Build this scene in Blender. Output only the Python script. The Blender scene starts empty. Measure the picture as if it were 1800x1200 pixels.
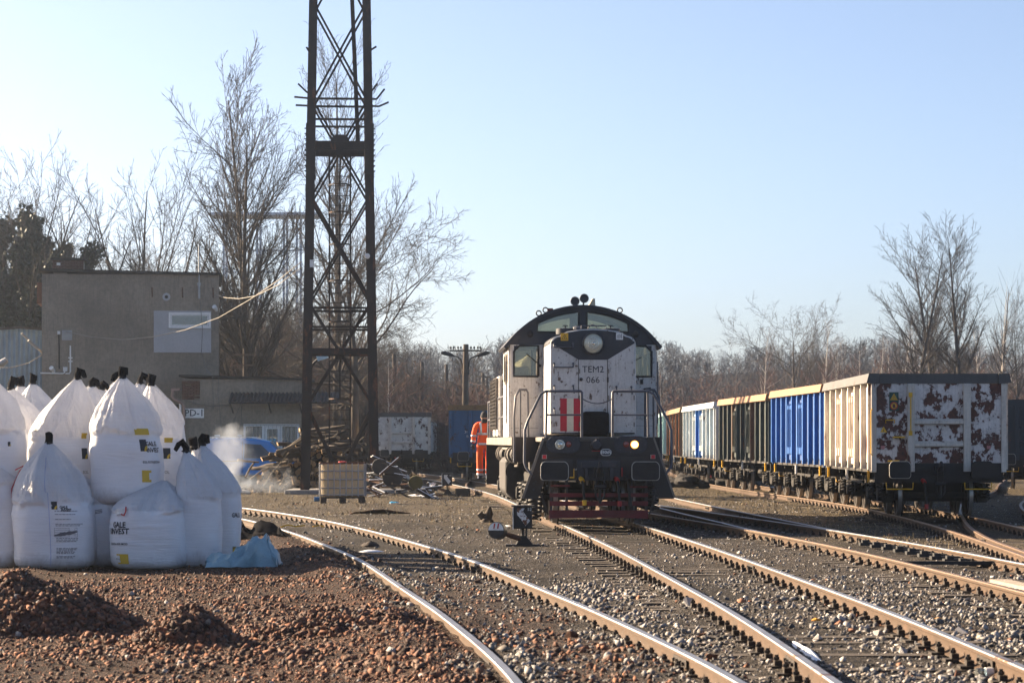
import bpy, bmesh, math, random
import numpy as np
from mathutils import Vector, Matrix, noise as mnoise

S = bpy.context.scene
C = S.collection
R = math.radians
random.seed(7)

# ------------------------------------------------------------------ camera
cd = bpy.data.cameras.new('camera')
cam = bpy.data.objects.new('camera', cd)
C.objects.link(cam)
cam.location = (0, 0, 1.8)
cam.rotation_euler = (R(90), 0, 0)
cd.sensor_width = 36
cd.lens = 91
cd.shift_y = 175 / 1800
cd.clip_start = 0.5
cd.clip_end = 6000
cd.dof.use_dof = True
cd.dof.focus_distance = 54
cd.dof.aperture_fstop = 5.6
S.camera = cam

# ------------------------------------------------------------------ light
SUN_EL, SUN_AZ = 22.0, math.degrees(math.atan2(-1.0, 0.56))   # azimuth from +Y towards +X
to_sun = Vector((math.sin(R(SUN_AZ)) * math.cos(R(SUN_EL)), math.cos(R(SUN_AZ)) * math.cos(R(SUN_EL)), math.sin(R(SUN_EL))))
W = bpy.data.worlds.new('World')
S.world = W
W.use_nodes = True
wn = W.node_tree
wn.nodes.clear()
wo = wn.nodes.new('ShaderNodeOutputWorld')
wb = wn.nodes.new('ShaderNodeBackground')
sky = wn.nodes.new('ShaderNodeTexSky')
sky.sky_type = 'NISHITA'
sky.sun_disc = False
sky.sun_elevation = R(SUN_EL)
sky.sun_rotation = R(SUN_AZ)
sky.altitude = 200
sky.air_density = 0.56
sky.dust_density = 1.9
sky.ozone_density = 1.1
wb.inputs['Strength'].default_value = 0.05
wn.links.new(sky.outputs[0], wb.inputs['Color'])
wn.links.new(wb.outputs[0], wo.inputs['Surface'])
sl = bpy.data.lights.new('sun', 'SUN')
sl.energy = 5.0
sl.angle = R(0.53)
sl.color = (1.0, 0.78, 0.53)
so = bpy.data.objects.new('sun', sl)
C.objects.link(so)
so.rotation_euler = to_sun.to_track_quat('Z', 'Y').to_euler()
so.location = (-40, 20, 60)
S.view_settings.view_transform = 'Standard'
S.view_settings.look = 'None'
S.view_settings.gamma = 1
S.view_settings.exposure = 2.2
S.view_settings.use_curve_mapping = False
S.render.engine = 'CYCLES'
S.cycles.volume_step_rate = 1.0
S.cycles.volume_max_steps = 128
S.cycles.max_bounces = 8
S.cycles.transparent_max_bounces = 16

# ------------------------------------------------------------------ helpers
F = 4550.0


def at(px, py, d):
    """a place in the yard seen at pixel (px, py) of the 1800 x 1200 photograph, d metres away"""
    return Vector(((px - 900) / F * d, d, 1.8 - (py - 775) / F * d))


class G:
    def __init__(s):
        s.v, s.f, s.m = [], [], []

    def add(s, vs, fs, m=0):
        b = len(s.v)
        s.v.extend(tuple(p) for p in vs)
        s.f.extend(tuple(i + b for i in f) for f in fs)
        s.m.extend([m] * len(fs))
        return s

    def box(s, c, d, m=0, rx=0, ry=0, rz=0):
        x, y, z = d[0] / 2, d[1] / 2, d[2] / 2
        vs = [Vector(p) for p in ((-x, -y, -z), (x, -y, -z), (x, y, -z), (-x, y, -z), (-x, -y, z), (x, -y, z), (x, y, z), (-x, y, z))]
        if rx or ry or rz:
            mt = Matrix.Rotation(rz, 3, 'Z') @ Matrix.Rotation(ry, 3, 'Y') @ Matrix.Rotation(rx, 3, 'X')
            vs = [mt @ p for p in vs]
        c = Vector(c)
        return s.add([p + c for p in vs], [(0, 3, 2, 1), (4, 5, 6, 7), (0, 1, 5, 4), (1, 2, 6, 5), (2, 3, 7, 6), (3, 0, 4, 7)], m)

    def bb(s, x0, x1, y0, y1, z0, z1, m=0):
        return s.box(((x0 + x1) / 2, (y0 + y1) / 2, (z0 + z1) / 2), (abs(x1 - x0), abs(y1 - y0), abs(z1 - z0)), m)

    def tube(s, pts, r, n=6, m=0, cap=True, flat=None):
        pts = [Vector(p) for p in pts]
        k = len(pts)
        rs = list(r) if hasattr(r, '__len__') else [r] * k
        b = len(s.v)
        pn = None
        for i, p in enumerate(pts):
            t = (pts[min(i + 1, k - 1)] - pts[max(i - 1, 0)])
            t = t.normalized() if t.length > 1e-9 else Vector((0, 0, 1))
            if pn is None:
                a = Vector((0, 0, 1)) if abs(t.z) < 0.9 else Vector((1, 0, 0))
                u = t.cross(a).normalized()
            else:
                u = (pn - t * pn.dot(t)).normalized()
            pn = u
            w = t.cross(u)
            for j in range(n):
                an = 2 * math.pi * j / n + (math.pi / 4 if n == 4 else 0)
                s.v.append(tuple(p + (u * math.cos(an) + w * math.sin(an)) * rs[i]))
        for i in range(k - 1):
            for j in range(n):
                a0, a1 = b + i * n + j, b + i * n + (j + 1) % n
                s.f.append((a0, a1, a1 + n, a0 + n))
                s.m.append(m)
        if cap:
            s.f.append(tuple(b + j for j in range(n - 1, -1, -1)))
            s.f.append(tuple(b + (k - 1) * n + j for j in range(n)))
            s.m += [m, m]
        return s

    def bar(s, p0, p1, w, h=None, m=0):
        """square bar from p0 to p1, w wide, h high"""
        h = h or w
        p0, p1 = Vector(p0), Vector(p1)
        t = (p1 - p0).normalized()
        a = Vector((0, 0, 1)) if abs(t.z) < 0.95 else Vector((0, 1, 0))
        u = t.cross(a).normalized() * w / 2
        q = u.cross(t).normalized() * h / 2
        vs = [p0 - u - q, p0 + u - q, p0 + u + q, p0 - u + q, p1 - u - q, p1 + u - q, p1 + u + q, p1 - u + q]
        return s.add(vs, [(0, 3, 2, 1), (4, 5, 6, 7), (0, 1, 5, 4), (1, 2, 6, 5), (2, 3, 7, 6), (3, 0, 4, 7)], m)

    def cyl(s, p0, p1, r, n=14, m=0, r1=None):
        return s.tube([p0, p1], [r, r if r1 is None else r1], n, m)

    def prism(s, poly, a0, a1, plane='xz', m=0):
        """polygon in a plane, pushed along the third axis from a0 to a1"""
        def P(u, w, a):
            return (u, a, w) if plane == 'xz' else ((a, u, w) if plane == 'yz' else (u, w, a))
        n = len(poly)
        vs = [P(u, w, a0) for u, w in poly] + [P(u, w, a1) for u, w in poly]
        fs = [tuple(range(n)), tuple(range(2 * n - 1, n - 1, -1))]
        fs += [(i, i + n, (i + 1) % n + n, (i + 1) % n) for i in range(n)]
        return s.add(vs, fs, m)

    def lathe(s, prof, c=(0, 0, 0), axis='z', n=20, m=0):
        """prof: (radius, height) pairs turned about an axis through c"""
        b = len(s.v)
        c = Vector(c)
        for r, h in prof:
            for j in range(n):
                a = 2 * math.pi * j / n
                x, y = r * math.cos(a), r * math.sin(a)
                p = (x, y, h) if axis == 'z' else ((x, h, y) if axis == 'y' else (h, x, y))
                s.v.append(tuple(c + Vector(p)))
        for i in range(len(prof) - 1):
            for j in range(n):
                a0, a1 = b + i * n + j, b + i * n + (j + 1) % n
                s.f.append((a0, a1, a1 + n, a0 + n))
                s.m.append(m)
        s.f.append(tuple(b + j for j in range(n)))
        s.f.append(tuple(b + (len(prof) - 1) * n + j for j in range(n)))
        s.m += [m, m]
        return s

    def torus(s, c, R0, r, axis='y', n=18, k=6, m=0, a0=0, a1=2 * math.pi):
        c = Vector(c)
        full = abs(a1 - a0 - 2 * math.pi) < 1e-6
        pts = []
        for i in range(n + 1):
            a = a0 + (a1 - a0) * i / n
            x, y = R0 * math.cos(a), R0 * math.sin(a)
            pts.append(c + Vector((x, 0, y) if axis == 'y' else ((x, y, 0) if axis == 'z' else (0, x, y))))
        return s.tube(pts, r, k, m, cap=not full)

    def sheet(s, nu, nv, fn, m=0, close=False):
        b = len(s.v)
        for j in range(nv + 1):
            for i in range(nu + (0 if close else 1)):
                s.v.append(tuple(fn(i / nu, j / nv)))
        w = nu if close else nu + 1
        for j in range(nv):
            for i in range(nu):
                a, a2 = b + j * w + i, b + j * w + (i + 1) % w
                s.f.append((a, a2, a2 + w, a + w))
                s.m.append(m)
        return s

    def spring(s, c, r, h, turns=4.5, wire=0.022, m=0):
        n = int(turns * 10)
        pts = [Vector((c[0] + r * math.cos(i / 10 * 2 * math.pi), c[1] + r * math.sin(i / 10 * 2 * math.pi), c[2] + h * i / n)) for i in range(n + 1)]
        return s.tube(pts, wire, 5, m)

    def mesh(s, name):
        me = bpy.data.meshes.new(name)
        me.from_pydata(s.v, [], s.f)
        me.polygons.foreach_set('material_index', s.m)
        return me

    def build(s, name, mats, parent=None, smooth=None, bev=0, solid=0, loc=None, rz=0):
        me = s.mesh(name)
        for mt in (mats if isinstance(mats, (list, tuple)) else [mats]):
            me.materials.append(mt)
        bm = bmesh.new()
        bm.from_mesh(me)
        bmesh.ops.recalc_face_normals(bm, faces=bm.faces)
        bm.to_mesh(me)
        bm.free()
        if smooth is not None:
            me.polygons.foreach_set('use_smooth', [True] * len(me.polygons))
            if smooth < 180:
                me.set_sharp_from_angle(angle=R(smooth))
        o = bpy.data.objects.new(name, me)
        C.objects.link(o)
        if parent is not None:
            o.parent = parent
        if loc is not None:
            o.location = loc
        if rz:
            o.rotation_euler.z = rz
        if solid:
            md = o.modifiers.new('solid', 'SOLIDIFY')
            md.thickness = solid
            md.offset = -1
        if bev:
            md = o.modifiers.new('bevel', 'BEVEL')
            md.width = bev
            md.segments = 1
            md.limit_method = 'ANGLE'
            md.angle_limit = R(40)
            md.use_clamp_overlap = True
        return o


def tag(o, label=None, cat=None, group=None, kind=None):
    for k, v in (('label', label), ('category', cat), ('group', group), ('kind', kind)):
        if v:
            o[k] = v
    return o


def thing(name, label, cat, loc=(0, 0, 0), rz=0, group=None, kind=None):
    o = bpy.data.objects.new(name, None)
    o.empty_display_size = 0.3
    C.objects.link(o)
    o.location = loc
    o.rotation_euler.z = rz
    return tag(o, label, cat, group, kind)


def share(name, me, parent=None, loc=(0, 0, 0), rot=(0, 0, 0), sc=1.0):
    """another object on a mesh that alike pieces share"""
    o = bpy.data.objects.new(name, me)
    C.objects.link(o)
    if parent is not None:
        o.parent = parent
    o.location = loc
    o.rotation_euler = rot
    o.scale = (sc, sc, sc) if not hasattr(sc, '__len__') else sc
    return o


def copy_tree(o, parent=None):
    c = o.copy()
    C.objects.link(c)
    if parent is not None:
        c.parent = parent
    for ch in o.children:
        copy_tree(ch, c)
    return c


_tc = {}


def text_geo(txt, size, align='CENTER', bold=0.0):
    """flat outline lettering as (verts2d, faces)"""
    key = (txt, size, align, bold)
    if key not in _tc:
        cu = bpy.data.curves.new('lettering', 'FONT')
        cu.body = txt
        cu.size = size
        cu.align_x = align
        cu.align_y = 'CENTER'
        cu.resolution_u = 2
        cu.offset = bold
        ob = bpy.data.objects.new('lettering', cu)
        me = ob.to_mesh()
        _tc[key] = ([(v.co.x, v.co.y) for v in me.vertices], [tuple(p.vertices) for p in me.polygons])
        ob.to_mesh_clear()
        bpy.data.objects.remove(ob)
        bpy.data.curves.remove(cu)
    return _tc[key]


def lettering(g, txt, size, fn, align='CENTER', bold=0.0, m=0, sx=1.0):
    vs, fs = text_geo(txt, size, align, bold)
    g.add([fn(x * sx, y) for x, y in vs], fs, m)
    return g


# ------------------------------------------------------------------ numpy noise for the terrain
def _hash(ix, iy, seed):
    n = (ix.astype(np.int64) * 374761393 + iy.astype(np.int64) * 668265263 + seed * 982451653) & 0x7fffffff
    n = ((n ^ (n >> 13)) * 1274126177) & 0x7fffffff
    return ((n ^ (n >> 16)) & 0xffff) / 65535.0


def vnoise(x, y, seed=0):
    x, y = np.asarray(x, float), np.asarray(y, float)
    ix, iy = np.floor(x), np.floor(y)
    fx, fy = x - ix, y - iy
    fx, fy = fx * fx * (3 - 2 * fx), fy * fy * (3 - 2 * fy)
    a, b = _hash(ix, iy, seed), _hash(ix + 1, iy, seed)
    c, d = _hash(ix, iy + 1, seed), _hash(ix + 1, iy + 1, seed)
    return (a * (1 - fx) + b * fx) * (1 - fy) + (c * (1 - fx) + d * fx) * fy


def fbm(x, y, seed=0, o=3):
    s, a, t = 0, 0.5, 0
    for i in range(o):
        s = s + a * vnoise(np.asarray(x) * 2 ** i, np.asarray(y) * 2 ** i, seed + i)
        t += a
        a *= 0.5
    return s / t


# ------------------------------------------------------------------ materials
def newmat(name):
    m = bpy.data.materials.new(name)
    m.use_nodes = True
    nt = m.node_tree
    return m, nt, nt.nodes['Principled BSDF']


def _n(nt, t, **kw):
    n = nt.nodes.new(t)
    for k, v in kw.items():
        if k in n.inputs:
            n.inputs[k].default_value = v
        else:
            setattr(n, k, v)
    return n


def coords(nt, scale=(1, 1, 1), shift=True):
    tc = nt.nodes.new('ShaderNodeTexCoord')
    mp = nt.nodes.new('ShaderNodeMapping')
    mp.inputs['Scale'].default_value = scale
    nt.links.new(tc.outputs['Object'], mp.inputs['Vector'])
    if shift:
        oi = nt.nodes.new('ShaderNodeObjectInfo')
        mu = _n(nt, 'ShaderNodeMath', operation='MULTIPLY')
        mu.inputs[1].default_value = 37.0
        nt.links.new(oi.outputs['Random'], mu.inputs[0])
        nt.links.new(mu.outputs[0], mp.inputs['Location'])
    return mp.outputs[0]


def noise(nt, co, sc, detail=4, rough=0.55, dist=0.0):
    n = _n(nt, 'ShaderNodeTexNoise')
    n.inputs['Scale'].default_value = sc
    n.inputs['Detail'].default_value = detail
    n.inputs['Roughness'].default_value = rough
    n.inputs['Distortion'].default_value = dist
    nt.links.new(co, n.inputs['Vector'])
    return n.outputs[0]


def ramp(nt, fac, stops):
    r = nt.nodes.new('ShaderNodeValToRGB')
    e = r.color_ramp.elements
    while len(e) < len(stops):
        e.new(0.5)
    for i, (p, c) in enumerate(stops):
        e[i].position = p
        e[i].color = (*c, 1) if hasattr(c, '__len__') else (c, c, c, 1)
    nt.links.new(fac, r.inputs[0])
    return r.outputs[0]


def mix(nt, fac, a, b, mode='MIX'):
    m = nt.nodes.new('ShaderNodeMix')
    m.data_type = 'RGBA'
    m.blend_type = mode
    for sk, val in ((m.inputs[0], fac), (m.inputs[6], a), (m.inputs[7], b)):
        if isinstance(val, bpy.types.NodeSocket):
            nt.links.new(val, sk)
        elif hasattr(val, '__len__'):
            sk.default_value = (*val, 1)
        else:
            sk.default_value = val
    return m.outputs[2]


def MAT(name, col, rough=0.7, metal=0.0, var=0.25, sc=3.0, fine=0.12, bump=0.0, bsc=30.0,
        rust=0.0, rustcol=(0.10, 0.035, 0.018), rsc=3.0, rstretch=1.0, dirt=0.0, dirtcol=(0.05, 0.042, 0.035), spec=0.4, streak=0.0):
    m, nt, b = newmat(name)
    co = coords(nt)
    n1 = noise(nt, co, sc, 5, 0.6)
    dark = tuple(c * (1 - var) for c in col)
    light = tuple(min(1, c * (1 + var * 0.7)) for c in col)
    c = ramp(nt, n1, [(0.3, dark), (0.7, light)])
    n2 = noise(nt, co, sc * 14, 3, 0.6)
    c = mix(nt, fine, c, ramp(nt, n2, [(0.35, tuple(x * 0.45 for x in col)), (0.6, tuple(min(1, x * 1.15) for x in col))]))
    ro = None
    if dirt:
        nd = noise(nt, co, sc * 0.8, 6, 0.7, 0.4)
        c = mix(nt, ramp(nt, nd, [(0.62 - dirt * 0.4, 0.0), (0.85, 0.85)]), c, dirtcol)
    if streak:
        cs = coords(nt, (14, 14, 0.8))
        ns = noise(nt, cs, 2.0, 4, 0.6)
        c = mix(nt, ramp(nt, ns, [(0.5, 0.0), (0.75, streak)]), c, dirtcol)
    if rust:
        cr = coords(nt, (1, 1, 1 / rstretch))
        nr = noise(nt, cr, rsc, 7, 0.6, 0.25)
        nr2 = noise(nt, cr, rsc * 3.3, 5, 0.6, 0.2)
        av = _n(nt, 'ShaderNodeMath', operation='MULTIPLY_ADD')
        av.inputs[1].default_value = 0.45
        sb = _n(nt, 'ShaderNodeMath', operation='MULTIPLY_ADD')
        sb.inputs[1].default_value = 1.0
        sb.inputs[2].default_value = -0.225
        nt.links.new(nr, sb.inputs[0])
        nt.links.new(nr2, av.inputs[0])
        nt.links.new(sb.outputs[0], av.inputs[2])
        nr = av.outputs[0]
        th = 0.72 - rust * 0.35
        c = mix(nt, ramp(nt, nr, [(th - 0.09, 0.0), (th - 0.01, 0.30), (th + 0.012, 1.0)]), c,
                ramp(nt, n2, [(0.3, tuple(x * 0.5 for x in rustcol)), (0.7, tuple(x * 1.6 for x in rustcol))]))
    nt.links.new(c, b.inputs['Base Color'])
    rr = _n(nt, 'ShaderNodeMapRange')
    rr.inputs['To Min'].default_value = max(0.05, rough - 0.12)
    rr.inputs['To Max'].default_value = min(1, rough + 0.14)
    nt.links.new(n2, rr.inputs['Value'])
    nt.links.new(rr.outputs[0], b.inputs['Roughness'])
    b.inputs['Metallic'].default_value = metal
    b.inputs['Specular IOR Level'].default_value = spec
    if bump:
        nb = noise(nt, co, bsc, 4, 0.6)
        bp = nt.nodes.new('ShaderNodeBump')
        bp.inputs['Strength'].default_value = bump
        bp.inputs['Distance'].default_value = 0.02
        nt.links.new(nb, bp.inputs['Height'])
        nt.links.new(bp.outputs[0], b.inputs['Normal'])
    return m


def LIT(name, col, strength):
    m, nt, b = newmat(name)
    b.inputs['Base Color'].default_value = (*col, 1)
    b.inputs['Emission Color'].default_value = (*col, 1)
    b.inputs['Emission Strength'].default_value = strength
    return m


def GLASS(name, tint=(0.75, 0.82, 0.85), clear=0.6, rough=0.03):
    m, nt, b = newmat(name)
    nt.nodes.remove(b)
    out = nt.nodes['Material Output']
    tr = nt.nodes.new('ShaderNodeBsdfTransparent')
    tr.inputs[0].default_value = (*tint, 1)
    gl = nt.nodes.new('ShaderNodeBsdfGlossy')
    gl.inputs['Roughness'].default_value = rough
    gl.inputs[0].default_value = (0.9, 0.92, 0.95, 1)
    df = nt.nodes.new('ShaderNodeBsdfDiffuse')
    df.inputs[0].default_value = (0.25, 0.25, 0.23, 1)
    fr = nt.nodes.new('ShaderNodeLayerWeight')
    fr.inputs[0].default_value = 0.35
    m1 = nt.nodes.new('ShaderNodeMixShader')
    m1.inputs[0].default_value = 1 - clear
    nt.links.new(tr.outputs[0], m1.inputs[1])
    nt.links.new(df.outputs[0], m1.inputs[2])
    m2 = nt.nodes.new('ShaderNodeMixShader')
    mr = _n(nt, 'ShaderNodeMapRange')
    mr.inputs['To Min'].default_value = 0.08
    mr.inputs['To Max'].default_value = 0.7
    nt.links.new(fr.outputs['Fresnel'], mr.inputs['Value'])
    nt.links.new(mr.outputs[0], m2.inputs[0])
    nt.links.new(m1.outputs[0], m2.inputs[1])
    nt.links.new(gl.outputs[0], m2.inputs[2])
    nt.links.new(m2.outputs[0], out.inputs[0])
    return m


MT = {}
MT['steel_dark'] = MAT('dark grimy steel', (0.022, 0.020, 0.021), 0.6, 0.2, 0.4, 3, 0.3, 0.15, 40, dirt=0.2, dirtcol=(0.06, 0.05, 0.04))
MT['rail_side'] = MAT('rusty rail web', (0.062, 0.034, 0.017), 0.85, 0.0, 0.3, 2.5, 0.3, 0.2, 60, dirt=0.2, dirtcol=(0.12, 0.06, 0.03))
MT['rail_top'] = MAT('polished rail head', (0.27, 0.275, 0.29), 0.46, 0.85, 0.2, 1.5, 0.1, rust=0.12, rustcol=(0.16, 0.09, 0.05), rsc=1.2)
MT['rail_top_dull'] = MAT('dull rail head', (0.17, 0.11, 0.07), 0.5, 0.4, 0.25, 1.5, 0.2)
MT['fast'] = MAT('greasy rail fastening', (0.035, 0.026, 0.02), 0.8, 0.1, 0.4, 20, 0.2)
MT['sleeper'] = MAT('weathered tarred timber', (0.060, 0.046, 0.035), 0.9, 0, 0.4, 6, 0.35, 0.4, 30)
MT['bag'] = None
MT['black_film'] = MAT('black wrapping film', (0.012, 0.012, 0.014), 0.6, 0, 0.3, 9, 0.1, 0.5, 14, spec=0.08)
MT['black_film'].node_tree.nodes['Principled BSDF'].inputs['IOR'].default_value = 1.08
MT['yellow_print'] = MAT('yellow print', (0.62, 0.40, 0.04), 0.6, 0, 0.1)
MT['dark_print'] = MAT('dark print', (0.03, 0.033, 0.045), 0.6, 0, 0.1)
MT['ink'] = MAT('black ink', (0.03, 0.03, 0.04), 0.7, 0, 0.1)
MT['red_string'] = MAT('red string', (0.5, 0.02, 0.04), 0.7)
MT['tarp'] = MAT('grey blue plastic sheet', (0.20, 0.33, 0.40), 0.35, 0, 0.25, 4, 0.15, 0.5, 9, spec=0.5)
MT['snow'] = MAT('old snow', (0.75, 0.78, 0.82), 0.6, 0, 0.1, 6, 0.1, 0.3, 20)
MT['concrete'] = MAT('grey concrete', (0.24, 0.225, 0.21), 0.9, 0, 0.25, 2, 0.3, 0.3, 30, dirt=0.2)
MT['white_paint'] = MAT('white paint', (0.72, 0.72, 0.70), 0.5, 0, 0.12, 3, 0.1, dirt=0.12)
MT['red_paint'] = MAT('red paint', (0.36, 0.02, 0.02), 0.5, 0, 0.25, 4, 0.2)
MT['yellow_paint'] = MAT('yellow paint', (0.72, 0.40, 0.02), 0.5, 0, 0.15, 4, 0.15)
MT['rubber'] = MAT('black rubber', (0.02, 0.02, 0.021), 0.8, 0, 0.2)
MT['tower'] = MAT('rust brown painted steel', (0.019, 0.012, 0.011), 0.85, 0.0, 0.5, 1.6, 0.35, 0.1, 30, rust=0.3, rustcol=(0.075, 0.027, 0.013), rsc=2.0, rstretch=3)
MT['bark'] = MAT('grey brown bark', (0.070, 0.055, 0.045), 0.95, 0, 0.35, 1.5, 0.3)
MT['bark_grey'] = MAT('cool grey far bark', (0.066, 0.064, 0.072), 0.95, 0, 0.3, 0.3, 0.2)
MT['bark_dark'] = MAT('dark bark', (0.038, 0.030, 0.025), 0.95, 0, 0.35, 1.5, 0.3)
MT['bark_red'] = MAT('reddish twigs', (0.105, 0.058, 0.050), 0.95, 0, 0.3, 1.5, 0.3)
MT['bark_pale'] = MAT('pale birch bark', (0.50, 0.47, 0.43), 0.9, 0, 0.3, 2.5, 0.4, streak=0.3)
MT['ivy'] = MAT('ivy leaves', (0.020, 0.032, 0.013), 0.6, 0, 0.5, 6, 0.3)
MT['wood'] = MAT('cut firewood', (0.20, 0.145, 0.09), 0.9, 0, 0.4, 5, 0.3, 0.3, 30)
MT['wood_dark'] = MAT('bark of firewood', (0.060, 0.045, 0.034), 0.95, 0, 0.4, 6, 0.35, 0.5, 40)
MT['wood_cut'] = MAT('sawn log end', (0.42, 0.29, 0.16), 0.9, 0, 0.3, 8, 0.3)
# ------------------------------------------------------------------ tracks: centre lines in plan
class Line:
    def __init__(s, pts):
        p = np.array(pts, float)
        # Catmull-Rom through the points, then evenly spaced by arc length
        q = np.vstack([2 * p[0] - p[1], p, 2 * p[-1] - p[-2]])
        out = []
        for i in range(1, len(q) - 2):
            for t in np.linspace(0, 1, 24, endpoint=False):
                a, b, c, d = q[i - 1], q[i], q[i + 1], q[i + 2]
                out.append(0.5 * (2 * b + (c - a) * t + (2 * a - 5 * b + 4 * c - d) * t * t + (3 * b - a - 3 * c + d) * t ** 3))
        out.append(p[-1])
        s.p = np.array(out)
        s.s = np.concatenate([[0], np.cumsum(np.linalg.norm(np.diff(s.p, axis=0), axis=1))])
        s.L = s.s[-1]

    def pos(s, d):
        return np.array([np.interp(d, s.s, s.p[:, 0]), np.interp(d, s.s, s.p[:, 1])])

    def dir(s, d):
        v = s.pos(min(d + 0.4, s.L)) - s.pos(max(d - 0.4, 0))
        return v / np.linalg.norm(v)

    def x_at(s, y):
        return np.interp(y, s.p[:, 1], s.p[:, 0])


# (x, y) of the centre line; y is metres from the camera
T1 = Line([(1.05, 12.0), (0.78, 17.7), (0.19, 23.6), (-0.48, 29), (-1.32, 35.5), (-2.3, 41.5), (-3.4, 47.5), (-4.9, 54.5), (-7.1, 62.5), (-9.9, 70.5), (-13.5, 78)])
T2 = Line([(3.0, 10), (2.95, 18), (2.87, 24), (2.68, 30), (2.30, 40), (1.74, 51), (1.22, 60), (0.2, 79), (-1.4, 97), (-4.2, 122), (-5.6, 132), (-6.3, 146), (-5.5, 162), (-3.6, 180)])
T3 = Line([(6.7, 10), (6.5, 22), (6.3, 28.2), (6.1, 34), (5.72, 40.8), (5.08, 48), (4.2, 55.8), (2.75, 68), (1.5, 78)])
T4 = Line([(5.45, 44.2), (5.18, 48), (4.92, 53), (4.55, 60), (4.2, 68), (3.9, 76.6), (3.85, 92), (4.4, 118)])
T5 = Line([(6.3, 18), (7.2, 27), (8.05, 36.8), (8.72, 46.6), (9.14, 55), (9.38, 65), (9.05, 76), (8.5, 88), (8.25, 103), (8.5, 118), (9.2, 140), (10.5, 175)])
T6 = Line([(8.25, 37), (8.95, 45), (10.2, 54), (12.6, 68), (16.4, 84), (19.2, 98), (23, 116)])
T7 = Line([(-0.4, 84), (-0.9, 94), (-0.98, 106), (-0.5, 120), (0.6, 140), (2, 170)])
LINES = [T1, T2, T3, T4, T5, T6, T7]
RAIL_TOP = 0.172

# ------------------------------------------------------------------ ground height and zones
MOUNDS = [(-4.75, 25.0, 1.25, 1.0, 0.62), (-2.95, 23.2, 0.55, 0.6, 0.36), (-1.75, 24.2, 0.95, 0.75, 0.20)]


def track_dist(x, y):
    d = np.full(np.shape(x), 99.0)
    for ln in LINES:
        lo, hi = ln.p[:, 1].min(), ln.p[:, 1].max()
        dd = np.abs(x - np.interp(y, ln.p[:, 1], ln.p[:, 0]))
        dd = np.where((y < lo) | (y > hi), 99, dd)
        d = np.minimum(d, dd)
    return d


def ground_h(x, y):
    x, y = np.asarray(x, float), np.asarray(y, float)
    near = np.clip(1 - (y - 60) / 120, 0.0, 1)
    h = (fbm(x * 0.35, y * 0.25, 3, 3) - 0.5) * 0.16 + (fbm(x * 1.8, y * 1.5, 11, 3) - 0.5) * 0.09
    td = track_dist(x, y)
    k = np.clip((td - 0.7) / 0.9, 0.15, 1)
    h = h * k * (0.35 + 0.65 * near)
    inside = 0.018 + 0.075 * (fbm(x * 0.9, y * 0.55, 141, 3) - 0.42)
    h = np.where(td < 0.95, np.minimum(inside, 0.05), np.minimum(h, 0.14))
    h = h + np.where((np.abs(x - np.interp(y, T1.p[:, 1], T1.p[:, 0])) < 0.7) & (y < 60), 0.035, 0)
    # ballast banked up against the left rail of the nearest track
    xl = np.interp(y, T1.p[:, 1], T1.p[:, 0]) - 0.76
    bank = np.exp(-((x - (xl - 0.42)) / 0.38) ** 2) * 0.13 + np.exp(-((x - (xl + 0.22)) / 0.16) ** 2) * 0.085
    h = h + bank * np.clip((52 - y) / 6, 0, 1)
    # the ground climbs gently to the wooded hill far behind the yard
    h = h + np.clip((y - 235) / 190, 0, 1) ** 1.2 * 14.0 * (0.62 + 0.7 * fbm(x * 0.018 + 3, y * 0.004, 29, 3)) + np.clip((y - 230) / 100, 0, 1) * (fbm(x * 0.012, y * 0.012, 21, 2) - 0.5) * 4
    return h


def zones(x, y):
    """red stone, dry grass, coal dirt: what lies there"""
    xl = np.interp(y, T1.p[:, 1], T1.p[:, 0])
    n = fbm(x * 0.9, y * 0.6, 31, 3) - 0.5
    red = np.clip(((xl - 0.35) - x + n * 2.2) / 0.9, 0, 1) * np.clip((56 - y) / 8, 0, 1)
    red = np.maximum(red, np.clip(0.62 - np.abs(x - xl) / 1.4 + n * 2.4, 0, 0.6) * np.clip((40 - y) / 8, 0, 1))
    gr = np.clip((y - 52 + n * 26) / 22, 0, 1) * 0.9
    gr = np.maximum(gr, np.clip((x - 5.2 + n * 4) / 2.0, 0, 1) * np.clip((y - 36 + n * 18) / 12, 0, 1))
    coal = np.clip((fbm(x * 0.42, y * 0.3, 55, 3) - 0.55) * 5, 0, 1) * np.clip((75 - y) / 20, 0, 1)
    for cx, cy, rx, ry in ((1.65, 25.3, 0.75, 1.6), (2.75, 21.5, 0.5, 2.0), (0.3, 33.5, 0.9, 1.4), (2.4, 30.5, 0.4, 3), (1.0, 37.5, 0.9, 1.6), (6.3, 43, 0.9, 4), (-0.6, 20.4, 0.8, 1.0), (9, 50, 2.5, 5)):
        coal = np.maximum(coal, np.clip(1.25 - np.hypot((x - cx) / rx, (y - cy) / ry) + n * 1.3, 0, 1))
    coal = coal * (1 - red * 0.5)
    coal = np.maximum(coal, np.clip((y - 225) / 10, 0, 0.8))
    return red, gr * (1 - red), coal


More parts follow.
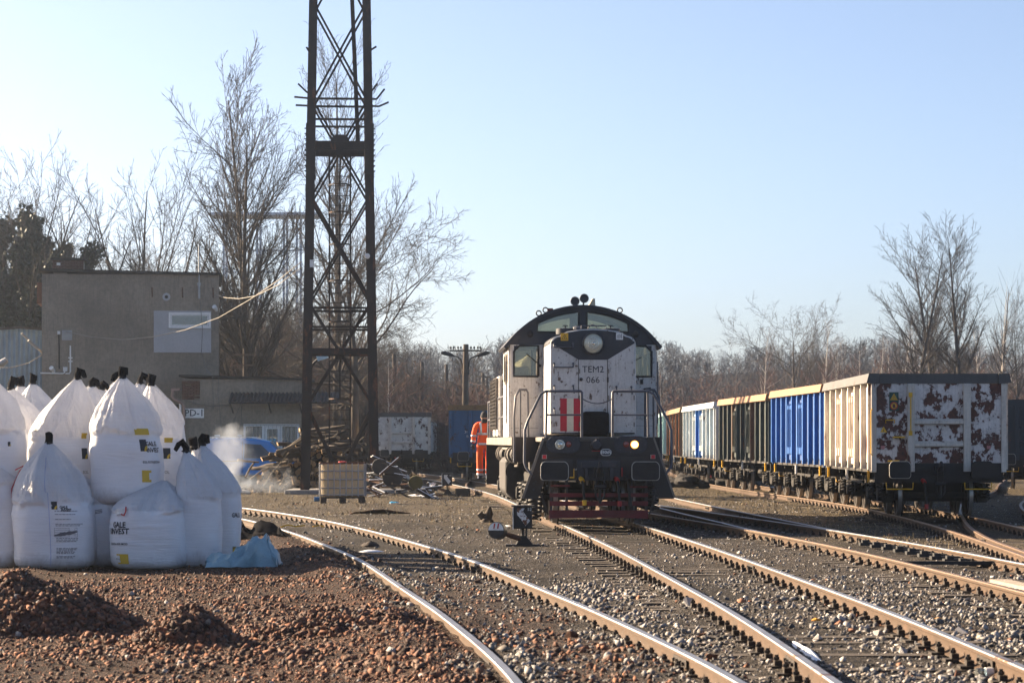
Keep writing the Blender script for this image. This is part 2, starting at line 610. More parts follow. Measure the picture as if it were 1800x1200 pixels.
def ground_mat():
    m, nt, b = newmat('yard ground')
    tc = nt.nodes.new('ShaderNodeTexCoord')
    co = tc.outputs['Object']
    at_ = nt.nodes.new('ShaderNodeAttribute')
    at_.attribute_name = 'zone'
    sp = nt.nodes.new('ShaderNodeSeparateColor')
    nt.links.new(at_.outputs['Color'], sp.inputs[0])
    n1 = noise(nt, co, 0.7, 6, 0.65)
    n2 = noise(nt, co, 9, 6, 0.7)
    n3 = noise(nt, co, 40, 4, 0.7)
    vo = nt.nodes.new('ShaderNodeTexVoronoi')
    vo.inputs['Scale'].default_value = 24
    nt.links.new(co, vo.inputs['Vector'])
    dirt = ramp(nt, n2, [(0.36, (0.016, 0.013, 0.011)), (0.54, (0.056, 0.046, 0.038)), (0.72, (0.18, 0.153, 0.127))])
    stone = mix(nt, 0.5, ramp(nt, vo.outputs['Color'], [(0.2, (0.035, 0.030, 0.027)), (0.8, (0.24, 0.205, 0.18))]), dirt)
    c = mix(nt, ramp(nt, n1, [(0.4, 0.2), (0.65, 0.8)]), dirt, stone)
    redc = mix(nt, 0.5, ramp(nt, vo.outputs['Color'], [(0.2, (0.03, 0.018, 0.014)), (0.8, (0.15, 0.080, 0.052))]), ramp(nt, n2, [(0.3, (0.025, 0.016, 0.013)), (0.7, (0.12, 0.066, 0.045))]))
    c = mix(nt, sp.outputs[0], c, redc)
    gras = ramp(nt, n2, [(0.34, (0.030, 0.024, 0.015)), (0.50, (0.120, 0.092, 0.055)), (0.70, (0.30, 0.235, 0.14))])
    fac = _n(nt, 'ShaderNodeMath', operation='MULTIPLY')
    nt.links.new(sp.outputs[1], fac.inputs[0])
    nt.links.new(ramp(nt, n1, [(0.35, 0.45), (0.6, 1.0)]), fac.inputs[1])
    c = mix(nt, fac.outputs[0], c, gras)
    coal = ramp(nt, n3, [(0.3, (0.010, 0.009, 0.009)), (0.75, (0.055, 0.048, 0.042))])
    fc = _n(nt, 'ShaderNodeMath', operation='MULTIPLY')
    nt.links.new(sp.outputs[2], fc.inputs[0])
    nt.links.new(ramp(nt, n2, [(0.3, 0.95), (0.75, 0.5)]), fc.inputs[1])
    c = mix(nt, fc.outputs[0], c, coal)
    v1 = nt.nodes.new('ShaderNodeTexVoronoi')
    v1.inputs['Scale'].default_value = 34
    nt.links.new(co, v1.inputs['Vector'])
    v2 = nt.nodes.new('ShaderNodeTexVoronoi')
    v2.inputs['Scale'].default_value = 75
    nt.links.new(co, v2.inputs['Vector'])
    c = mix(nt, 0.9, c, ramp(nt, v1.outputs['Distance'], [(0.12, 1.9), (0.60, 0.28)]), 'MULTIPLY')
    c = mix(nt, 0.8, c, ramp(nt, v2.outputs['Color'], [(0.25, 0.55), (0.6, 1.15), (0.85, 2.4)]), 'MULTIPLY')
    nt.links.new(c, b.inputs['Base Color'])
    b.inputs['Roughness'].default_value = 0.95
    b.inputs['Specular IOR Level'].default_value = 0.15
    ad = _n(nt, 'ShaderNodeMath', operation='ADD')
    nt.links.new(n3, ad.inputs[0])
    nt.links.new(n2, ad.inputs[1])
    bp = nt.nodes.new('ShaderNodeBump')
    bp.inputs['Strength'].default_value = 0.9
    bp.inputs['Distance'].default_value = 0.05
    sv = _n(nt, 'ShaderNodeMath', operation='MULTIPLY_ADD')
    sv.inputs[1].default_value = -1.1
    nt.links.new(v1.outputs['Distance'], sv.inputs[0])
    nt.links.new(ad.outputs[0], sv.inputs[2])
    nt.links.new(sv.outputs[0], bp.inputs['Height'])
    nt.links.new(bp.outputs[0], b.inputs['Normal'])
    return m


def grow_axis(a, b, step, far, k=1.25):
    core = list(np.arange(a, b, step))
    up, s, v = [], step, b
    while v < far:
        up.append(v)
        s *= k
        v += s
    up.append(far)
    return core + up


xs = np.array(sorted(set([-q for q in grow_axis(10, 10.01, 0.13, 900)] + list(np.arange(-10, 12, 0.16)) + grow_axis(12, 12.01, 0.13, 900))))
ys = np.array(list(np.arange(-30, 15, 3.0)) + list(np.arange(15, 48, 0.17)) + list(np.arange(48, 110, 0.5)) + list(np.arange(110, 240, 5)) + list(np.arange(240, 460, 8)) + [480, 560, 700, 950, 1400, 2400])
XX, YY = np.meshgrid(xs, ys)
HH = ground_h(XX, YY)
me = bpy.data.meshes.new('ground')
nx, ny = len(xs), len(ys)
co = np.stack([XX, YY, HH], -1).reshape(-1, 3)
idx = np.arange(nx * ny).reshape(ny, nx)
quads = np.stack([idx[:-1, :-1], idx[:-1, 1:], idx[1:, 1:], idx[1:, :-1]], -1).reshape(-1, 4)
me.vertices.add(len(co))
me.vertices.foreach_set('co', co.ravel())
me.loops.add(quads.size)
me.loops.foreach_set('vertex_index', quads.ravel())
me.polygons.add(len(quads))
me.polygons.foreach_set('loop_start', np.arange(0, quads.size, 4))
me.polygons.foreach_set('use_smooth', np.ones(len(quads), bool))
me.update()
zr, zg, zc = zones(XX.ravel(), YY.ravel())
ca = me.color_attributes.new('zone', 'FLOAT_COLOR', 'POINT')
ca.data.foreach_set('color', np.stack([zr, zg, zc, np.ones_like(zr)], -1).ravel())
me.materials.append(ground_mat())
ground = bpy.data.objects.new('ground', me)
C.objects.link(ground)
tag(ground, kind='structure')


def gh(x, y):
    return float(ground_h(np.array([x]), np.array([y]))[0])


# ------------------------------------------------------------------ scattered stones
def stone_shape(seed):
    rnd = random.Random(seed)
    bm = bmesh.new()
    for i in range(9):
        p = Vector((rnd.gauss(0, 1), rnd.gauss(0, 1), rnd.gauss(0, 1))).normalized() * rnd.uniform(0.75, 1.15)
        bm.verts.new((p.x * 1.2, p.y, p.z * 0.78))
    r = bmesh.ops.convex_hull(bm, input=bm.verts)
    bmesh.ops.delete(bm, geom=[g_ for g_ in r['geom_interior'] if isinstance(g_, bmesh.types.BMVert)], context='VERTS')
    bmesh.ops.triangulate(bm, faces=bm.faces)
    bmesh.ops.recalc_face_normals(bm, faces=bm.faces)
    bm.verts.index_update()
    vs = np.array([v.co[:] for v in bm.verts])
    fs = np.array([[v.index for v in f.verts] for f in bm.faces])
    bm.free()
    return vs, fs


STONES = [stone_shape(i) for i in range(10)]


def stones_mat(name, attr):
    m, nt, b = newmat(name)
    co_ = coords(nt, shift=not attr)
    if attr:
        a = nt.nodes.new('ShaderNodeAttribute')
        a.attribute_name = 'tint'
        c = a.outputs['Color']
    else:
        oi = nt.nodes.new('ShaderNodeObjectInfo')
        c = ramp(nt, oi.outputs['Random'], [(0.0, (0.055, 0.031, 0.023)), (0.35, (0.12, 0.058, 0.038)), (0.7, (0.18, 0.088, 0.054)), (1.0, (0.09, 0.058, 0.046))])
    n = noise(nt, co_, 60 if attr else 3, 4, 0.7)
    c = mix(nt, 1.0, c, ramp(nt, n, [(0.3, 0.55), (0.7, 1.25)]), 'MULTIPLY')
    nt.links.new(c, b.inputs['Base Color'])
    b.inputs['Roughness'].default_value = 0.85
    b.inputs['Specular IOR Level'].default_value = 0.25
    return m


SM = stones_mat('loose stone', True)
SMO = stones_mat('broken red stone', False)


def scatter(name, pos, size, tint, seed):
    rng = np.random.default_rng(seed)
    n = len(pos)
    kind = rng.integers(0, len(STONES), n)
    V, Fc, T = [], [], []
    base = 0
    for k, (vs, fs) in enumerate(STONES):
        sel = np.where(kind == k)[0]
        if len(sel) == 0:
            continue
        q = rng.normal(size=(len(sel), 4))
        q[:, 1:3] *= 0.35
        q /= np.linalg.norm(q, axis=1)[:, None]
        w, x, y, z = q.T
        rot = np.stack([1 - 2 * (y * y + z * z), 2 * (x * y - z * w), 2 * (x * z + y * w), 2 * (x * y + z * w), 1 - 2 * (x * x + z * z), 2 * (y * z - x * w), 2 * (x * z - y * w), 2 * (y * z + x * w), 1 - 2 * (x * x + y * y)], -1).reshape(-1, 3, 3)
        vv = np.einsum('nij,vj->nvi', rot, vs) * size[sel][:, None, None] + pos[sel][:, None, :]
        nv = len(vs)
        ff = fs[None] + (np.arange(len(sel)) * nv)[:, None, None] + base
        V.append(vv.reshape(-1, 3))
        Fc.append(ff.reshape(-1, 3))
        T.append(np.repeat(tint[sel], nv, axis=0))
        base += len(sel) * nv
    V, Fc, T = np.vstack(V), np.vstack(Fc), np.vstack(T)
    return np_mesh(name, V, Fc, SM, T)


def np_mesh(name, V, Fc, mat, tint=None):
    me = bpy.data.meshes.new(name)
    me.vertices.add(len(V))
    me.vertices.foreach_set('co', V.astype(np.float32).ravel())
    k = Fc.shape[1]
    me.loops.add(Fc.size)
    me.loops.foreach_set('vertex_index', Fc.astype(np.int32).ravel())
    me.polygons.add(len(Fc))
    me.polygons.foreach_set('loop_start', np.arange(0, Fc.size, k))
    me.update()
    if tint is not None:
        ca = me.color_attributes.new('tint', 'FLOAT_COLOR', 'POINT')
        ca.data.foreach_set('color', np.hstack([tint, np.ones((len(tint), 1))]).astype(np.float32).ravel())
    me.materials.append(mat)
    o = bpy.data.objects.new(name, me)
    C.objects.link(o)
    return o


rng = np.random.default_rng(5)
PAL_GREY = np.array([(0.29, 0.275, 0.27), (0.18, 0.178, 0.18), (0.36, 0.335, 0.315), (0.10, 0.099, 0.102), (0.21, 0.185, 0.165), (0.05, 0.049, 0.05)])
PAL_RED = np.array([(0.18, 0.084, 0.052), (0.11, 0.053, 0.036), (0.24, 0.115, 0.070), (0.060, 0.036, 0.029), (0.15, 0.095, 0.072), (0.085, 0.056, 0.046)])


def pick(n, red):
    a = PAL_GREY[rng.integers(0, 6, n)]
    b = PAL_RED[rng.integers(0, 6, n)]
    t = np.where((rng.random(n) < red)[:, None], b, a)
    return t * rng.uniform(0.7, 1.2, (n, 1))


def scatter_area(n, y0, y1, smin, smax, dens, name):
    yy = y0 + (y1 - y0) * rng.random(n) ** 1.35
    xx = (rng.random(n) * 2 - 1) * (0.205 * yy + 0.7)
    red, gr, coal = zones(xx, yy)
    p = np.clip(dens * (1 - 0.55 * gr) * (1 - 0.72 * coal) * (0.45 + 1.1 * fbm(xx * 0.8, yy * 0.6, 77, 2)), 0, 1)
    td = track_dist(xx, yy)
    keep = rng.random(n) < np.where(td < 0.65, p * 0.6, p)
    # nothing on the rails themselves
    keep &= ~((td > 0.68) & (td < 0.83))
    xx, yy, red = xx[keep], yy[keep], red[keep]
    k = len(xx)
    s = smin + (smax - smin) * rng.random(k) ** 2.6
    lump = np.clip((fbm(xx * 1.1, yy * 0.8, 91, 2) - 0.45) * 3, 0, 1)
    s *= 0.75 + 0.5 * lump
    z = ground_h(xx, yy) + s * rng.uniform(-0.1, 0.45, k)
    tint = pick(k, np.clip(red * 1.15, 0.05, 0.97))
    return np.stack([xx, yy, z], -1), s, tint


A = scatter_area(54000, 15.5, 34, 0.009, 0.044, 1.3, 'a')
B = scatter_area(30000, 30, 85, 0.011, 0.042, 1.0, 'b')
gravel = scatter('gravel', np.vstack([A[0], B[0]]), np.concatenate([A[1], B[1]]), np.vstack([A[2], B[2]]), 3)
tag(gravel, kind='stuff')

# the three heaps of broken red stone in front
HEAP_LABEL = ['tallest dark red stone heap at the lower corner before the bags', 'small conical red stone heap beside the tallest heap', 'low spread red stone heap nearest the bent rail']
stone_meshes = []
for vs, fs in STONES:
    sme = bpy.data.meshes.new('stone')
    sme.from_pydata([tuple(v) for v in vs], [], [tuple(f) for f in fs])
    sme.materials.append(SMO)
    stone_meshes.append(sme)
MT['heap'] = MAT('red stone grit', (0.10, 0.052, 0.036), 0.95, 0, 0.4, 6, 0.4, 0.8, 30)


def mound_z(x, y, mo):
    cx, cy, rx, ry, hh = mo
    d = np.hypot((x - cx) / rx, (y - cy) / ry)
    n = 0.75 + 0.5 * fbm(x * 2.2 + 5, y * 2.2, 64, 2)
    return ground_h(x, y) - 0.02 + hh * np.clip(1 - d, 0, 1) ** 0.85 * n


for mi, mo in enumerate(MOUNDS):
    cx, cy, rx, ry, hh = mo
    root = thing('stone_heap', HEAP_LABEL[mi], 'stone heap', (cx, cy, 0))
    g = G()

    def dome(u, v, mo=mo):
        a = u * 2 * math.pi
        r = v * 1.04
        x, y = mo[0] + math.cos(a) * r * mo[2], mo[1] + math.sin(a) * r * mo[3]
        z = float(mound_z(np.array([x]), np.array([y]), mo)[0])
        return (x - mo[0], y - mo[1], z)
    g.sheet(28, 10, dome, close=True)
    g.build('core', MT['heap'], root, 180)
    n = int(3300 * rx * ry + 700)
    an, rad = rng.random(n) * 2 * math.pi, np.sqrt(rng.random(n)) * 1.12
    px_, py_ = cx + np.cos(an) * rad * rx, cy + np.sin(an) * rad * ry
    sz = 0.016 + 0.034 * rng.random(n) ** 2.0
    pz_ = mound_z(px_, py_, mo) + sz * rng.uniform(0.0, 0.6, n)
    order = np.argsort(-(sz / py_))
    top = order[:95]
    rest = order[95:]
    for i in top:
        share('stone', stone_meshes[int(rng.integers(0, 10))], root, (px_[i] - cx, py_[i] - cy, pz_[i]), tuple(rng.random(3) * 6.28), float(sz[i]))
    st = scatter('loose_stones', np.stack([px_ - cx, py_ - cy, pz_], -1)[rest], sz[rest], pick(len(rest), 0.96) * 0.95, 40 + mi)
    st.parent = root
    tag(st, kind='stuff')

# single larger stones one can point at
big = [(905, 1035, 0.07, 1), (1210, 1070, 0.075, 0), (1545, 1118, 0.06, 0), (1585, 1148, 0.055, 0), (1478, 1100, 0.055, 0), (840, 1035, 0.05, 1), (1165, 1160, 0.075, 1), (1250, 1158, 0.06, 1), (1232, 1122, 0.06, 1), (1005, 1130, 0.07, 1), (950, 1105, 0.055, 1), (1440, 1128, 0.05, 0), (1690, 1110, 0.06, 0)]
for bx_, by_, bs_, rd in big:
    d = 1.8 * F / (by_ - 775)
    p = at(bx_, by_, d)
    sm_ = stone_meshes[random.randrange(8)]
    o = share('stone', sm_, ground, (p.x, p.y, gh(p.x, p.y) + bs_ * 0.4), (random.random() * 6, random.random(), random.random() * 6), bs_)
    if not rd:
        o.data = sm_.copy()
        o.data.materials[0] = MAT('grey stone', (0.34, 0.32, 0.31), 0.9, 0, 0.3, 6, 0.3) if 'gs' not in MT else MT['gs']
        MT.setdefault('gs', o.data.materials[0])

# ------------------------------------------------------------------ build the tracks
PROFILE = [(-0.0625, 0.0), (-0.0625, 0.012), (-0.016, 0.030), (-0.010, 0.045), (-0.010, 0.100), (-0.034, 0.112), (-0.0365, 0.140), (-0.031, 0.150), (0.031, 0.150), (0.0365, 0.140), (0.034, 0.112), (0.010, 0.100), (0.010, 0.045), (0.016, 0.030), (0.0625, 0.012), (0.0625, 0.0)]

bm_sl = G()
bm_sl.box((0, 0, 0), (2.6, 0.24, 0.14))
sleeper_me = bm_sl.mesh('sleeper')
sleeper_me.materials.append(MT['sleeper'])
gch = G()   # base plate with clip bolts for one rail: plate, two clamps, two bolts
gch.box((0, 0, 0.008), (0.34, 0.15, 0.022))
for sx_ in (-1, 1):
    gch.box((sx_ * 0.085, 0, 0.040), (0.06, 0.10, 0.04))
    gch.cyl((sx_ * 0.095, 0, 0.05), (sx_ * 0.095, 0, 0.105), 0.016, 6)
    gch.cyl((sx_ * 0.095, 0, 0.066), (sx_ * 0.095, 0, 0.088), 0.027, 6)
chair_me = gch.mesh('rail_fastening')
chair_me.materials.append(MT['fast'])
nsleep = 0


def railway(label, ln, y0, y1, zoff=0.0, shine=(True, True), pitch=0.65, fast_to=66, left_to=None, left_from=0, right_from=0):
    root = thing('railway_track', label, 'railway track', (0, 0, 0))
    s0 = float(np.interp(y0, ln.p[:, 1], ln.s))
    s1 = float(np.interp(y1, ln.p[:, 1], ln.s))
    n = max(4, int((s1 - s0) / 0.7))
    for side, sh in ((-1, shine[0]), (1, shine[1])):
        g = G()
        ss = np.linspace(max(s0, left_from if side < 0 else right_from), s1, n)
        k = len(PROFILE)
        for s in ss:
            p, t = ln.pos(s), ln.dir(s)
            nr = np.array([t[1], -t[0]])
            c = p + nr * side * 0.7545
            for u, w in PROFILE:
                g.v.append((c[0] + nr[0] * u, c[1] + nr[1] * u, 0.022 + w + zoff))
        for i in range(n - 1):
            for j in range(k - 1):
                a = i * k + j
                g.f.append((a, a + 1, a + 1 + k, a + k))
                g.m.append(1 if j in (6, 7, 8) else 0)
        g.f.append(tuple(range(k)))
        g.f.append(tuple((n - 1) * k + j for j in range(k)))
        g.m += [0, 0]
        g.build('rail', [MT['rail_side'], MT['rail_top'] if sh else MT['rail_top_dull']], root, 35)
        # fishplate joints
        for sj in np.arange(s0 + 7, min(s1, s0 + 60), 15.0):
            p, t = ln.pos(sj), ln.dir(sj)
            nr = np.array([t[1], -t[0]])
            c = p + nr * side * 0.7545
            a = math.atan2(-t[0], t[1])
            j = G()
            for q in (-1, 1):
                j.box((q * 0.024, 0, 0.095), (0.018, 0.62, 0.07))
                for e in (-0.22, -0.08, 0.08, 0.22):
                    j.cyl((q * 0.03, e, 0.095), (q * 0.055, e, 0.095), 0.016, 6)
            j.build('fishplate', MT['fast'], root, loc=(c[0], c[1], zoff), rz=a)
    far = G()
    for s in np.arange(s0 + 0.2, s1, pitch):
        p, t = ln.pos(s), ln.dir(s)
        a = math.atan2(-t[0], t[1]) + random.gauss(0, 0.012)
        if p[1] > 16 and p[1] < 80:
            o = share('sleeper', sleeper_me, root, (p[0] + random.gauss(0, 0.03), p[1], -0.045 + zoff * 0.5 + random.uniform(-0.028, 0.0) - (0.03 if ln is T1 else 0)), (0, 0, a))
        for side in (-1, 1):
            if ln is T1 and side < 0 and p[1] < 55:
                continue
            nr = np.array([t[1], -t[0]])
            c = p + nr * side * 0.7545
            if 16 < p[1] < fast_to:
                share('rail_fastening', chair_me, root, (c[0], c[1], 0.020 + zoff), (0, 0, a))
    return root


railway('bright curved track sweeping left round the white bags', T1, 13, 77, fast_to=64)
railway('track that the white locomotive stands on', T2, 13, 178, 0.0, (True, True), fast_to=52)
railway('straight track with polished outer rail right of the locomotive', T3, 20, 78, -0.004, (False, True), fast_to=58)
railway('dark diverging turnout track between locomotive and wagons', T4, 44.3, 116, -0.008, (True, True), fast_to=60)
railway('rusty track under the row of coloured open wagons', T5, 25, 170, -0.004, (False, False), fast_to=76)
railway('rusty turnout track leading to the dark wagon behind the white wagon', T6, 37.5, 114, -0.009, (False, False), fast_to=60)
railway('far track under the rusty blue wagon', T7, 85, 168, -0.006, (False, False), fast_to=0)
# ------------------------------------------------------------------ bare winter trees
def perp(d, rnd):
    a = Vector((rnd.gauss(0, 1), rnd.gauss(0, 1), rnd.gauss(0, 1)))
    return (a - d * a.dot(d)).normalized()


def grow_tree(seed, H, st):
    """grow limbs, branches and twigs; returns a list per level of (points, radii)"""
    rnd = random.Random(seed)
    out = []

    def limb(p, d, L, r, lv):
        nseg = st.get('nseg', (10, 7, 4, 2, 1))[lv]
        pts, rs = [p.copy()], [r]
        q, dd = p.copy(), d.copy()
        wob, up = st['wob'][lv], st['up'][lv]
        tip = 0.10 if lv == 0 else 0.18
        for i in range(nseg):
            t = (i + 1) / nseg
            dd = (dd + perp(dd, rnd) * wob + Vector((0, 0, up))).normalized()
            q = q + dd * (L / nseg)
            pts.append(q.copy())
            rs.append(max(st['rmin'], r * (1 - t * (1 - tip))))
        if lv >= 3:
            rs[-1] = rs[0] * 0.30
        out.append((lv, pts, rs))
        if lv >= st['levels']:
            return
        n = st['n'][lv]
        n = max(1, int(n * rnd.uniform(0.8, 1.2) * (1 if lv == 0 else min(1.3, L / (st['ref'][lv] * H)))))
        t0 = st['start'][lv]
        for k in range(n):
            t = t0 + (1 - t0) * ((k + rnd.random()) / n)
            x = t * nseg
            i = min(nseg - 1, int(x))
            pp = pts[i].lerp(pts[i + 1], x - i)
            rr = rs[i] + (rs[i + 1] - rs[i]) * (x - i)
            pd = (pts[i + 1] - pts[i]).normalized()
            ang = R(rnd.uniform(*st['ang'][lv]))
            sd = perp(pd, rnd)
            if lv > 0:
                sd = (sd + Vector((0, 0, st['lift'])) * rnd.random()).normalized()
            nd = (pd * math.cos(ang) + sd * math.sin(ang)).normalized()
            cl = st['len'][lv] * H * rnd.uniform(0.65, 1.15) if lv == 0 else L * st['len'][lv] * rnd.uniform(0.6, 1.15)
            if lv == 0:
                cl *= st['taper'](t)
            else:
                cl *= (1.15 - 0.6 * t)
            limb(pp, nd, cl, max(st['rmin'], min(rr * 0.8, rr * st['rk'][lv])), lv + 1)

    for j in range(st.get('stems', 1)):
        a = rnd.random() * 6.28
        lean = st.get('lean', 0.04) * (1 if j == 0 else 3)
        d = Vector((math.cos(a) * lean, math.sin(a) * lean, 1)).normalized()
        limb(Vector((math.cos(a) * 0.12 * j, math.sin(a) * 0.12 * j, -0.2)), d, H * st['trunk'] * (1 - 0.12 * j), H * st['r'], 0)
    return out


POPLAR = dict(levels=4, trunk=0.97, r=0.0138, rmin=0.0095, wob=(0.03, 0.06, 0.10, 0.14, 0.2), up=(0.03, 0.045, 0.05, 0.04, 0.02), n=(38, 15, 7, 5), ref=(1, 0.25, 0.10, 0.04),
              start=(0.20, 0.12, 0.12, 0.1), ang=((26, 50), (22, 45), (25, 50), (25, 60)), lift=0.5, len=(0.36, 0.40, 0.42, 0.5), rk=(0.46, 0.50, 0.55, 0.7), taper=lambda t: 0.75 + 0.6 * t - 0.85 * t * t)
OAK = dict(levels=4, trunk=0.66, r=0.017, rmin=0.0115, wob=(0.07, 0.17, 0.22, 0.26, 0.3), up=(0.02, 0.025, 0.02, 0.02, 0.0), n=(22, 15, 9, 6), ref=(1, 0.40, 0.16, 0.06),
           start=(0.25, 0.15, 0.12, 0.1), ang=((45, 85), (30, 62), (30, 60), (30, 65)), lift=0.3, len=(0.52, 0.42, 0.42, 0.5), rk=(0.50, 0.5, 0.55, 0.7), taper=lambda t: 1.1 - 0.3 * t)
VASE = dict(levels=4, trunk=0.50, r=0.023, rmin=0.012, wob=(0.05, 0.09, 0.14, 0.18, 0.24), up=(0.03, 0.045, 0.04, 0.03, 0.02), n=(15, 15, 10, 6), ref=(1, 0.6, 0.22, 0.09),
            start=(0.30, 0.22, 0.15, 0.1), ang=((18, 52), (24, 48), (28, 55), (30, 65)), lift=0.5, len=(0.62, 0.40, 0.42, 0.5), rk=(0.62, 0.5, 0.5, 0.7), taper=lambda t: 1.0 - 0.1 * t)
BIRCH = dict(levels=3, trunk=0.97, r=0.009, rmin=0.0085, wob=(0.05, 0.10, 0.16, 0.2), up=(0.03, 0.06, 0.01, -0.03), n=(28, 13, 8), ref=(1, 0.2, 0.08),
             start=(0.3, 0.15, 0.1), ang=((30, 55), (30, 60), (30, 65)), lift=0.3, len=(0.26, 0.45, 0.5), rk=(0.4, 0.5, 0.6), taper=lambda t: 1.1 - 0.75 * t)
WOODS = dict(levels=2, nseg=(6, 4, 2), trunk=0.95, r=0.010, rmin=0.016, wob=(0.04, 0.10, 0.2), up=(0.03, 0.07, 0.03), n=(26, 14), ref=(1, 0.25),
             start=(0.28, 0.12), ang=((28, 60), (30, 62)), lift=0.3, len=(0.30, 0.45), rk=(0.42, 0.55), taper=lambda t: 1.1 - 0.6 * t)
BUSH = dict(levels=3, trunk=0.9, r=0.006, rmin=0.0085, wob=(0.16, 0.2, 0.25, 0.28), up=(0.02, 0.04, 0.03, 0.0), n=(12, 9, 6), ref=(1, 0.4, 0.18),
            start=(0.05, 0.1, 0.1), ang=((25, 65), (30, 65), (30, 65)), lift=0.3, len=(0.5, 0.5, 0.5), rk=(0.6, 0.6, 0.7), taper=lambda t: 1.1 - 0.4 * t, stems=5, lean=0.3)


def limb_mesh(name, limbs, mat):
    g = G()
    for lv, pts, rs in limbs:
        g.tube(pts, rs, (7, 5, 4, 3, 3)[lv], cap=False)
    me = g.mesh(name)
    me.materials.append(mat)
    if len(me.polygons):
        me.polygons.foreach_set('use_smooth', [True] * len(me.polygons))
    return me


def tree_pair(seed, H, st, bark, twig):
    L = grow_tree(seed, H, st)
    return (limb_mesh('trunk', [x for x in L if x[0] <= 1], MT[bark]), limb_mesh('crown', [x for x in L if x[0] > 1], MT[twig]))


def plant(name, label, cat, pair, px, d, top, H, group=None, rz=0.0, sx=1.0, lean=0):
    """a tree at pixel column px, d metres away, its top at pixel row top"""
    x = (px - 900) / F * d
    z0 = gh(x, d)
    zt = 1.8 + (775 - top) / F * d
    k = (zt - z0) / H
    root = thing(name, label, cat, (x, d, z0), rz, group)
    root.scale = (k * sx, k * sx, k)
    root.rotation_euler.x = lean
    share('trunk', pair[0], root)
    share('crown', pair[1], root)
    return root


HP = 20.0
P_POP = tree_pair(11, HP, dict(POPLAR, stems=2, lean=0.06), 'bark', 'bark_dark')
P_POP2 = tree_pair(23, HP, POPLAR, 'bark_dark', 'bark_dark')
P_OAK = tree_pair(31, HP, OAK, 'bark_dark', 'bark_dark')
P_OAK2 = tree_pair(37, HP, dict(OAK, trunk=0.7), 'bark', 'bark')
P_VASE = tree_pair(43, HP, VASE, 'bark_dark', 'bark_dark')
P_VASE2 = tree_pair(47, HP, dict(VASE, stems=2, lean=0.08), 'bark_dark', 'bark_dark')
P_BIR = tree_pair(53, HP, BIRCH, 'bark_pale', 'bark_red')
P_BIR2 = tree_pair(59, HP, BIRCH, 'bark_pale', 'bark_red')
P_BUSH = tree_pair(61, 6.0, BUSH, 'bark', 'bark')
P_BUSH2 = tree_pair(67, 6.0, BUSH, 'bark', 'bark_red')

plant('poplar_tree', 'tallest bare poplar with a forked trunk behind the flat roofed annex', 'tree', P_POP, 452, 132, 62, HP * 1.13, rz=0.6, sx=1.0)
plant('bare_tree', 'bare vase shaped tree standing behind the brick chimney', 'tree', P_VASE, 252, 140, 205, HP * 0.99, rz=0.4, sx=0.85)
plant('oak_tree', 'wide bare oak spreading its limbs between tower and white wagon', 'tree', P_OAK2, 622, 138, 318, HP * 0.96, rz=2.2, sx=1.02)
plant('bare_tree', 'slender bare tree seen through the lattice tower top', 'tree', P_POP2, 590, 146, 95, HP, rz=1.9, sx=0.9)
plant('bare_tree', 'bare tree with ivy wrapped trunk at the far edge of the yard', 'tree', P_VASE2, 12, 138, 245, HP * 0.99, rz=1.0, sx=0.9)
plant('bare_tree', 'bare tree with dense ivy wrapped forks beside the chimney', 'tree', P_VASE, 82, 136, 240, HP * 0.99, rz=3.3, sx=0.8)
# right hand group
plant('bare_tree', 'tall bare tree with leaning trunk over the blue wagon', 'tree', P_POP2, 1600, 170, 425, HP, rz=0.3, sx=1.1, lean=0.0)
plant('bare_tree', 'middle of the three tall bare trees over the rusty white wagon', 'tree', P_POP2, 1648, 174, 428, HP, rz=2.5, sx=1.1)
plant('bare_tree', 'broad forked tall tree over the rusty white wagon', 'tree', P_POP2, 1696, 172, 432, HP * 0.97, rz=4.4, sx=1.2)
plant('bare_tree', 'thin bare tree right of the three tall ones', 'tree', P_BIR, 1752, 176, 492, HP, rz=1.1, sx=0.9).children[0].data = P_POP2[0]
plant('bare_tree', 'thin crooked bare tree at the edge over the dark wagon', 'tree', P_OAK2, 1788, 168, 505, HP * 0.9, rz=2.0, sx=0.55)
plant('bare_tree', 'round crowned bare tree at the wood edge above the blue wagon', 'tree', P_OAK2, 1398, 205, 532, HP * 0.9, rz=0.7, sx=0.95)
plant('bare_tree', 'small bare tree leaning from the round crowned one', 'tree', P_VASE, 1462, 208, 572, HP, rz=5.2, sx=0.8)
rb = random.Random(4)
_ORD = 'first second third fourth fifth sixth seventh eighth ninth tenth eleventh twelfth thirteenth fourteenth fifteenth sixteenth seventeenth eighteenth nineteenth twentieth twenty-first twenty-second twenty-third'.split()


def nth(i, n):
    """place in a row, counted from the nearer end"""
    if i < (n + 1) // 2:
        return 'leftmost' if i == 0 else _ORD[i] + ' from the left'
    j = n - 1 - i
    return 'rightmost' if j == 0 else _ORD[j] + ' from the right'


for i, px in enumerate((1340, 1428, 1446, 1470, 1484, 1505, 1522, 1540, 1556, 1570, 1600, 1630, 1722, 1770)):
    plant('birch_tree', 'white barked birch behind the open wagons, ' + nth(i, 14), 'tree', (P_BIR, P_BIR2)[i % 2], px + rb.uniform(-4, 4), rb.uniform(185, 222), rb.uniform(548, 612), HP, 'birches behind the open wagons', rb.random() * 6, rb.uniform(0.9, 1.3))
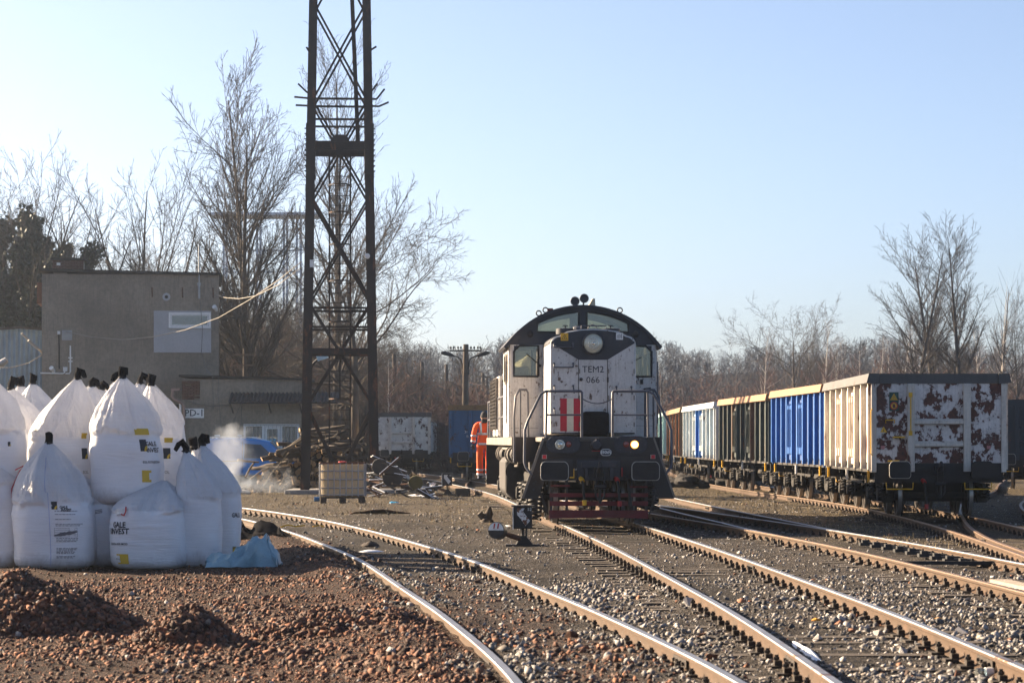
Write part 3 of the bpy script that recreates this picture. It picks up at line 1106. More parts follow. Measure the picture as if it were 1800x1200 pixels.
# the thicket of middling trees behind the buildings and the left wagons
mid = [P_OAK2, P_VASE, P_POP2, P_VASE2, P_OAK, P_BIR]
for i in range(46):
    px = -20 + i * 17 + rb.uniform(-9, 9)
    tp = 440 + rb.uniform(-10, 110) + max(0, px - 480) * 0.62
    plant('bare_tree', 'bare grey tree of the thicket behind buildings and left wagons, ' + nth(i, 46), 'tree', mid[i % 6], px, rb.uniform(150, 205), min(tp, 655), HP * (0.9 if i % 6 in (0, 4) else 1), 'trees of the thicket behind the buildings', rb.random() * 6, rb.uniform(0.8, 1.15))
for i in range(40):
    px = 90 + i * 20 + rb.uniform(-9, 9)
    plant('bush', 'leafless grey brown bush behind the left wagons, ' + nth(i, 40), 'bush', (P_BUSH, P_BUSH2)[i % 2], px, rb.uniform(150, 195), rb.uniform(585, 700) + max(0, px - 560) * 0.1, 5.2, 'bushes behind the left wagons', rb.random() * 6, rb.uniform(1.1, 1.7))
for i in range(20):
    px = 1200 + i * 33 + rb.uniform(-12, 12)
    plant('bush', 'leafless reddish bush behind the long wagon row, ' + nth(i, 20), 'bush', P_BUSH2, px, rb.uniform(160, 200), rb.uniform(655, 705), 5.2, 'bushes behind the open wagons', rb.random() * 6, rb.uniform(1.3, 2.0))

# ivy climbing the limbs of the two trees at the edge
for px, d, top, H, rz, sx, seed, st, zmax, label in ((12, 138, 245, HP * 0.99, 1.0, 0.9, 47, dict(VASE, stems=2, lean=0.08), 15.0, 'dark ivy wrapped round the trunk of the tree at the edge'),
                                                     (82, 136, 240, HP * 0.99, 3.3, 0.8, 43, VASE, 17.0, 'dark green ivy covering the forked trunk behind the grey building')):
    x0_ = (px - 900) / F * d
    k_ = (1.8 + (775 - top) / F * d) / H
    root = thing('ivy', label, 'ivy', (x0_, d, 0))
    rg = np.random.default_rng(int(px))
    ca_, sa_ = math.cos(rz), math.sin(rz)
    cs = []
    for lv, pts, rs in grow_tree(seed, HP, st):
        if lv > 1:
            continue
        P = np.array([(p.x * k_ * sx, p.y * k_ * sx, p.z * k_) for p in pts])
        P = np.stack([P[:, 0] * ca_ - P[:, 1] * sa_, P[:, 0] * sa_ + P[:, 1] * ca_, P[:, 2]], -1)
        t = rg.random(9000 if lv == 0 else 3600) * (1.0 if lv == 0 else 0.7) * (len(P) - 1)
        i = np.minimum(t.astype(int), len(P) - 2)
        q = P[i] + (P[i + 1] - P[i]) * (t - i)[:, None]
        lump = fbm(q[:, 2] * 0.9 + lv * 7 + len(cs), q[:, 0] * 0.8, 17, 3)
        rad = (1.15 - 0.60 * np.clip(q[:, 2] / zmax, 0, 1)) * (0.25 + 1.3 * lump)
        keep = (q[:, 2] < zmax * (0.72 + 0.45 * lump)) & (q[:, 2] > 0.3)
        v = rg.normal(size=(len(q), 3))
        v /= np.linalg.norm(v, axis=1)[:, None]
        cs.append((q + v * (rad * rg.random(len(q)) ** 0.5)[:, None])[keep])
    n = 16000
    z = 7.5 * rg.random(n) ** 1.2
    a = rg.random(n) * 6.283
    lump = fbm(a * 1.2, z * 0.7, 23, 3)
    rr = (2.0 - 0.19 * z) * (0.35 + 1.0 * lump) * np.sqrt(rg.random(n))
    cs.append(np.stack([np.cos(a) * rr, np.sin(a) * rr, z + rg.normal(0, 0.1, n)], -1))
    c = np.vstack(cs)
    n = len(c)
    u = rg.normal(size=(n, 3))
    u /= np.linalg.norm(u, axis=1)[:, None]
    w = np.cross(u, rg.normal(size=(n, 3)))
    w /= np.linalg.norm(w, axis=1)[:, None]
    s = rg.uniform(0.08, 0.16, n)[:, None]
    vv = np.stack([c - u * s, c + w * s * 0.8, c + u * s, c - w * s * 0.8], 1).reshape(-1, 3)
    o = np_mesh('foliage', vv, np.arange(len(vv)).reshape(-1, 4), MT['ivy'])
    o.parent = root
    tag(o, kind='stuff')

# the far wood on the hill: one mass, its trees set out on points
MT['bark_far'] = MT['bark_grey']
protos = []
for sd in range(6):
    g = G()
    for lv, pts, rs in grow_tree(200 + sd, 12.0, WOODS):
        g.tube(pts, rs, (4, 3, 3)[lv], cap=False)
    pm = g.mesh('wood_tree')
    pm.materials.append(MT['bark_grey'])
    protos.append(bpy.data.objects.new('wood_tree', pm))
rg = np.random.default_rng(8)
P, SC, RO, KI = [], [], [], []
for Y, n in ((224, 70), (234, 74), (244, 76), (256, 78), (270, 80), (286, 80), (304, 80), (324, 80), (348, 80), (376, 80), (408, 80)):
    for x in np.linspace(-0.27 * Y, 0.27 * Y, n) + rg.normal(0, 1.4, n):
        y = Y + rg.normal(0, 4)
        px = 900 + x / y * F
        z = gh(x, y)
        tgt = 596 + 12 * math.sin(px * 0.011) + 9 * math.sin(px * 0.031 + 1) + (8 if px > 1250 else 0) + abs(rg.normal(0, 12))
        if px < 560:
            tgt -= 36
        k = max(5.5, 1.8 + (775 - tgt) / F * y - z) / 12.0
        w = k * rg.uniform(0.9, 1.35) if k < 1 else k
        P.append((x, y, z - 0.1))
        SC.append((w, w, k))
        RO.append((0, 0, rg.random() * 6.28))
        KI.append(float(rg.integers(0, 6)))
wm = bpy.data.meshes.new('woodland')
wm.from_pydata(P, [], [])
for nm, arr in (('size', SC), ('turn', RO)):
    at_ = wm.attributes.new(nm, 'FLOAT_VECTOR', 'POINT')
    at_.data.foreach_set('vector', np.array(arr, np.float32).ravel())
at_ = wm.attributes.new('sort', 'FLOAT', 'POINT')
at_.data.foreach_set('value', np.array(KI, np.float32))
wood = bpy.data.objects.new('woodland', wm)
C.objects.link(wood)
ng = bpy.data.node_groups.new('woodland', 'GeometryNodeTree')
ng.interface.new_socket('Geometry', in_out='INPUT', socket_type='NodeSocketGeometry')
ng.interface.new_socket('Geometry', in_out='OUTPUT', socket_type='NodeSocketGeometry')
gi, go = ng.nodes.new('NodeGroupInput'), ng.nodes.new('NodeGroupOutput')
jn = ng.nodes.new('GeometryNodeJoinGeometry')


def named(nm, ty):
    q = ng.nodes.new('GeometryNodeInputNamedAttribute')
    q.data_type = ty
    q.inputs['Name'].default_value = nm
    return next(o for o in q.outputs if o.enabled and o.name == 'Attribute')


a_sc, a_ro, a_ki = named('size', 'FLOAT_VECTOR'), named('turn', 'FLOAT_VECTOR'), named('sort', 'FLOAT')
for k, po in enumerate(protos):
    oi = ng.nodes.new('GeometryNodeObjectInfo')
    oi.inputs['Object'].default_value = po
    cp = ng.nodes.new('ShaderNodeMath')
    cp.operation = 'COMPARE'
    cp.inputs[1].default_value = k
    cp.inputs[2].default_value = 0.1
    ip = ng.nodes.new('GeometryNodeInstanceOnPoints')
    ng.links.new(a_ki, cp.inputs[0])
    ng.links.new(gi.outputs[0], ip.inputs['Points'])
    ng.links.new(cp.outputs[0], ip.inputs['Selection'])
    ng.links.new(oi.outputs['Geometry'], ip.inputs['Instance'])
    ng.links.new(a_ro, ip.inputs['Rotation'])
    ng.links.new(a_sc, ip.inputs['Scale'])
    ng.links.new(ip.outputs[0], jn.inputs[0])
ng.links.new(jn.outputs[0], go.inputs[0])
wood.modifiers.new('trees', 'NODES').node_group = ng
tag(wood, 'hazy leafless wood covering the hill behind the yard', 'woodland', kind='stuff')
# ------------------------------------------------------------------ two storey grey building with annex
MT['render_grey'] = MAT('grey cement render', (0.27, 0.228, 0.178), 0.95, 0, 0.32, 0.55, 0.3, 0.35, 14, dirt=0.5, dirtcol=(0.10, 0.088, 0.074), streak=0.5)
MT['patch'] = MAT('pale smooth panel', (0.40, 0.405, 0.42), 0.8, 0, 0.1, 1, 0.12)
MT['brick'] = MAT('old red brick', (0.13, 0.060, 0.042), 0.9, 0, 0.5, 5, 0.3, 0.3, 30)
MT['mortar'] = MAT('old mortar', (0.26, 0.24, 0.21), 0.95, 0, 0.25, 6, 0.3)
MT['tarpaper'] = MAT('black roofing felt', (0.020, 0.018, 0.017), 0.9, 0, 0.3)
MT['pvc'] = MAT('white window plastic', (0.78, 0.78, 0.76), 0.4, 0, 0.05)
MT['glass'] = GLASS('window glass', (0.5, 0.55, 0.58), 0.55)
MT['room'] = MAT('dark room', (0.06, 0.05, 0.045), 0.9)
MT['corr'] = MAT('dark corrugated sheet', (0.045, 0.042, 0.042), 0.8, 0.1, 0.3, 3, 0.3, rust=0.2)
MT['corr_blue'] = MAT('grey blue corrugated sheet', (0.21, 0.31, 0.41), 0.6, 0.1, 0.2, 2, 0.15, streak=0.2)
MT['rope'] = MAT('pale rope', (0.30, 0.28, 0.25), 0.9)
MT['cable'] = MAT('grey cable', (0.16, 0.15, 0.14), 0.8)
MT['galv'] = MAT('galvanised pipe', (0.35, 0.35, 0.35), 0.45, 0.5, 0.2)
MT['pinkpipe'] = MAT('faded brown downpipe', (0.30, 0.20, 0.165), 0.5, 0.1, 0.25, 3, 0.2)
MT['rust_iron'] = MAT('rusty iron', (0.10, 0.045, 0.025), 0.9, 0, 0.4, 8, 0.3)


def wall_holes(g, x0, x1, z0, z1, y0, y1, holes, m=0):
    """a wall in the xz plane with rectangular openings (x0, x1, z0, z1)"""
    X = sorted({x0, x1, *[h[0] for h in holes], *[h[1] for h in holes]})
    Z = sorted({z0, z1, *[h[2] for h in holes], *[h[3] for h in holes]})
    for i in range(len(X) - 1):
        zs = None
        for j in range(len(Z) - 1):
            cx, cz = (X[i] + X[i + 1]) / 2, (Z[j] + Z[j + 1]) / 2
            inside = any(h[0] < cx < h[1] and h[2] < cz < h[3] for h in holes)
            if not inside and zs is None:
                zs = Z[j]
            if inside and zs is not None:
                g.bb(X[i], X[i + 1], y0, y1, zs, Z[j], m)
                zs = None
        if zs is not None:
            g.bb(X[i], X[i + 1], y0, y1, zs, z1, m)


def brick_wall(parent, x0, x1, z0, z1, y, bl=0.25, bh=0.065, bd=0.12, ragged=0, seed=1):
    rnd = random.Random(seed)
    g = G()
    g.box((0, 0, 0), (bl - 0.012, bd, bh - 0.012))
    me_ = g.mesh('brick')
    me_.materials.append(MT['brick'])
    row = 0
    z = z0
    while z + bh <= z1 + 0.01:
        x = x0 - (bl / 2 if row % 2 else 0)
        while x < x1 - 0.02:
            a, b = max(x, x0), min(x + bl, x1)
            if b - a > 0.06 and rnd.random() > ragged:
                share('brick', me_, parent, ((a + b) / 2, y + rnd.uniform(-0.008, 0.008), z + bh / 2), (0, 0, rnd.gauss(0, 0.01)), ((b - a) / bl, 1, 1))
            x += bl
        z += bh
        row += 1


YB = 112.0
bld = thing('grey_building', 'two storey grey rendered building with flat roof and small white window', 'building', (-16.43, 111.57, 0), R(6.5))
# local frame: x -3.76..3.78, y 0..8, z 0..9.06
bx0, bx1, bz = -3.78, 3.78, 8.98
win = (1.62, 3.42, 6.68, 7.35)
g = G()
wall_holes(g, bx0, bx1, -0.2, bz, 0, 0.35, [win])
g.bb(bx0, bx0 + 0.35, 0.35, 8, -0.2, bz)
g.bb(bx1 - 0.35, bx1, 0.35, 8, -0.2, bz)
g.bb(bx0, bx1, 8.0, 8.35, -0.2, bz)
g.build('wall', MT['render_grey'], bld)
g = G()
g.bb(bx0 + 0.36, bx1 - 0.36, 0.36, 7.98, 5.5, 5.6)
g.bb(bx0 + 0.36, bx1 - 0.36, 3.9, 4.0, 5.61, bz - 0.05)
g.build('floor_slab', MT['room'], bld)
g = G()
g.prism([(bx0 - 0.10, bz + 0.12), (bx1 + 0.12, bz - 0.02), (bx1 + 0.12, bz + 0.09), (bx0 - 0.10, bz + 0.22)], -0.16, 8.5)
roof = g.build('roof', MT['tarpaper'], bld)
g = G()
g.bb(bx0 - 0.24, bx0 - 0.02, 0.5, 8, bz - 1.25, bz - 0.35)
g.build('eaves_box', MT['rust_iron'], bld)
# panel, window
g = G()
wall_holes(g, 0.98, 3.44, 5.62, 7.42, -0.045, -0.003, [win])
g.build('panel', MT['patch'], bld)
g = G()
g.bb(3.47, 3.66, 5.68, 7.30, -0.03, -0.003)
g.build('panel', MT['patch'], bld)
wf_ = G()
x0, x1, z0, z1 = win
for a in ((x0, x1, z0, z0 + 0.09), (x0, x1, z1 - 0.09, z1), (x0, x0 + 0.09, z0 + 0.09, z1 - 0.09), (x1 - 0.09, x1, z0 + 0.09, z1 - 0.09)):
    wf_.bb(a[0], a[1], -0.06, 0.05, a[2], a[3])
for a in ((x0 + 0.10, x1 - 0.10, z0 + 0.10, z0 + 0.14), (x0 + 0.10, x1 - 0.10, z1 - 0.14, z1 - 0.10), (x0 + 0.10, x0 + 0.14, z0 + 0.14, z1 - 0.14), (x1 - 0.14, x1 - 0.10, z0 + 0.14, z1 - 0.14)):
    wf_.bb(a[0], a[1], -0.04, 0.03, a[2], a[3])
wnd = wf_.build('window', MT['pvc'], bld)
g = G()
g.bb(x0 + 0.141, x1 - 0.141, 0.0, 0.006, z0 + 0.141, z1 - 0.141)
g.build('pane', MT['glass'], wnd)
g = G()
g.bb(x0 - 0.05, x1 + 0.05, -0.12, -0.062, z0 - 0.04, z0 - 0.002)
g.build('sill', MT['galv'], wnd)
# chimney of brick
ch = G()
ch.bb(-3.36, -2.05, 0.62, 1.58, bz + 0.1, bz + 0.62)
chim = ch.build('chimney', MT['mortar'], bld)
brick_wall(chim, -3.37, -2.04, bz + 0.17, bz + 0.62, 0.61, bd=0.06)
g = G()
g.bb(-3.46, -1.95, 0.48, 1.72, bz + 0.62, bz + 0.73)
g.build('chimney_cap', MT['tarpaper'], chim)
g = G()
g.bb(-3.19, -3.03, 0.57, 0.575, bz + 0.40, bz + 0.52)
g.build('notice', MT['white_paint'], chim)
# brackets, hole, mast, lamps, conduits on the wall
for bx in (0.92, 2.22, 3.53):
    g = G()
    g.tube([(bx, 0.0, 8.02), (bx, -0.12, 8.08), (bx - 0.01, -0.14, 8.42)], 0.03, 6)
    g.build('bracket', MT['rust_iron'], bld)
g = G()
g.lathe([(0.05, -0.004), (0.17, -0.004), (0.15, -0.012), (0.07, -0.014)], (1.52, 0, 8.02), 'y', 16)
vent = g.build('vent', MT['patch'], bld)
g = G()
g.cyl((1.52, -0.02, 8.02), (1.52, -0.016, 8.02), 0.075, 14)
g.build('opening', MT['tarpaper'], vent)
g = G()
g.tube([(2.92, -0.1, 7.95), (2.92, -0.1, 8.6)], 0.055, 8)
g.tube([(2.92, -0.1, 8.6), (2.92, -0.1, 10.25)], 0.028, 8)
g.bb(2.84, 3.0, -0.14, 0, 8.52, 8.64)
g.build('mast', MT['galv'], bld)
g = G()
g.bb(-2.93, -2.50, -0.06, -0.002, 6.13, 6.56)
for i in range(4):
    g.bb(-2.88, -2.55, -0.09, -0.06, 6.20 + i * 0.09, 6.24 + i * 0.09)
g.build('vent_grille', MT['galv'], bld)
g = G()
g.bb(-3.12, -3.00, -0.1, 0, 6.38, 6.52)
g.build('insulator', MT['white_paint'], bld)
g = G()
g.tube([(-3.06, -0.03, 6.4), (-3.05, -0.03, 5.9), (-3.04, -0.03, 4.9)], 0.03, 6)
g.build('cable', MT['tarpaper'], bld)
g = G()
g.tube([(-3.85, -0.04, 4.72), (-2.9, -0.04, 4.70), (-2.82, -0.04, 4.74), (-2.80, -0.04, 4.9)], 0.035, 6)
g.tube([(-2.78, -0.04, 4.70), (-2.62, -0.04, 4.70), (-2.57, -0.04, 4.78), (-2.57, -0.04, 5.9)], 0.035, 6)
g.bb(-2.88, -2.70, -0.09, 0, 4.80, 4.98)
for z in (5.2, 5.35):
    g.bb(-2.66, -2.48, -0.07, 0, z, z + 0.05)
g.build('conduit', MT['white_paint'], bld)
for p in ((-3.32, 4.86), (3.62, 7.52)):
    g = G()
    g.cyl((p[0] + 0.05, -0.02, p[1] - 0.06), (p[0] - 0.05, -0.24, p[1] + 0.08), 0.07, 10, 0, 0.10)
    g.bb(p[0] - 0.02, p[0] + 0.10, -0.04, 0, p[1] - 0.12, p[1] - 0.02)
    g.build('wall_lamp', MT['white_paint'], bld)
# black slatted awning frame on the far corner
aw = G()
for i in range(9):
    aw.bar((3.79, 0.5 + i * 0.02, 7.95 - i * 0.09), (5.05, 0.2 + i * 0.03, 7.45 - i * 0.055), 0.05, 0.03)
for yy in (0.5, 0.8):
    aw.bar((3.8, yy, 7.1), (5.0, yy - 0.2, 7.2), 0.05)
awn = aw.build('awning', MT['corr'], bld)

# annex
YA = 109.5
an = thing('annex', 'low grey flat roofed annex with corrugated canopy and barred white window', 'building', (-11.5, YA, 0))
ax0, ax1, az = -2.48, 2.72, 4.42
aw_ = (0.14, 2.50, 0.95, 2.52)
g = G()
wall_holes(g, ax0, ax1, -0.2, az, 0, 0.35, [aw_, (ax0, ax0 + 0.78, 3.55, az - 0.06)])
g.bb(ax0, ax0 + 0.78, 0.14, 0.35, 3.55, az - 0.06)
g.bb(ax0, ax0 + 0.35, 0.35, 3.2, -0.2, az)
g.bb(ax1 - 0.35, ax1, 0.35, 3.2, -0.2, az)
g.bb(ax0, ax1, 3.2, 3.5, -0.2, az)
g.build('wall', MT['render_grey'], an)
g = G()
g.bb(ax0 + 0.36, ax1 - 0.36, 2.6, 2.7, 0, az - 0.3)
g.build('partition', MAT('brown room wall', (0.22, 0.13, 0.08), 0.9), an)
bp = thing('brick_patch', None, None)
bp.parent = an
brick_wall(bp, ax0 + 0.02, ax0 + 0.77, 3.56, az - 0.07, 0.06, bd=0.15, ragged=0.08, seed=3)
g = G()
g.prism([(ax0 - 0.1, az + 0.10), (ax1 + 0.15, az - 0.05), (ax1 + 0.15, az + 0.04), (ax0 - 0.1, az + 0.19)], -0.14, 3.6)
g.build('roof', MT['tarpaper'], an)
# window with three lights and bars
x0, x1, z0, z1 = aw_
w = G()
for a in ((x0, x1, z0, z0 + 0.1), (x0, x1, z1 - 0.1, z1), (x0, x0 + 0.1, z0 + 0.1, z1 - 0.1), (x1 - 0.1, x1, z0 + 0.1, z1 - 0.1), (0.92, 1.06, z0 + 0.1, z1 - 0.1), (1.66, 1.78, z0 + 0.1, z1 - 0.1)):
    w.bb(a[0], a[1], 0.02, 0.12, a[2], a[3])
for a in ((1.07, 1.65, z1 - 0.2, z1 - 0.11), (1.07, 1.14, z0 + 0.1, z1 - 0.2), (1.58, 1.65, z0 + 0.1, z1 - 0.2)):
    w.bb(a[0], a[1], 0.0, 0.1, a[2], a[3])
wnd2 = w.build('window', MT['pvc'], an)
for a in ((x0 + 0.1, 0.92), (1.14, 1.58), (1.78, x1 - 0.1)):
    g = G()
    g.bb(a[0], a[1], 0.06, 0.066, z0 + 0.1, z1 - 0.12)
    g.build('pane', MT['glass'], wnd2)
for i in range(15):
    g = G()
    xx = x0 + 0.08 + i * 0.165
    g.cyl((xx, -0.07, z0), (xx, -0.07, z1 - 0.02), 0.011, 6)
    g.build('bar', MT['galv'], wnd2)
g = G()
g.bb(x0 - 0.02, x1 + 0.02, -0.08, -0.06, z1 - 0.06, z1 - 0.03)
g.bb(x0 - 0.02, x1 + 0.02, -0.08, -0.06, z0 + 0.5, z0 + 0.53)
g.build('bar_rail', MT['galv'], wnd2)
# corrugated canopy
g = G()


def canopy(u, v):
    x = -0.38 + u * 4.6
    y = 0.05 - v * 1.25
    return (x, y, 3.86 - v * 0.42 + 0.035 * math.sin(u * 5.0 / 0.18 * 2 * math.pi))


g.sheet(220, 3, canopy)
g.build('canopy', MT['corr'], an, solid=0.012)
g = G()
for y in (-0.2, -1.1):
    g.bb(-0.36, 4.2, y - 0.04, y + 0.04, 3.66 - (0.0 if y > -0.5 else 0.30), 3.74 - (0.0 if y > -0.5 else 0.30))
for x in (-0.3, 1.3, 2.6):
    g.bar((x, 0, 3.0), (x, -1.12, 3.38), 0.05)
g.build('canopy_frame', MT['corr'], an)
# downpipe with bend
g = G()
g.tube([(ax0 - 0.32, -0.25, 3.95), (ax0 - 0.36, -0.25, 3.7), (ax0 - 0.30, -0.25, 3.58), (ax0 + 0.02, -0.22, 3.42), (ax0 + 0.12, -0.16, 3.28), (ax0 + 0.12, -0.16, 0.1)], 0.065, 10)
g.build('downpipe', MT['pinkpipe'], an, 60)
g = G()
g.tube([(ax0 - 0.03, -0.13, 3.4), (ax0 - 0.03, -0.13, 0.1)], 0.055, 10)
g.build('downpipe', MT['white_paint'], an, 60)
g = G()
g.bb(ax0 - 0.40, ax0 - 0.02, -0.33, -0.05, 3.93, 4.03)
g.build('gutter', MT['pinkpipe'], an)
# small porch with a lit bulb between the two buildings
g = G()
g.bb(ax0 - 0.75, ax0 - 0.05, 0.1, 1.4, 3.28, 3.36)
g.bb(ax0 - 0.72, ax0 - 0.05, 1.4, 1.5, 0, 3.28)
g.build('porch', MT['corr'], an)
lampo = thing('porch_lamp', 'small lit yellow lamp under the porch between the buildings', 'lamp', (ax0 - 11.5 - 0.30, YA + 0.3, 3.02))
g = G()
g.lathe([(0.02, 0.16), (0.03, 0.08), (0.10, 0.05), (0.11, 0.0)], (0, 0, 0.02), 'z', 14)
g.cyl((0, 0, 0.18), (0, 0, 0.26), 0.012, 6)
g.build('lamp_shade', MT['galv'], lampo)
g = G()
g.lathe([(0.0, -0.09), (0.06, -0.06), (0.09, 0.0), (0.05, 0.03)], (0, 0, 0), 'z', 14)
g.build('bulb', LIT('lit bulb', (1.0, 0.55, 0.10), 4.0), lampo, 180)
# PD-1 plate
sgn = thing('sign', 'white plate lettered PD-1 beside the downpipe', 'sign', (-11.5 + ax0 + 0.55, YA - 0.02, 2.98))
g = G()
g.bb(-0.40, 0.40, -0.012, 0.0, -0.2, 0.2)
g.build('plate', MT['white_paint'], sgn)
g = G()
lettering(g, 'PD-1', 0.40, lambda x, y: (x, -0.016, y), bold=0.004, sx=1.0)
g.build('lettering', MT['ink'], sgn)
# loops of cable on the annex wall
cab = thing('cable', 'loose grey cables hanging on the annex wall from its roof', 'cable', (-11.5, YA, 0))
g = G()
g.tube([(-2.4, -0.03, 3.56), (-1.8, -0.05, 3.36), (-1.2, -0.05, 3.28), (-0.4, -0.05, 3.32)], 0.018, 5)
g.tube([(-0.9, -0.06, 4.45), (-0.93, -0.06, 3.8), (-0.8, -0.06, 2.5), (-0.7, -0.04, 2.1)], 0.01, 5)
g.tube([(0.05, -0.06, 3.4), (-0.25, -0.06, 2.7), (-0.3, -0.05, 1.9), (-0.2, -0.05, 1.75), (0.05, -0.06, 2.6), (0.06, -0.06, 3.3)], 0.012, 5)
g.build('wire', MT['cable'], cab, 180)
drop = thing('cable', 'thin pale cable dropping from the building corner to the annex roof', 'cable', (0, 0, 0))
pts = [at(352, 528, 111.7), at(356, 580, 111.7), at(354, 620, 111.6), at(362, 648, 111), at(374, 662, 109.3), at(375, 720, 109.3)]
g = G()
g.tube(pts, 0.014, 5)
g.build('wire', MT['cable'], drop, 180)

# corrugated shed at the edge
sh = thing('metal_shed', 'grey blue corrugated metal shed beside the grey building', 'shed', (0, 0, 0))
g = G()
d = 115.0
xa, xm, xb = (-60 - 900) / F * d, (34 - 900) / F * d, (79 - 900) / F * d
za, zm = 1.8 + (775 - 585) / F * d, 1.8 + (775 - 577) / F * d


def corr(u, v):
    x = xa + (xb - xa) * u
    top = za + (zm - za) * min(1, (x - xa) / (xm - xa))
    ph = (x * 2 * math.pi / 0.22)
    return (x, d + 0.035 * math.sin(ph), 0.0 + v * top)


g.sheet(200, 1, corr)
g.build('wall', MT['corr_blue'], sh, solid=0.01)
g = G()
g.prism([(xa, za + 0.0), (xm, zm), (xb, zm - 0.1), (xb, zm - 0.02), (xm, zm + 0.1), (xa, za + 0.1)], d - 0.15, d + 7)
g.build('roof', MT['corr'], sh)
g = G()
g.bb(xb - 0.02, xb + 0.02, d, d + 6, 0, zm - 0.1)
g.build('wall', MT['corr_blue'], sh)
bd = thing('wooden_boom', 'pale wooden boom leaning across the corrugated shed', 'boom', (0, 0, 0))
g = G()
g.bar(at(38, 586, 111), at(79, 624, 111.5), 0.09, 0.07)
g.bar(at(50, 598, 110.9), at(66, 612, 111.1), 0.14, 0.1)
g.build('boom', MT['rope'], bd)
lm = thing('street_lamp', 'grey lamp head on a mast beside the corrugated shed', 'street lamp', (0, 0, 0))
g = G()
p = at(-6, 642, 109)
g.tube([at(12, 632, 109), at(4, 638, 109), at(-12, 644, 109)], [0.12, 0.16, 0.06], 8)
g.build('lamp_head', MT['galv'], lm, 60)
g = G()
g.tube([p, (p.x - 0.3, p.y, 4.9), (p.x - 0.35, p.y, 0)], 0.06, 8)
g.build('mast', MT['galv'], lm)


def sag(p0, p1, drop, n=18):
    p0, p1 = Vector(p0), Vector(p1)
    return [p0.lerp(p1, i / n) - Vector((0, 0, drop * 4 * (i / n) * (1 - i / n))) for i in range(n + 1)]


rp = thing('rope', 'pale rope sagging from the building wall up to the tower', 'rope', (0, 0, 0))
g = G()
g.tube([at(116, 583, 111.05), at(160, 592, 110.9), at(215, 597, 110.3), at(270, 592, 109), at(325, 580, 107), at(385, 558, 104), at(440, 526, 100), at(490, 492, 95), at(530, 460, 89.5)], 0.017, 6)
g.build('strand', MT['rope'], rp, 180)
rp = thing('rope', 'second shorter rope from the roof corner towards the tower', 'rope', (0, 0, 0))
g = G()
g.tube([at(377, 517, 111.7), at(395, 523, 110), at(420, 525, 107), at(450, 520, 103), at(490, 500, 97), at(530, 470, 89.5)], 0.016, 6)
g.build('strand', MT['rope'], rp, 180)
rp = thing('cable', 'thin cable sagging across the corrugated shed', 'cable', (0, 0, 0))
g = G()
g.tube([at(-10, 646, 113), at(20, 646, 113), at(50, 638, 113), at(80, 620, 112.3)], 0.016, 5)
g.build('wire', MT['rope'], rp, 180)

# ------------------------------------------------------------------ lattice tower
YT = 88.0
tw = thing('lattice_tower', 'tall rusty lattice floodlight tower with inner ladder', 'tower', (-5.93, YT + 1.2, 0), R(3.8))
ZT = 24.5


def hw(z):
    return 1.19 - (0.275 / 16.8) * z


def leg(sx, sy):
    g = G()
    a0, a1 = hw(0), hw(ZT)
    f = 0.155
    for (u0, u1, w0, w1) in ((-f, f, -f, -f + 0.03), (-f, f, f - 0.03, f), (-0.012, 0.012, -f + 0.03, f - 0.03)):
        vs = []
        for z, a in ((0.0, a0), (ZT, a1)):
            k = 1 if z == 0 else 0.8
            cx, cy = sx * a, sy * a
            vs += [(cx + u0 * k, cy + w0 * k, z), (cx + u1 * k, cy + w0 * k, z), (cx + u1 * k, cy + w1 * k, z), (cx + u0 * k, cy + w1 * k, z)]
        g.add(vs, [(0, 3, 2, 1), (4, 5, 6, 7), (0, 1, 5, 4), (1, 2, 6, 5), (2, 3, 7, 6), (3, 0, 4, 7)])
    # splice plates with bolts half way up
    a = hw(11.6)
    g.bb(sx * a - f * 0.98, sx * a + f * 0.98, sy * a - f - 0.02, sy * a + f + 0.02, 10.9, 12.6)
    for i in range(9):
        for e in (-0.09, 0.09):
            g.cyl((sx * a + e, sy * a - f - 0.045, 11.0 + i * 0.18), (sx * a + e, sy * a - f - 0.015, 11.0 + i * 0.18), 0.022, 6)
        g.cyl((sx * (a + f), sy * a, 11.0 + i * 0.18), (sx * (a + f + 0.05), sy * a, 11.0 + i * 0.18), 0.022, 6)
    g.bb(sx * a0 - 0.3, sx * a0 + 0.3, sy * a0 - 0.3, sy * a0 + 0.3, -0.04, 0.05)
    return g.build('leg', MT['tower'], tw)


for sx in (-1, 1):
    for sy in (-1, 1):
        leg(sx, sy)


def face_pt(face, u, z):
    a = hw(z)
    return {'f': (u * a, -a - 0.02, z), 'b': (u * a, a + 0.02, z), 'l': (-a - 0.02, u * a, z), 'r': (a + 0.02, u * a, z)}[face]


def brace(face, u0, z0, u1, z1, w=0.07):
    g = G()
    p0, p1 = Vector(face_pt(face, u0, z0)), Vector(face_pt(face, u1, z1))
    off = 0.04 if (u1 - u0) * (z1 - z0) > 0 else -0.03
    o = Vector({'f': (0, -off, 0), 'b': (0, off, 0), 'l': (-off, 0, 0), 'r': (off, 0, 0)}[face])
    g.bar(p0 + o, p1 + o, 0.025, w)
    g.bar(p0 + o, p1 + o, w * 0.8, 0.02)
    g.build('brace', MT['tower'], tw)


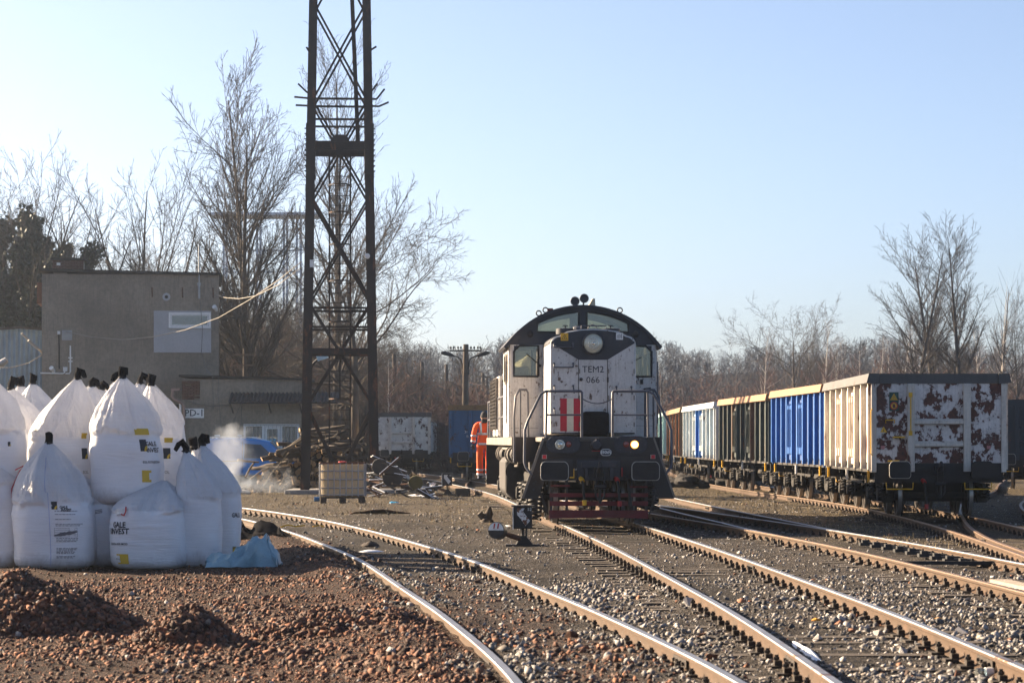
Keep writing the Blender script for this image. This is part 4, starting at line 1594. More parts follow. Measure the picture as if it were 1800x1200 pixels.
panels = [(3.1, 6.5), (6.6, 10.1), (10.1, 13.4), (13.4, 16.7), (16.7, 20.0), (20.0, 23.6)]
for face in 'fblr':
    for i, (z0, z1) in enumerate(panels):
        wd = 0.12 if i == 1 and face == 'f' else 0.07
        brace(face, -0.95, z1, 0.95, z0, wd)
        brace(face, -0.95, z0, 0.95, z1, 0.07)
    brace(face, 0.95, 2.9, 0.14, 0.95, 0.12)
    brace(face, -0.95, 2.9, -0.14, 0.95, 0.12)
    for z in (5.68, 6.33, 12.75, 13.45, 19.9):
        brace(face, -1.0, z, 1.0, z + 0.001, 0.075)
    for z, h in ((4.86, 0.20), (11.86, 0.30)):
        g = G()
        a = hw(z)
        c = Vector(face_pt(face, 0, z))
        if face in 'fb':
            g.box(c, (a * 2 - 0.3, 0.16, h))
        else:
            g.box(c, (0.16, a * 2 - 0.3, h))
        g.build('beam', MT['tower'], tw)
g = G()
g.prism([(-0.32, 11.98), (0.32, 11.98), (0.28, 12.12), (0.14, 12.22), (-0.14, 12.22), (-0.28, 12.12)], -hw(11.9) - 0.14, -hw(11.9) - 0.10)
g.bb(-0.12, 0.12, -hw(11.9) - 0.16, -hw(11.9) - 0.09, 11.5, 11.98)
g.build('gusset', MT['tower'], tw)
g = G()
g.bar((0.36, 0.2, 18.5), (0.62, -0.4, 12.05), 0.14, 0.12)
g.build('strut', MT['tower'], tw)
# bracket arms near the top
arms = [[(-0.95, 13.45), (-1.55, 13.50)], [(-0.97, 13.2), (-1.50, 13.22)], [(-0.98, 13.62), (-1.12, 13.66), (-1.42, 13.95)], [(-0.96, 14.3), (-1.02, 15.0), (-1.14, 15.2)],
        [(1.0, 13.45), (1.25, 13.45), (1.52, 13.8)], [(1.0, 13.22), (1.32, 13.20), (1.66, 13.35)], [(1.0, 13.62), (1.28, 13.98)], [(0.95, 14.3), (0.96, 15.02), (1.02, 15.1), (1.24, 15.24)], [(1.0, 14.55), (1.08, 14.68)]]
for aa in arms:
    g = G()
    for i in range(len(aa) - 1):
        g.bar((aa[i][0], -hw(13.5) - 0.05, aa[i][1]), (aa[i + 1][0], -hw(13.5) - 0.05, aa[i + 1][1]), 0.06, 0.06)
    g.build('bracket', MT['tower'], tw)
# ladder with safety hoops
lg = G()
for x in (-0.36, 0.36):
    lg.bar((x, 0, 0.9), (x, 0, 11.9), 0.055)
lad = lg.build('ladder', MT['tower'], tw)
for i in range(32):
    g = G()
    g.cyl((-0.335, 0, 1.2 + i * 0.335), (0.335, 0, 1.2 + i * 0.335), 0.013, 6)
    g.build('rung', MT['tower'], lad)
for z in (1.65, 3.25, 4.6, 5.9, 7.3, 8.55, 9.65, 10.6):
    g = G()
    g.tube([(-0.36 * math.cos(t), -0.62 * math.sin(t), z) for t in [math.pi * i / 12 for i in range(13)]], 0.032, 4)
    g.build('hoop', MT['tower'], lad)
g = G()
g.bar((0, -0.62, 3.25), (0, -0.62, 5.0), 0.05, 0.02)
g.bar((0, -0.62, 7.3), (0, -0.62, 11.6), 0.05, 0.02)
g.build('cage_bar', MT['tower'], lad)
g = G()
g.lathe([(0.03, 0), (0.09, 0.0), (0.09, -0.12), (0.05, -0.14)], (0.93, -hw(8) - 0.16, 8.08), 'y', 12)
g.build('lamp', MT['white_paint'], tw)
g = G()
g.bb(-1.02, -0.9, -hw(8) - 0.22, -hw(8) - 0.16, 7.7, 7.95)
g.build('box', MT['white_paint'], tw)
# footing slabs
for x, wd in ((-6.75, 1.9), (-4.4, 1.7)):
    o = thing('concrete_footing', 'worn concrete footing slab under the ' + ('left' if x < -6 else 'right') + ' tower legs', 'footing', (x, YT + 0.1, 0))
    g = G()
    g.box((0, 1.0, 0.02), (wd, 3.4, 0.26))
    g.build('slab', MT['concrete'], o, bev=0.03)

# small blue floodlight behind the tower
fl = thing('floodlight', 'pale blue floodlight on a post behind the tower', 'floodlight', (0, 0, 0))
g = G()
g.box(at(566, 625, 97), (0.42, 0.2, 0.3), ry=-0.3)
g.build('lamp_head', MAT('pale blue lamp', (0.35, 0.5, 0.6), 0.4), fl)
g = G()
p = at(546, 650, 97)
g.tube([at(562, 628, 97), at(550, 640, 97), p, (p.x, p.y, 0)], 0.05, 8)
g.build('post', MT['steel_dark'], fl)

# far pale steel gantry above the trees
ga = thing('gantry', 'hazy pale steel platform on thin columns beyond the poplar', 'gantry', (0, 0, 0))
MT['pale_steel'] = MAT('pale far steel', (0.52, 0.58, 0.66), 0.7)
dg = 250
g = G()
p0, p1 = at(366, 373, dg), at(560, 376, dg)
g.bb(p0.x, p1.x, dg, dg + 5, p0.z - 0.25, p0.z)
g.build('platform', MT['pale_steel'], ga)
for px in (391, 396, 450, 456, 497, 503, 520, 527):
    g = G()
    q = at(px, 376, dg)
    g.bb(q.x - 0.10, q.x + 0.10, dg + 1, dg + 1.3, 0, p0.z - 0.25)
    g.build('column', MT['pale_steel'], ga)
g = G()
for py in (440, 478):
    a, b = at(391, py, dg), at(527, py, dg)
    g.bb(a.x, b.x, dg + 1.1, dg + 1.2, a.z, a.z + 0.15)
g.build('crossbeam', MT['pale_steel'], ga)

# poles
MT['pole'] = MAT('weathered pole timber', (0.09, 0.07, 0.055), 0.9, 0, 0.35, 3, 0.3)
pl = thing('lamp_pole', 'timber lamp pole with two lamp arms and insulators behind the blue wagon', 'lamp pole', (at(818, 700, 128).x, 128, 0))
zt = at(818, 605, 128).z
g = G()
g.tube([(0, 0, 0), (0, 0, zt * 0.5), (0.03, 0, zt)], [0.19, 0.165, 0.13], 12)
g.build('pole', MT['pole'], pl, 60)
g = G()
g.bb(-0.78, 0.80, -0.2, -0.12, zt - 0.36, zt - 0.28)
xa_ = g.build('crossarm', MT['pole'], pl)
for x in (-0.72, -0.58, -0.36, -0.22, 0.28, 0.44, 0.62, 0.74):
    g = G()
    g.lathe([(0.012, 0.0), (0.012, 0.06), (0.045, 0.06), (0.05, 0.11), (0.03, 0.17), (0.01, 0.18)], (x, -0.16, zt - 0.28), 'z', 8)
    g.build('insulator', MT['steel_dark'], xa_)
for s in (-1, 1):
    g = G()
    g.tube([(s * 0.16, -0.1, zt - 1.5), (s * 0.17, -0.1, zt - 0.95), (s * 0.24, -0.1, zt - 0.72), (s * 0.45, -0.1, zt - 0.60), (s * 0.62, -0.1, zt - 0.57)], 0.035, 7)
    arm = g.build('lamp_arm', MT['steel_dark'], pl, 60)
    g = G()
    g.tube([(s * 0.55, -0.1, zt - 0.58), (s * 0.70, -0.1, zt - 0.53), (s * 1.05, -0.1, zt - 0.43), (s * 1.2, -0.1, zt - 0.42)], [0.05, 0.09, 0.11, 0.05], 8)
    g.build('lamp_head', MT['steel_dark'], arm, 60)
g = G()
g.tube([(0.25, -0.1, zt - 0.8), (1.15, -2, 1.4)], 0.015, 5)
g.build('stay_wire', MT['cable'], pl)
for px, tp, d, lab in ((742, 636, 175, 'plain far timber pole left of the lamp pole'), (785, 640, 182, 'far timber pole close to the lamp pole'), (849, 655, 205, 'far crossarm pole seen right of the lamp pole'), (856, 664, 225, 'farthest crossarm pole right of the lamp pole'), (693, 622, 170, 'far timber pole rising behind the left white wagon'), (429, 612, 124, 'thin dark mast rising behind the annex roof')):
    q = at(px, tp, d)
    o = thing('utility_pole', lab, 'pole', (q.x, d, 0))
    g = G()
    g.tube([(0, 0, 0), (0, 0, q.z)], [0.17, 0.12] if d > 130 else [0.06, 0.05], 8)
    g.build('pole', MT['pole'], o, 60)
    if d > 200 or px == 429:
        g = G()
        for k in range(2):
            g.bb(-0.55, 0.55, -0.18, -0.11, q.z - 0.35 - k * 0.5, q.z - 0.27 - k * 0.5)
        g.build('crossarm', MT['pole'], o)
# ------------------------------------------------------------------ open high sided wagons
def body_mat(name, col, rust, rsc=2.4, stretch=1.6, streak=0.25, rustcol=(0.085, 0.030, 0.018), rough=0.6):
    return MAT(name, col, rough, 0, 0.18, 1.2, 0.15, 0.12, 12, rust=rust, rustcol=rustcol, rsc=rsc, rstretch=stretch, streak=streak, dirtcol=tuple(c * 0.35 for c in col))


MT['w_white_end'] = body_mat('rust eaten white paint', (0.66, 0.61, 0.58), 0.60, 3.6, 1.35, 0.35, (0.075, 0.021, 0.013))
MT['w_white'] = body_mat('dirty white paint', (0.60, 0.54, 0.47), 0.26, 2.2, 4.0, 0.5)
MT['w_blue'] = body_mat('bright blue paint', (0.014, 0.110, 0.37), 0.04, 3, 2, 0.25)
MT['w_blue_shade'] = body_mat('blue sheet in shade tone', (0.008, 0.055, 0.20), 0.08, 3, 2, 0.3)  # side sheets between the lit posts: shade painted as a deeper blue
MT['w_blue_dull'] = body_mat('dull blue paint', (0.020, 0.085, 0.19), 0.28, 3.5, 1.6, 0.3, (0.03, 0.018, 0.015))
MT['w_green'] = body_mat('blackish green paint', (0.022, 0.033, 0.031), 0.16, 2.2, 4, 0.3, (0.10, 0.045, 0.02))
MT['w_grey'] = body_mat('pale grey paint', (0.50, 0.52, 0.52), 0.08, 2.5, 3, 0.4)
MT['w_black'] = body_mat('sooty dark paint', (0.035, 0.027, 0.024), 0.1, 2, 2, 0.2)
MT['w_orange'] = body_mat('rust orange sheet', (0.30, 0.105, 0.030), 0.1, 2, 2, 0.3)
MT['w_brown'] = body_mat('dark rusty brown', (0.11, 0.055, 0.028), 0.3, 2, 3, 0.3)
MT['w_ice'] = body_mat('pale ice blue sheet', (0.26, 0.38, 0.50), 0.08, 2.5, 3, 0.4)
MT['w_turq'] = body_mat('pale turquoise paint', (0.40, 0.58, 0.58), 0.1, 2, 2, 0.3)
MT['w_navy'] = body_mat('dark navy paint', (0.014, 0.022, 0.032), 0.1, 2, 2, 0.2)
MT['rim_orange'] = body_mat('ochre capping', (0.25, 0.120, 0.045), 0.1, 3, 1, 0.2, (0.13, 0.06, 0.02))
MT['rim_dark'] = body_mat('dark grey capping', (0.075, 0.072, 0.070), 0.12, 3, 1, 0.2)
MT['rim_ochre'] = body_mat('brown ochre capping', (0.20, 0.12, 0.045), 0.15, 3, 1, 0.2)
MT['under'] = MAT('sooty underframe', (0.016, 0.014, 0.013), 0.85, 0.0, 0.45, 5, 0.3, 0.2, 30, dirt=0.3, dirtcol=(0.050, 0.038, 0.028))
MT['sill'] = MAT('black brown sill', (0.024, 0.021, 0.021), 0.8, 0, 0.4, 4, 0.3, dirt=0.2)
MT['wheel'] = MAT('rusty wheel', (0.030, 0.023, 0.019), 0.7, 0.2, 0.4, 8, 0.2)
MT['tread'] = MAT('worn wheel tread', (0.35, 0.33, 0.31), 0.35, 0.7, 0.2)
MT['buffer_rim'] = MAT('worn buffer edge', (0.42, 0.40, 0.36), 0.5, 0.2, 0.25)
MT['sign_green'] = MAT('dark green sign', (0.01, 0.06, 0.045), 0.5)
MT['blue_patch'] = MAT('fresh blue patch', (0.02, 0.11, 0.45), 0.5)


def wheelset(parent, y, r=0.46, gauge=1.5):
    for sx in (-1, 1):
        g = G()
        x = sx * 0.75
        prof = [(0.02, x - 0.07 * sx), (0.10, x - 0.07 * sx), (0.11, x - 0.02 * sx), (r - 0.09, x - 0.02 * sx), (r - 0.07, x - 0.06 * sx), (r + 0.028, x - 0.06 * sx), (r + 0.02, x - 0.028 * sx), (r, x - 0.02 * sx), (r - 0.006, x + 0.06 * sx), (r - 0.07, x + 0.06 * sx), (r - 0.09, x + 0.02 * sx), (0.13, x + 0.03 * sx), (0.12, x + 0.10 * sx), (0.02, x + 0.10 * sx)]
        g.lathe(prof, (0, y, r), 'x', 26)
        k = 26
        for i, f in enumerate(g.f):
            if 6 * k <= i < 8 * k:
                g.m[i] = 1
        g.build('wheel', [MT['wheel'], MT['tread']], parent, 40)
    g = G()
    g.cyl((-0.95, y, r), (0.95, y, r), 0.07, 10)
    g.build('axle', MT['under'], parent)


def wagon_bogie(parent, yc, fine):
    b = thing('bogie', None, None, (0, yc, 0))
    b.parent = parent
    for dy in (-0.9, 0.9):
        wheelset(b, dy)
    for sx in (-1, 1):
        g = G()
        x = sx * 1.02
        g.prism([(-1.5, 0.62), (-1.35, 0.72), (-0.5, 0.72), (-0.35, 0.52), (0.35, 0.52), (0.5, 0.72), (1.35, 0.72), (1.5, 0.62), (1.5, 0.5), (0.55, 0.44), (0.4, 0.32), (-0.4, 0.32), (-0.55, 0.44), (-1.5, 0.5)], x - 0.05, x + 0.05, 'yz')
        for dy in (-0.9, 0.9):
            g.bb(x - 0.10 * 1, x + 0.14 * 1, dy - 0.16, dy + 0.16, 0.30, 0.62)
            g.lathe([(0.02, x + sx * 0.20), (0.12, x + sx * 0.20), (0.14, x + sx * 0.12), (0.14, x)], (0, dy, 0.46), 'x', 12)
        g.build('side_frame', MT['under'], b, bev=0.015)
        if fine:
            for dy in (-1.2, -0.62, 0.62, 1.2):
                g = G()
                g.spring((sx * 1.10, dy, 0.40), 0.085, 0.30, 4.2, 0.021)
                g.cyl((sx * 1.10, dy, 0.40), (sx * 1.10, dy, 0.70), 0.045, 8)
                g.build('spring', MT['under'], b, 60)
    g = G()
    g.bb(-1.0, 1.0, -0.2, 0.2, 0.5, 0.78)
    for dy in (-0.45, 0.45):
        g.bar((-0.95, dy, 0.36), (0.95, dy, 0.36), 0.10)
    g.build('bolster', MT['under'], b)
    return b


def buffer_part(parent, x, y0, sgn, w=0.48, h=0.34, z=1.045, rim=True):
    """rectangular buffer head; sgn -1 looks towards -y"""
    g = G()
    g.cyl((x, y0, z), (x, y0 + sgn * 0.36, z), 0.11, 12)
    g.bb(x - 0.19, x + 0.19, min(y0, y0 + sgn * 0.05), max(y0, y0 + sgn * 0.05), z - 0.17, z + 0.17)
    b = g.build('buffer', MT['under'], parent, 40)

    def head(w, h):
        r = 0.07
        pts = []
        for cx, cz, a0 in ((w / 2 - r, h / 2 - r, 0), (-w / 2 + r, h / 2 - r, 90), (-w / 2 + r, -h / 2 + r, 180), (w / 2 - r, -h / 2 + r, 270)):
            for k in range(4):
                a = R(a0 + k * 30)
                pts.append((x + cx + r * math.cos(a), z + cz + r * math.sin(a)))
        return [(p[0], p[1] + 0.06 * (1 - ((p[0] - x) / (w / 2)) ** 2) if p[1] > z else p[1]) for p in pts]
    g = G()
    P = head(w, h)
    y = y0 + sgn * 0.40
    g.prism(P, min(y, y - sgn * 0.045), max(y, y - sgn * 0.045), 'xz', 1)
    Q = [((p[0] - x) * 0.955 + x, (p[1] - z) * 0.94 + z) for p in P]
    g.prism(Q, y + sgn * 0.002, y + sgn * 0.008, 'xz', 0)
    g.build('buffer_head', [MT['sill'], MT['buffer_rim'] if rim else MT['sill']], b)


def screw_coupling(parent, y, s=-1, z=1.03):
    g = G()
    g.bb(-0.09, 0.09, min(y, y + s * 0.2), max(y, y + s * 0.2), z - 0.09, z + 0.09)
    g.tube([(0, y + s * 0.18, z + 0.02), (0, y + s * 0.34, z + 0.02), (0, y + s * 0.40, z + 0.10), (0, y + s * 0.36, z + 0.19)], [0.06, 0.06, 0.05, 0.03], 8)
    g.build('drawhook', MT['steel_dark'], parent, 50)
    g = G()
    for sx in (-1, 1):
        g.tube([(sx * 0.03, y + s * 0.30, z + 0.06), (sx * 0.075, y + s * 0.31, z - 0.05), (sx * 0.08, y + s * 0.31, z - 0.26)], 0.02, 6)
    g.cyl((-0.11, y + s * 0.31, z - 0.28), (0.11, y + s * 0.31, z - 0.28), 0.04, 8)
    g.cyl((0, y + s * 0.31, z - 0.24), (0, y + s * 0.31, z - 0.60), 0.024, 8)
    for sx in (-1, 1):
        g.tube([(sx * 0.09, y + s * 0.31, z - 0.28), (sx * 0.085, y + s * 0.31, z - 0.46), (sx * 0.02, y + s * 0.31, z - 0.55)], 0.02, 6)
    g.build('screw_coupling', MT['steel_dark'], parent, 60)


def brake_hose(parent, x, y, s=-1, z=0.86, head='red_paint', L=0.42):
    g = G()
    g.tube([(x, y, z), (x, y + s * 0.1, z), (x + 0.02, y + s * 0.18, z - 0.08), (x + 0.05, y + s * 0.2, z - L), ], [0.035, 0.03, 0.026, 0.026], 7)
    h = g.build('brake_hose', MT['rubber'], parent, 60)
    g = G()
    g.tube([(x - 0.01, y - 0.02, z + 0.01), (x, y + s * 0.1, z), (x + 0.02, y + s * 0.15, z - 0.04)], 0.045, 8)
    g.cyl((x + 0.05, y + s * 0.2, z - L), (x + 0.055, y + s * 0.2, z - L - 0.10), 0.042, 8)
    g.build('coupling_head', MT[head], h, 50)


def wagon(label, ln, ynear, L, side, end, post, rim, H=3.08, n=9, fine=True, group=None, door=None, detail=None, xoff=0.0, rim_flare=True):
    s0 = float(np.interp(ynear, ln.p[:, 1], ln.s))
    p0, p1 = ln.pos(s0), ln.pos(min(ln.L, s0 + L))
    a = math.atan2(-(p1[0] - p0[0]), p1[1] - p0[1])
    w = thing('open_wagon', label, 'railway wagon', (p0[0] + xoff, p0[1], RAIL_TOP), a, group)
    hwid = 1.37
    zs, zt = 1.16, H - 0.22     # bottom and top of the sheeting
    y0, y1 = 0.0, L - 0.9
    # side sheets, end sheets
    for sx in (-1, 1):
        g = G()
        g.bb(sx * hwid - 0.02, sx * hwid + 0.02, y0 + 0.05, y1 - 0.05, zs, zt)
        g.build('side_sheet', side, w)
        st = (y1 - y0 - 0.3) / n
        for k in range(n + 1):
            y = y0 + 0.15 + k * st
            g = G()
            x = sx * (hwid + 0.021)
            d = 0.11
            if sx < 0:
                g.prism([(x, y - 0.09), (x - d, y - 0.055), (x - d, y + 0.055), (x, y + 0.09)], zs - 0.14, zt, 'xy')
            else:
                g.prism([(x, y - 0.09), (x, y + 0.09), (x + d, y + 0.055), (x + d, y - 0.055)], zs - 0.14, zt, 'xy')
            g.build('post', post if not isinstance(post, list) else post[k % len(post)], w)
        # doors with locking bars between two posts
        for kd in (n // 3, n - n // 3 - 1):
            ya, yb = y0 + 0.15 + kd * st + 0.12, y0 + 0.15 + (kd + 1) * st - 0.12
            g = G()
            x = sx * (hwid + 0.03)
            g.bb(min(x, x + sx * 0.03), max(x, x + sx * 0.03), ya, yb, zs - 0.05, zt - 0.12)
            dr = g.build('door', door or side, w)
            if sx < 0:
                for yy in (ya + 0.12, (ya + yb) / 2, yb - 0.12):
                    g = G()
                    g.bar((x - 0.07, yy, zs + 0.1), (x - 0.07, yy, zt - 0.2), 0.035)
                    g.bb(x - 0.10, x - 0.03, yy - 0.07, yy + 0.07, zs + 0.12, zs + 0.3)
                    g.bb(x - 0.09, x - 0.03, yy - 0.06, yy + 0.06, zt - 0.35, zt - 0.25)
                    g.build('lock_bar', door or post if not isinstance(post, list) else post[0], dr)
        # top capping
        g = G()
        o = 0.13 if rim_flare else 0.06
        if sx < 0:
            g.prism([(-hwid - 0.02, zt + 0.001), (-hwid - o - 0.05, zt + 0.02), (-hwid - o, H), (-hwid + 0.09, H), (-hwid + 0.09, zt + 0.001)], y0 - 0.08, y1 + 0.08, 'xz')
        else:
            g.prism([(hwid + 0.02, zt + 0.001), (hwid - 0.09, zt + 0.001), (hwid - 0.09, H), (hwid + o, H), (hwid + o + 0.05, zt + 0.02)], y0 - 0.08, y1 + 0.08, 'xz')
        g.build('capping', rim, w)
        g = G()
        g.bb(sx * (hwid - 0.10) - 0.06, sx * (hwid - 0.10) + 0.06, y0 + 0.02, y1 - 0.02, 0.95, zs - 0.001)
        g.build('side_sill', MT['sill'], w)
    for ye, sgn in ((y0, -1), (y1, 1)):
        g = G()
        g.bb(-hwid + 0.03, hwid - 0.03, ye - 0.02, ye + 0.02, zs, zt)
        g.build('end_sheet', end, w)
        g = G()
        g.bb(-hwid + 0.10, hwid - 0.10, ye + (sgn * -0.05) - 0.09, ye - sgn * 0.05 + 0.09, zt + 0.002, H - 0.003)
        g.build('capping', rim, w)
        for x, wd in ((-hwid - 0.02, 0.11), (hwid + 0.02, 0.11), (-0.60, 0.15), (0.60, 0.15)):
            g = G()
            yy = ye + sgn * 0.021
            big_ = abs(x) < 1
            g.bb(x - wd / 2, x + wd / 2, min(yy, yy + sgn * (0.11 if big_ else 0.035)), max(yy, yy + sgn * (0.11 if big_ else 0.035)), 0.97 if big_ else zs - 0.2, zt)
            g.build('end_post', MT['w_white'] if end == MT['w_white_end'] else post if not isinstance(post, list) else post[0], w, bev=0.008)
        for z in (1.50, 1.98):
            g = G()
            yy = ye + sgn * 0.021
            g.prism([(yy, z), (yy + sgn * 0.085, z + 0.02), (yy + sgn * 0.085, z + 0.08), (yy, z + 0.13)], -0.522, 0.522, 'yz')
            g.build('end_rib', MT['w_white'] if end == MT['w_white_end'] else side, w)
        g = G()
        g.bb(-hwid, hwid, ye - 0.03, ye + 0.03, 0.74, zs - 0.002)
        for x in (-1.18, 1.18):
            g.bb(x - 0.12, x + 0.12, ye + sgn * 0.032, ye + sgn * 0.05, 0.80, 1.1)
        g.build('buffer_beam', MT['sill'], w)
        if sgn < 0 or True:
            for x in (-0.875, 0.875):
                buffer_part(w, x, ye + sgn * 0.03, sgn, 0.46, 0.34, 1.0, rim=(x < 0))
        if sgn < 0:
            screw_coupling(w, ye - 0.03, -1, 1.0)
            brake_hose(w, -0.34, ye - 0.03, -1, 0.78, 'red_paint', 0.50)
            g = G()
            for sx in (-1, 1):
                g.tube([(sx * 0.55, ye - 0.05, 0.74), (sx * 0.56, ye - 0.07, 0.60), (sx * 1.12, ye - 0.07, 0.60), (sx * 1.13, ye - 0.05, 0.74)], 0.015, 6)
            g.build('shunter_handle', MT['yellow_paint'], w)
    g = G()
    g.bb(-hwid + 0.06, hwid - 0.06, y0 + 0.05, y1 - 0.05, 1.05, 1.15)
    g.bb(-0.25, 0.25, y0 + 0.05, y1 - 0.05, 0.78, 1.05)
    for k in range(6):
        y = y0 + 0.8 + k * (y1 - y0 - 1.6) / 5
        g.bb(-1.2, 1.2, y - 0.06, y + 0.06, 0.85, 1.05)
    g.build('underframe', MT['under'], w)
    for yc in (y0 + 1.75, y1 - 1.75):
        wagon_bogie(w, yc, fine)
    # brake gear and air tank hanging between the bogies
    g = G()
    ym = (y0 + y1) / 2
    g.cyl((-0.7, ym - 0.5, 0.62), (-0.7, ym + 0.5, 0.62), 0.19, 12)
    g.bar((-1.2, ym - 1.2, 0.7), (-1.2, ym + 1.2, 0.72), 0.06)
    g.bar((-1.15, ym + 0.8, 0.95), (-1.15, ym + 0.8, 0.4), 0.05)
    g.build('brake_gear', MT['under'], w)
    # small yellow and white pieces along the near side
    for k, (yy, mt) in enumerate(((y0 + 0.5, 'yellow_paint'), (ym, 'white_paint'), (y1 - 0.6, 'yellow_paint'))):
        g = G()
        g.bb(-hwid - 0.10, -hwid - 0.05, yy - 0.03, yy + 0.03, 0.74, 0.98)
        g.build('step_bracket', MT[mt], w)
    if detail:
        detail(w, hwid, zs, zt, H, y0, y1)
    return w


def flat_tri(g, c, s, fn, m):
    g.add([fn(c[0] + s * math.sin(R(a)), c[1] + s * math.cos(R(a))) for a in (0, 120, 240)], [(0, 2, 1)], m)


def disc2(g, c, r, fn, m, n=20, r0=0.0):
    out = [fn(c[0] + r * math.cos(2 * math.pi * i / n), c[1] + r * math.sin(2 * math.pi * i / n)) for i in range(n)]
    if r0:
        inn = [fn(c[0] + r0 * math.cos(2 * math.pi * i / n), c[1] + r0 * math.sin(2 * math.pi * i / n)) for i in range(n)]
        g.add(out + inn, [(i, (i + 1) % n, (i + 1) % n + n, i + n) for i in range(n)], m)
    else:
        g.add(out, [tuple(range(n))], m)


def bolt2(g, c, s, fn, m):
    P = [(0.15, 1), (-0.45, -0.1), (-0.05, -0.1), (-0.2, -1), (0.45, 0.2), (0.05, 0.2), (0.3, 1)]
    g.add([fn(c[0] + x * s, c[1] + y * s) for x, y in P], [tuple(range(len(P)))], m)


def near_white(w, hwid, zs, zt, H, y0, y1):
    fr = y0 - 0.026
    g = G()
    g.bb(-1.06, -0.86, fr - 0.008, fr - 0.001, 2.28, 2.68)
    sg = g.build('warning_sign', MT['sign_green'], w)
    g = G()

    def fn(dy):
        return lambda x, z: (x, fr - dy, z)
    flat_tri(g, (-0.96, 2.555), 0.095, fn(0.011), 0)
    disc2(g, (-0.96, 2.385), 0.088, fn(0.011), 1)
    disc2(g, (-0.96, 2.385), 0.062, fn(0.013), 0)
    flat_tri(g, (-0.96, 2.553), 0.068, fn(0.013), 2)
    flat_tri(g, (-0.96, 2.553), 0.054, fn(0.014), 0)
    bolt2(g, (-0.96, 2.555), 0.035, fn(0.0155), 2)
    g.add([fn(0.0145)(-0.96 + x, 2.385 + z) for x, z in ((-0.02, -0.045), (0.025, -0.045), (0.03, 0.01), (0.01, 0.045), (-0.015, 0.04), (-0.03, 0.0))], [(0, 1, 2, 3, 4, 5)], 2)
    g.add([fn(0.0155)(-0.96 + x, 2.385 + z) for x, z in ((-0.05, 0.042), (-0.042, 0.05), (0.05, -0.042), (0.042, -0.05))], [(0, 1, 2, 3)], 1)
    g.build('warning_symbol', [MT['yellow_paint'], MT['red_paint'], MT['ink']], sg)
    g = G()
    flat_tri(g, (-1.18, 1.86), 0.085, fn(0.004), 0)
    bolt2(g, (-1.18, 1.85), 0.035, fn(0.006), 1)
    g.build('shock_sign', [MT['yellow_paint'], MT['ink']], w)
    g = G()
    g.tube([(-1.14, fr - 0.02, 2.02), (-1.14, fr - 0.07, 2.08), (-0.95, fr - 0.07, 2.08), (-0.95, fr - 0.02, 2.02)], 0.014, 6)
    g.build('handle', MT['yellow_paint'], w)
    g = G()
    g.tube([(-0.62, fr - 0.12, 1.80), (-0.62, fr - 0.17, 1.82), (-0.62, fr - 0.17, 2.60), (-0.62, fr - 0.12, 2.62)], 0.014, 6)
    for z in (1.80, 2.62):
        g.bb(-0.66, -0.58, fr - 0.135, fr - 0.128, z - 0.05, z + 0.05)
    g.build('handrail', MT['yellow_paint'], w)
    for x0, x1, z in ((-0.99, -0.74, 1.70), (-1.10, -0.86, 1.19)):
        g = G()
        g.bb(x0, x1, fr - 0.16, fr, z, z + 0.03)
        g.build('step', MT['yellow_paint'], w)
    g = G()
    g.tube([(-1.42, fr - 0.02, 2.32), (-1.46, fr - 0.06, 2.28), (-1.46, fr - 0.06, 1.36), (-1.42, fr - 0.02, 1.32)], 0.013, 6)
    g.build('handrail', MT['yellow_paint'], w)
    MT['pink'] = MAT('faded pink reflector', (0.42, 0.16, 0.16), 0.5)
    for x in (-1.20, 1.07):
        g = G()
        g.bb(x - 0.04, x + 0.04, fr - 0.02, fr, 1.46, 1.53)
        g.build('reflector', MT['pink'], w)
    # stencilled table
    g = G()
    for i in range(4):
        z = 1.64 + i * 0.07
        g.add([(0.95, fr - 0.004, z), (1.22, fr - 0.004, z), (1.22, fr - 0.004, z + 0.004), (0.95, fr - 0.004, z + 0.004)], [(0, 1, 2, 3)])
        lettering(g, ('1 BW', '2 LA', '3 WT', '4 20')[i], 0.05, lambda x, y, z=z: (x + 1.09, fr - 0.004, y + z + 0.035))
    for x in (0.95, 1.02, 1.22):
        g.add([(x, fr - 0.004, 1.64), (x + 0.004, fr - 0.004, 1.64), (x + 0.004, fr - 0.004, 1.92), (x, fr - 0.004, 1.92)], [(0, 1, 2, 3)])
    g.build('stencil_table', MAT('grey stencil', (0.25, 0.24, 0.25), 0.8), w)


def blue_detail(w, hwid, zs, zt, H, y0, y1):
    fr = y0 - 0.026
    g = G()
    lettering(g, '31 51 5949', 0.13, lambda x, y: (x - 0.55, fr - 0.004, y + 2.0))
    lettering(g, 'Eaos 0216', 0.13, lambda x, y: (x - 0.50, fr - 0.004, y + 1.82))
    g.build('stencil', MT['white_paint'], w)
    g = G()
    disc2(g, (-0.55, 1.55), 0.06, lambda x, z: (x, fr - 0.004, z), 0)
    g.build('red_mark', MT['red_paint'], w)


def grey_patch(w, hwid, zs, zt, H, y0, y1):
    for k in range(2):
        g = G()
        y = 6.2 + k * 1.5
        g.bb(-hwid - 0.025, -hwid - 0.021, y, y + 1.2, zs + 0.05 + k * 0.0, zs + 0.95)
        g.build('paint_patch', MT['blue_patch'], w)


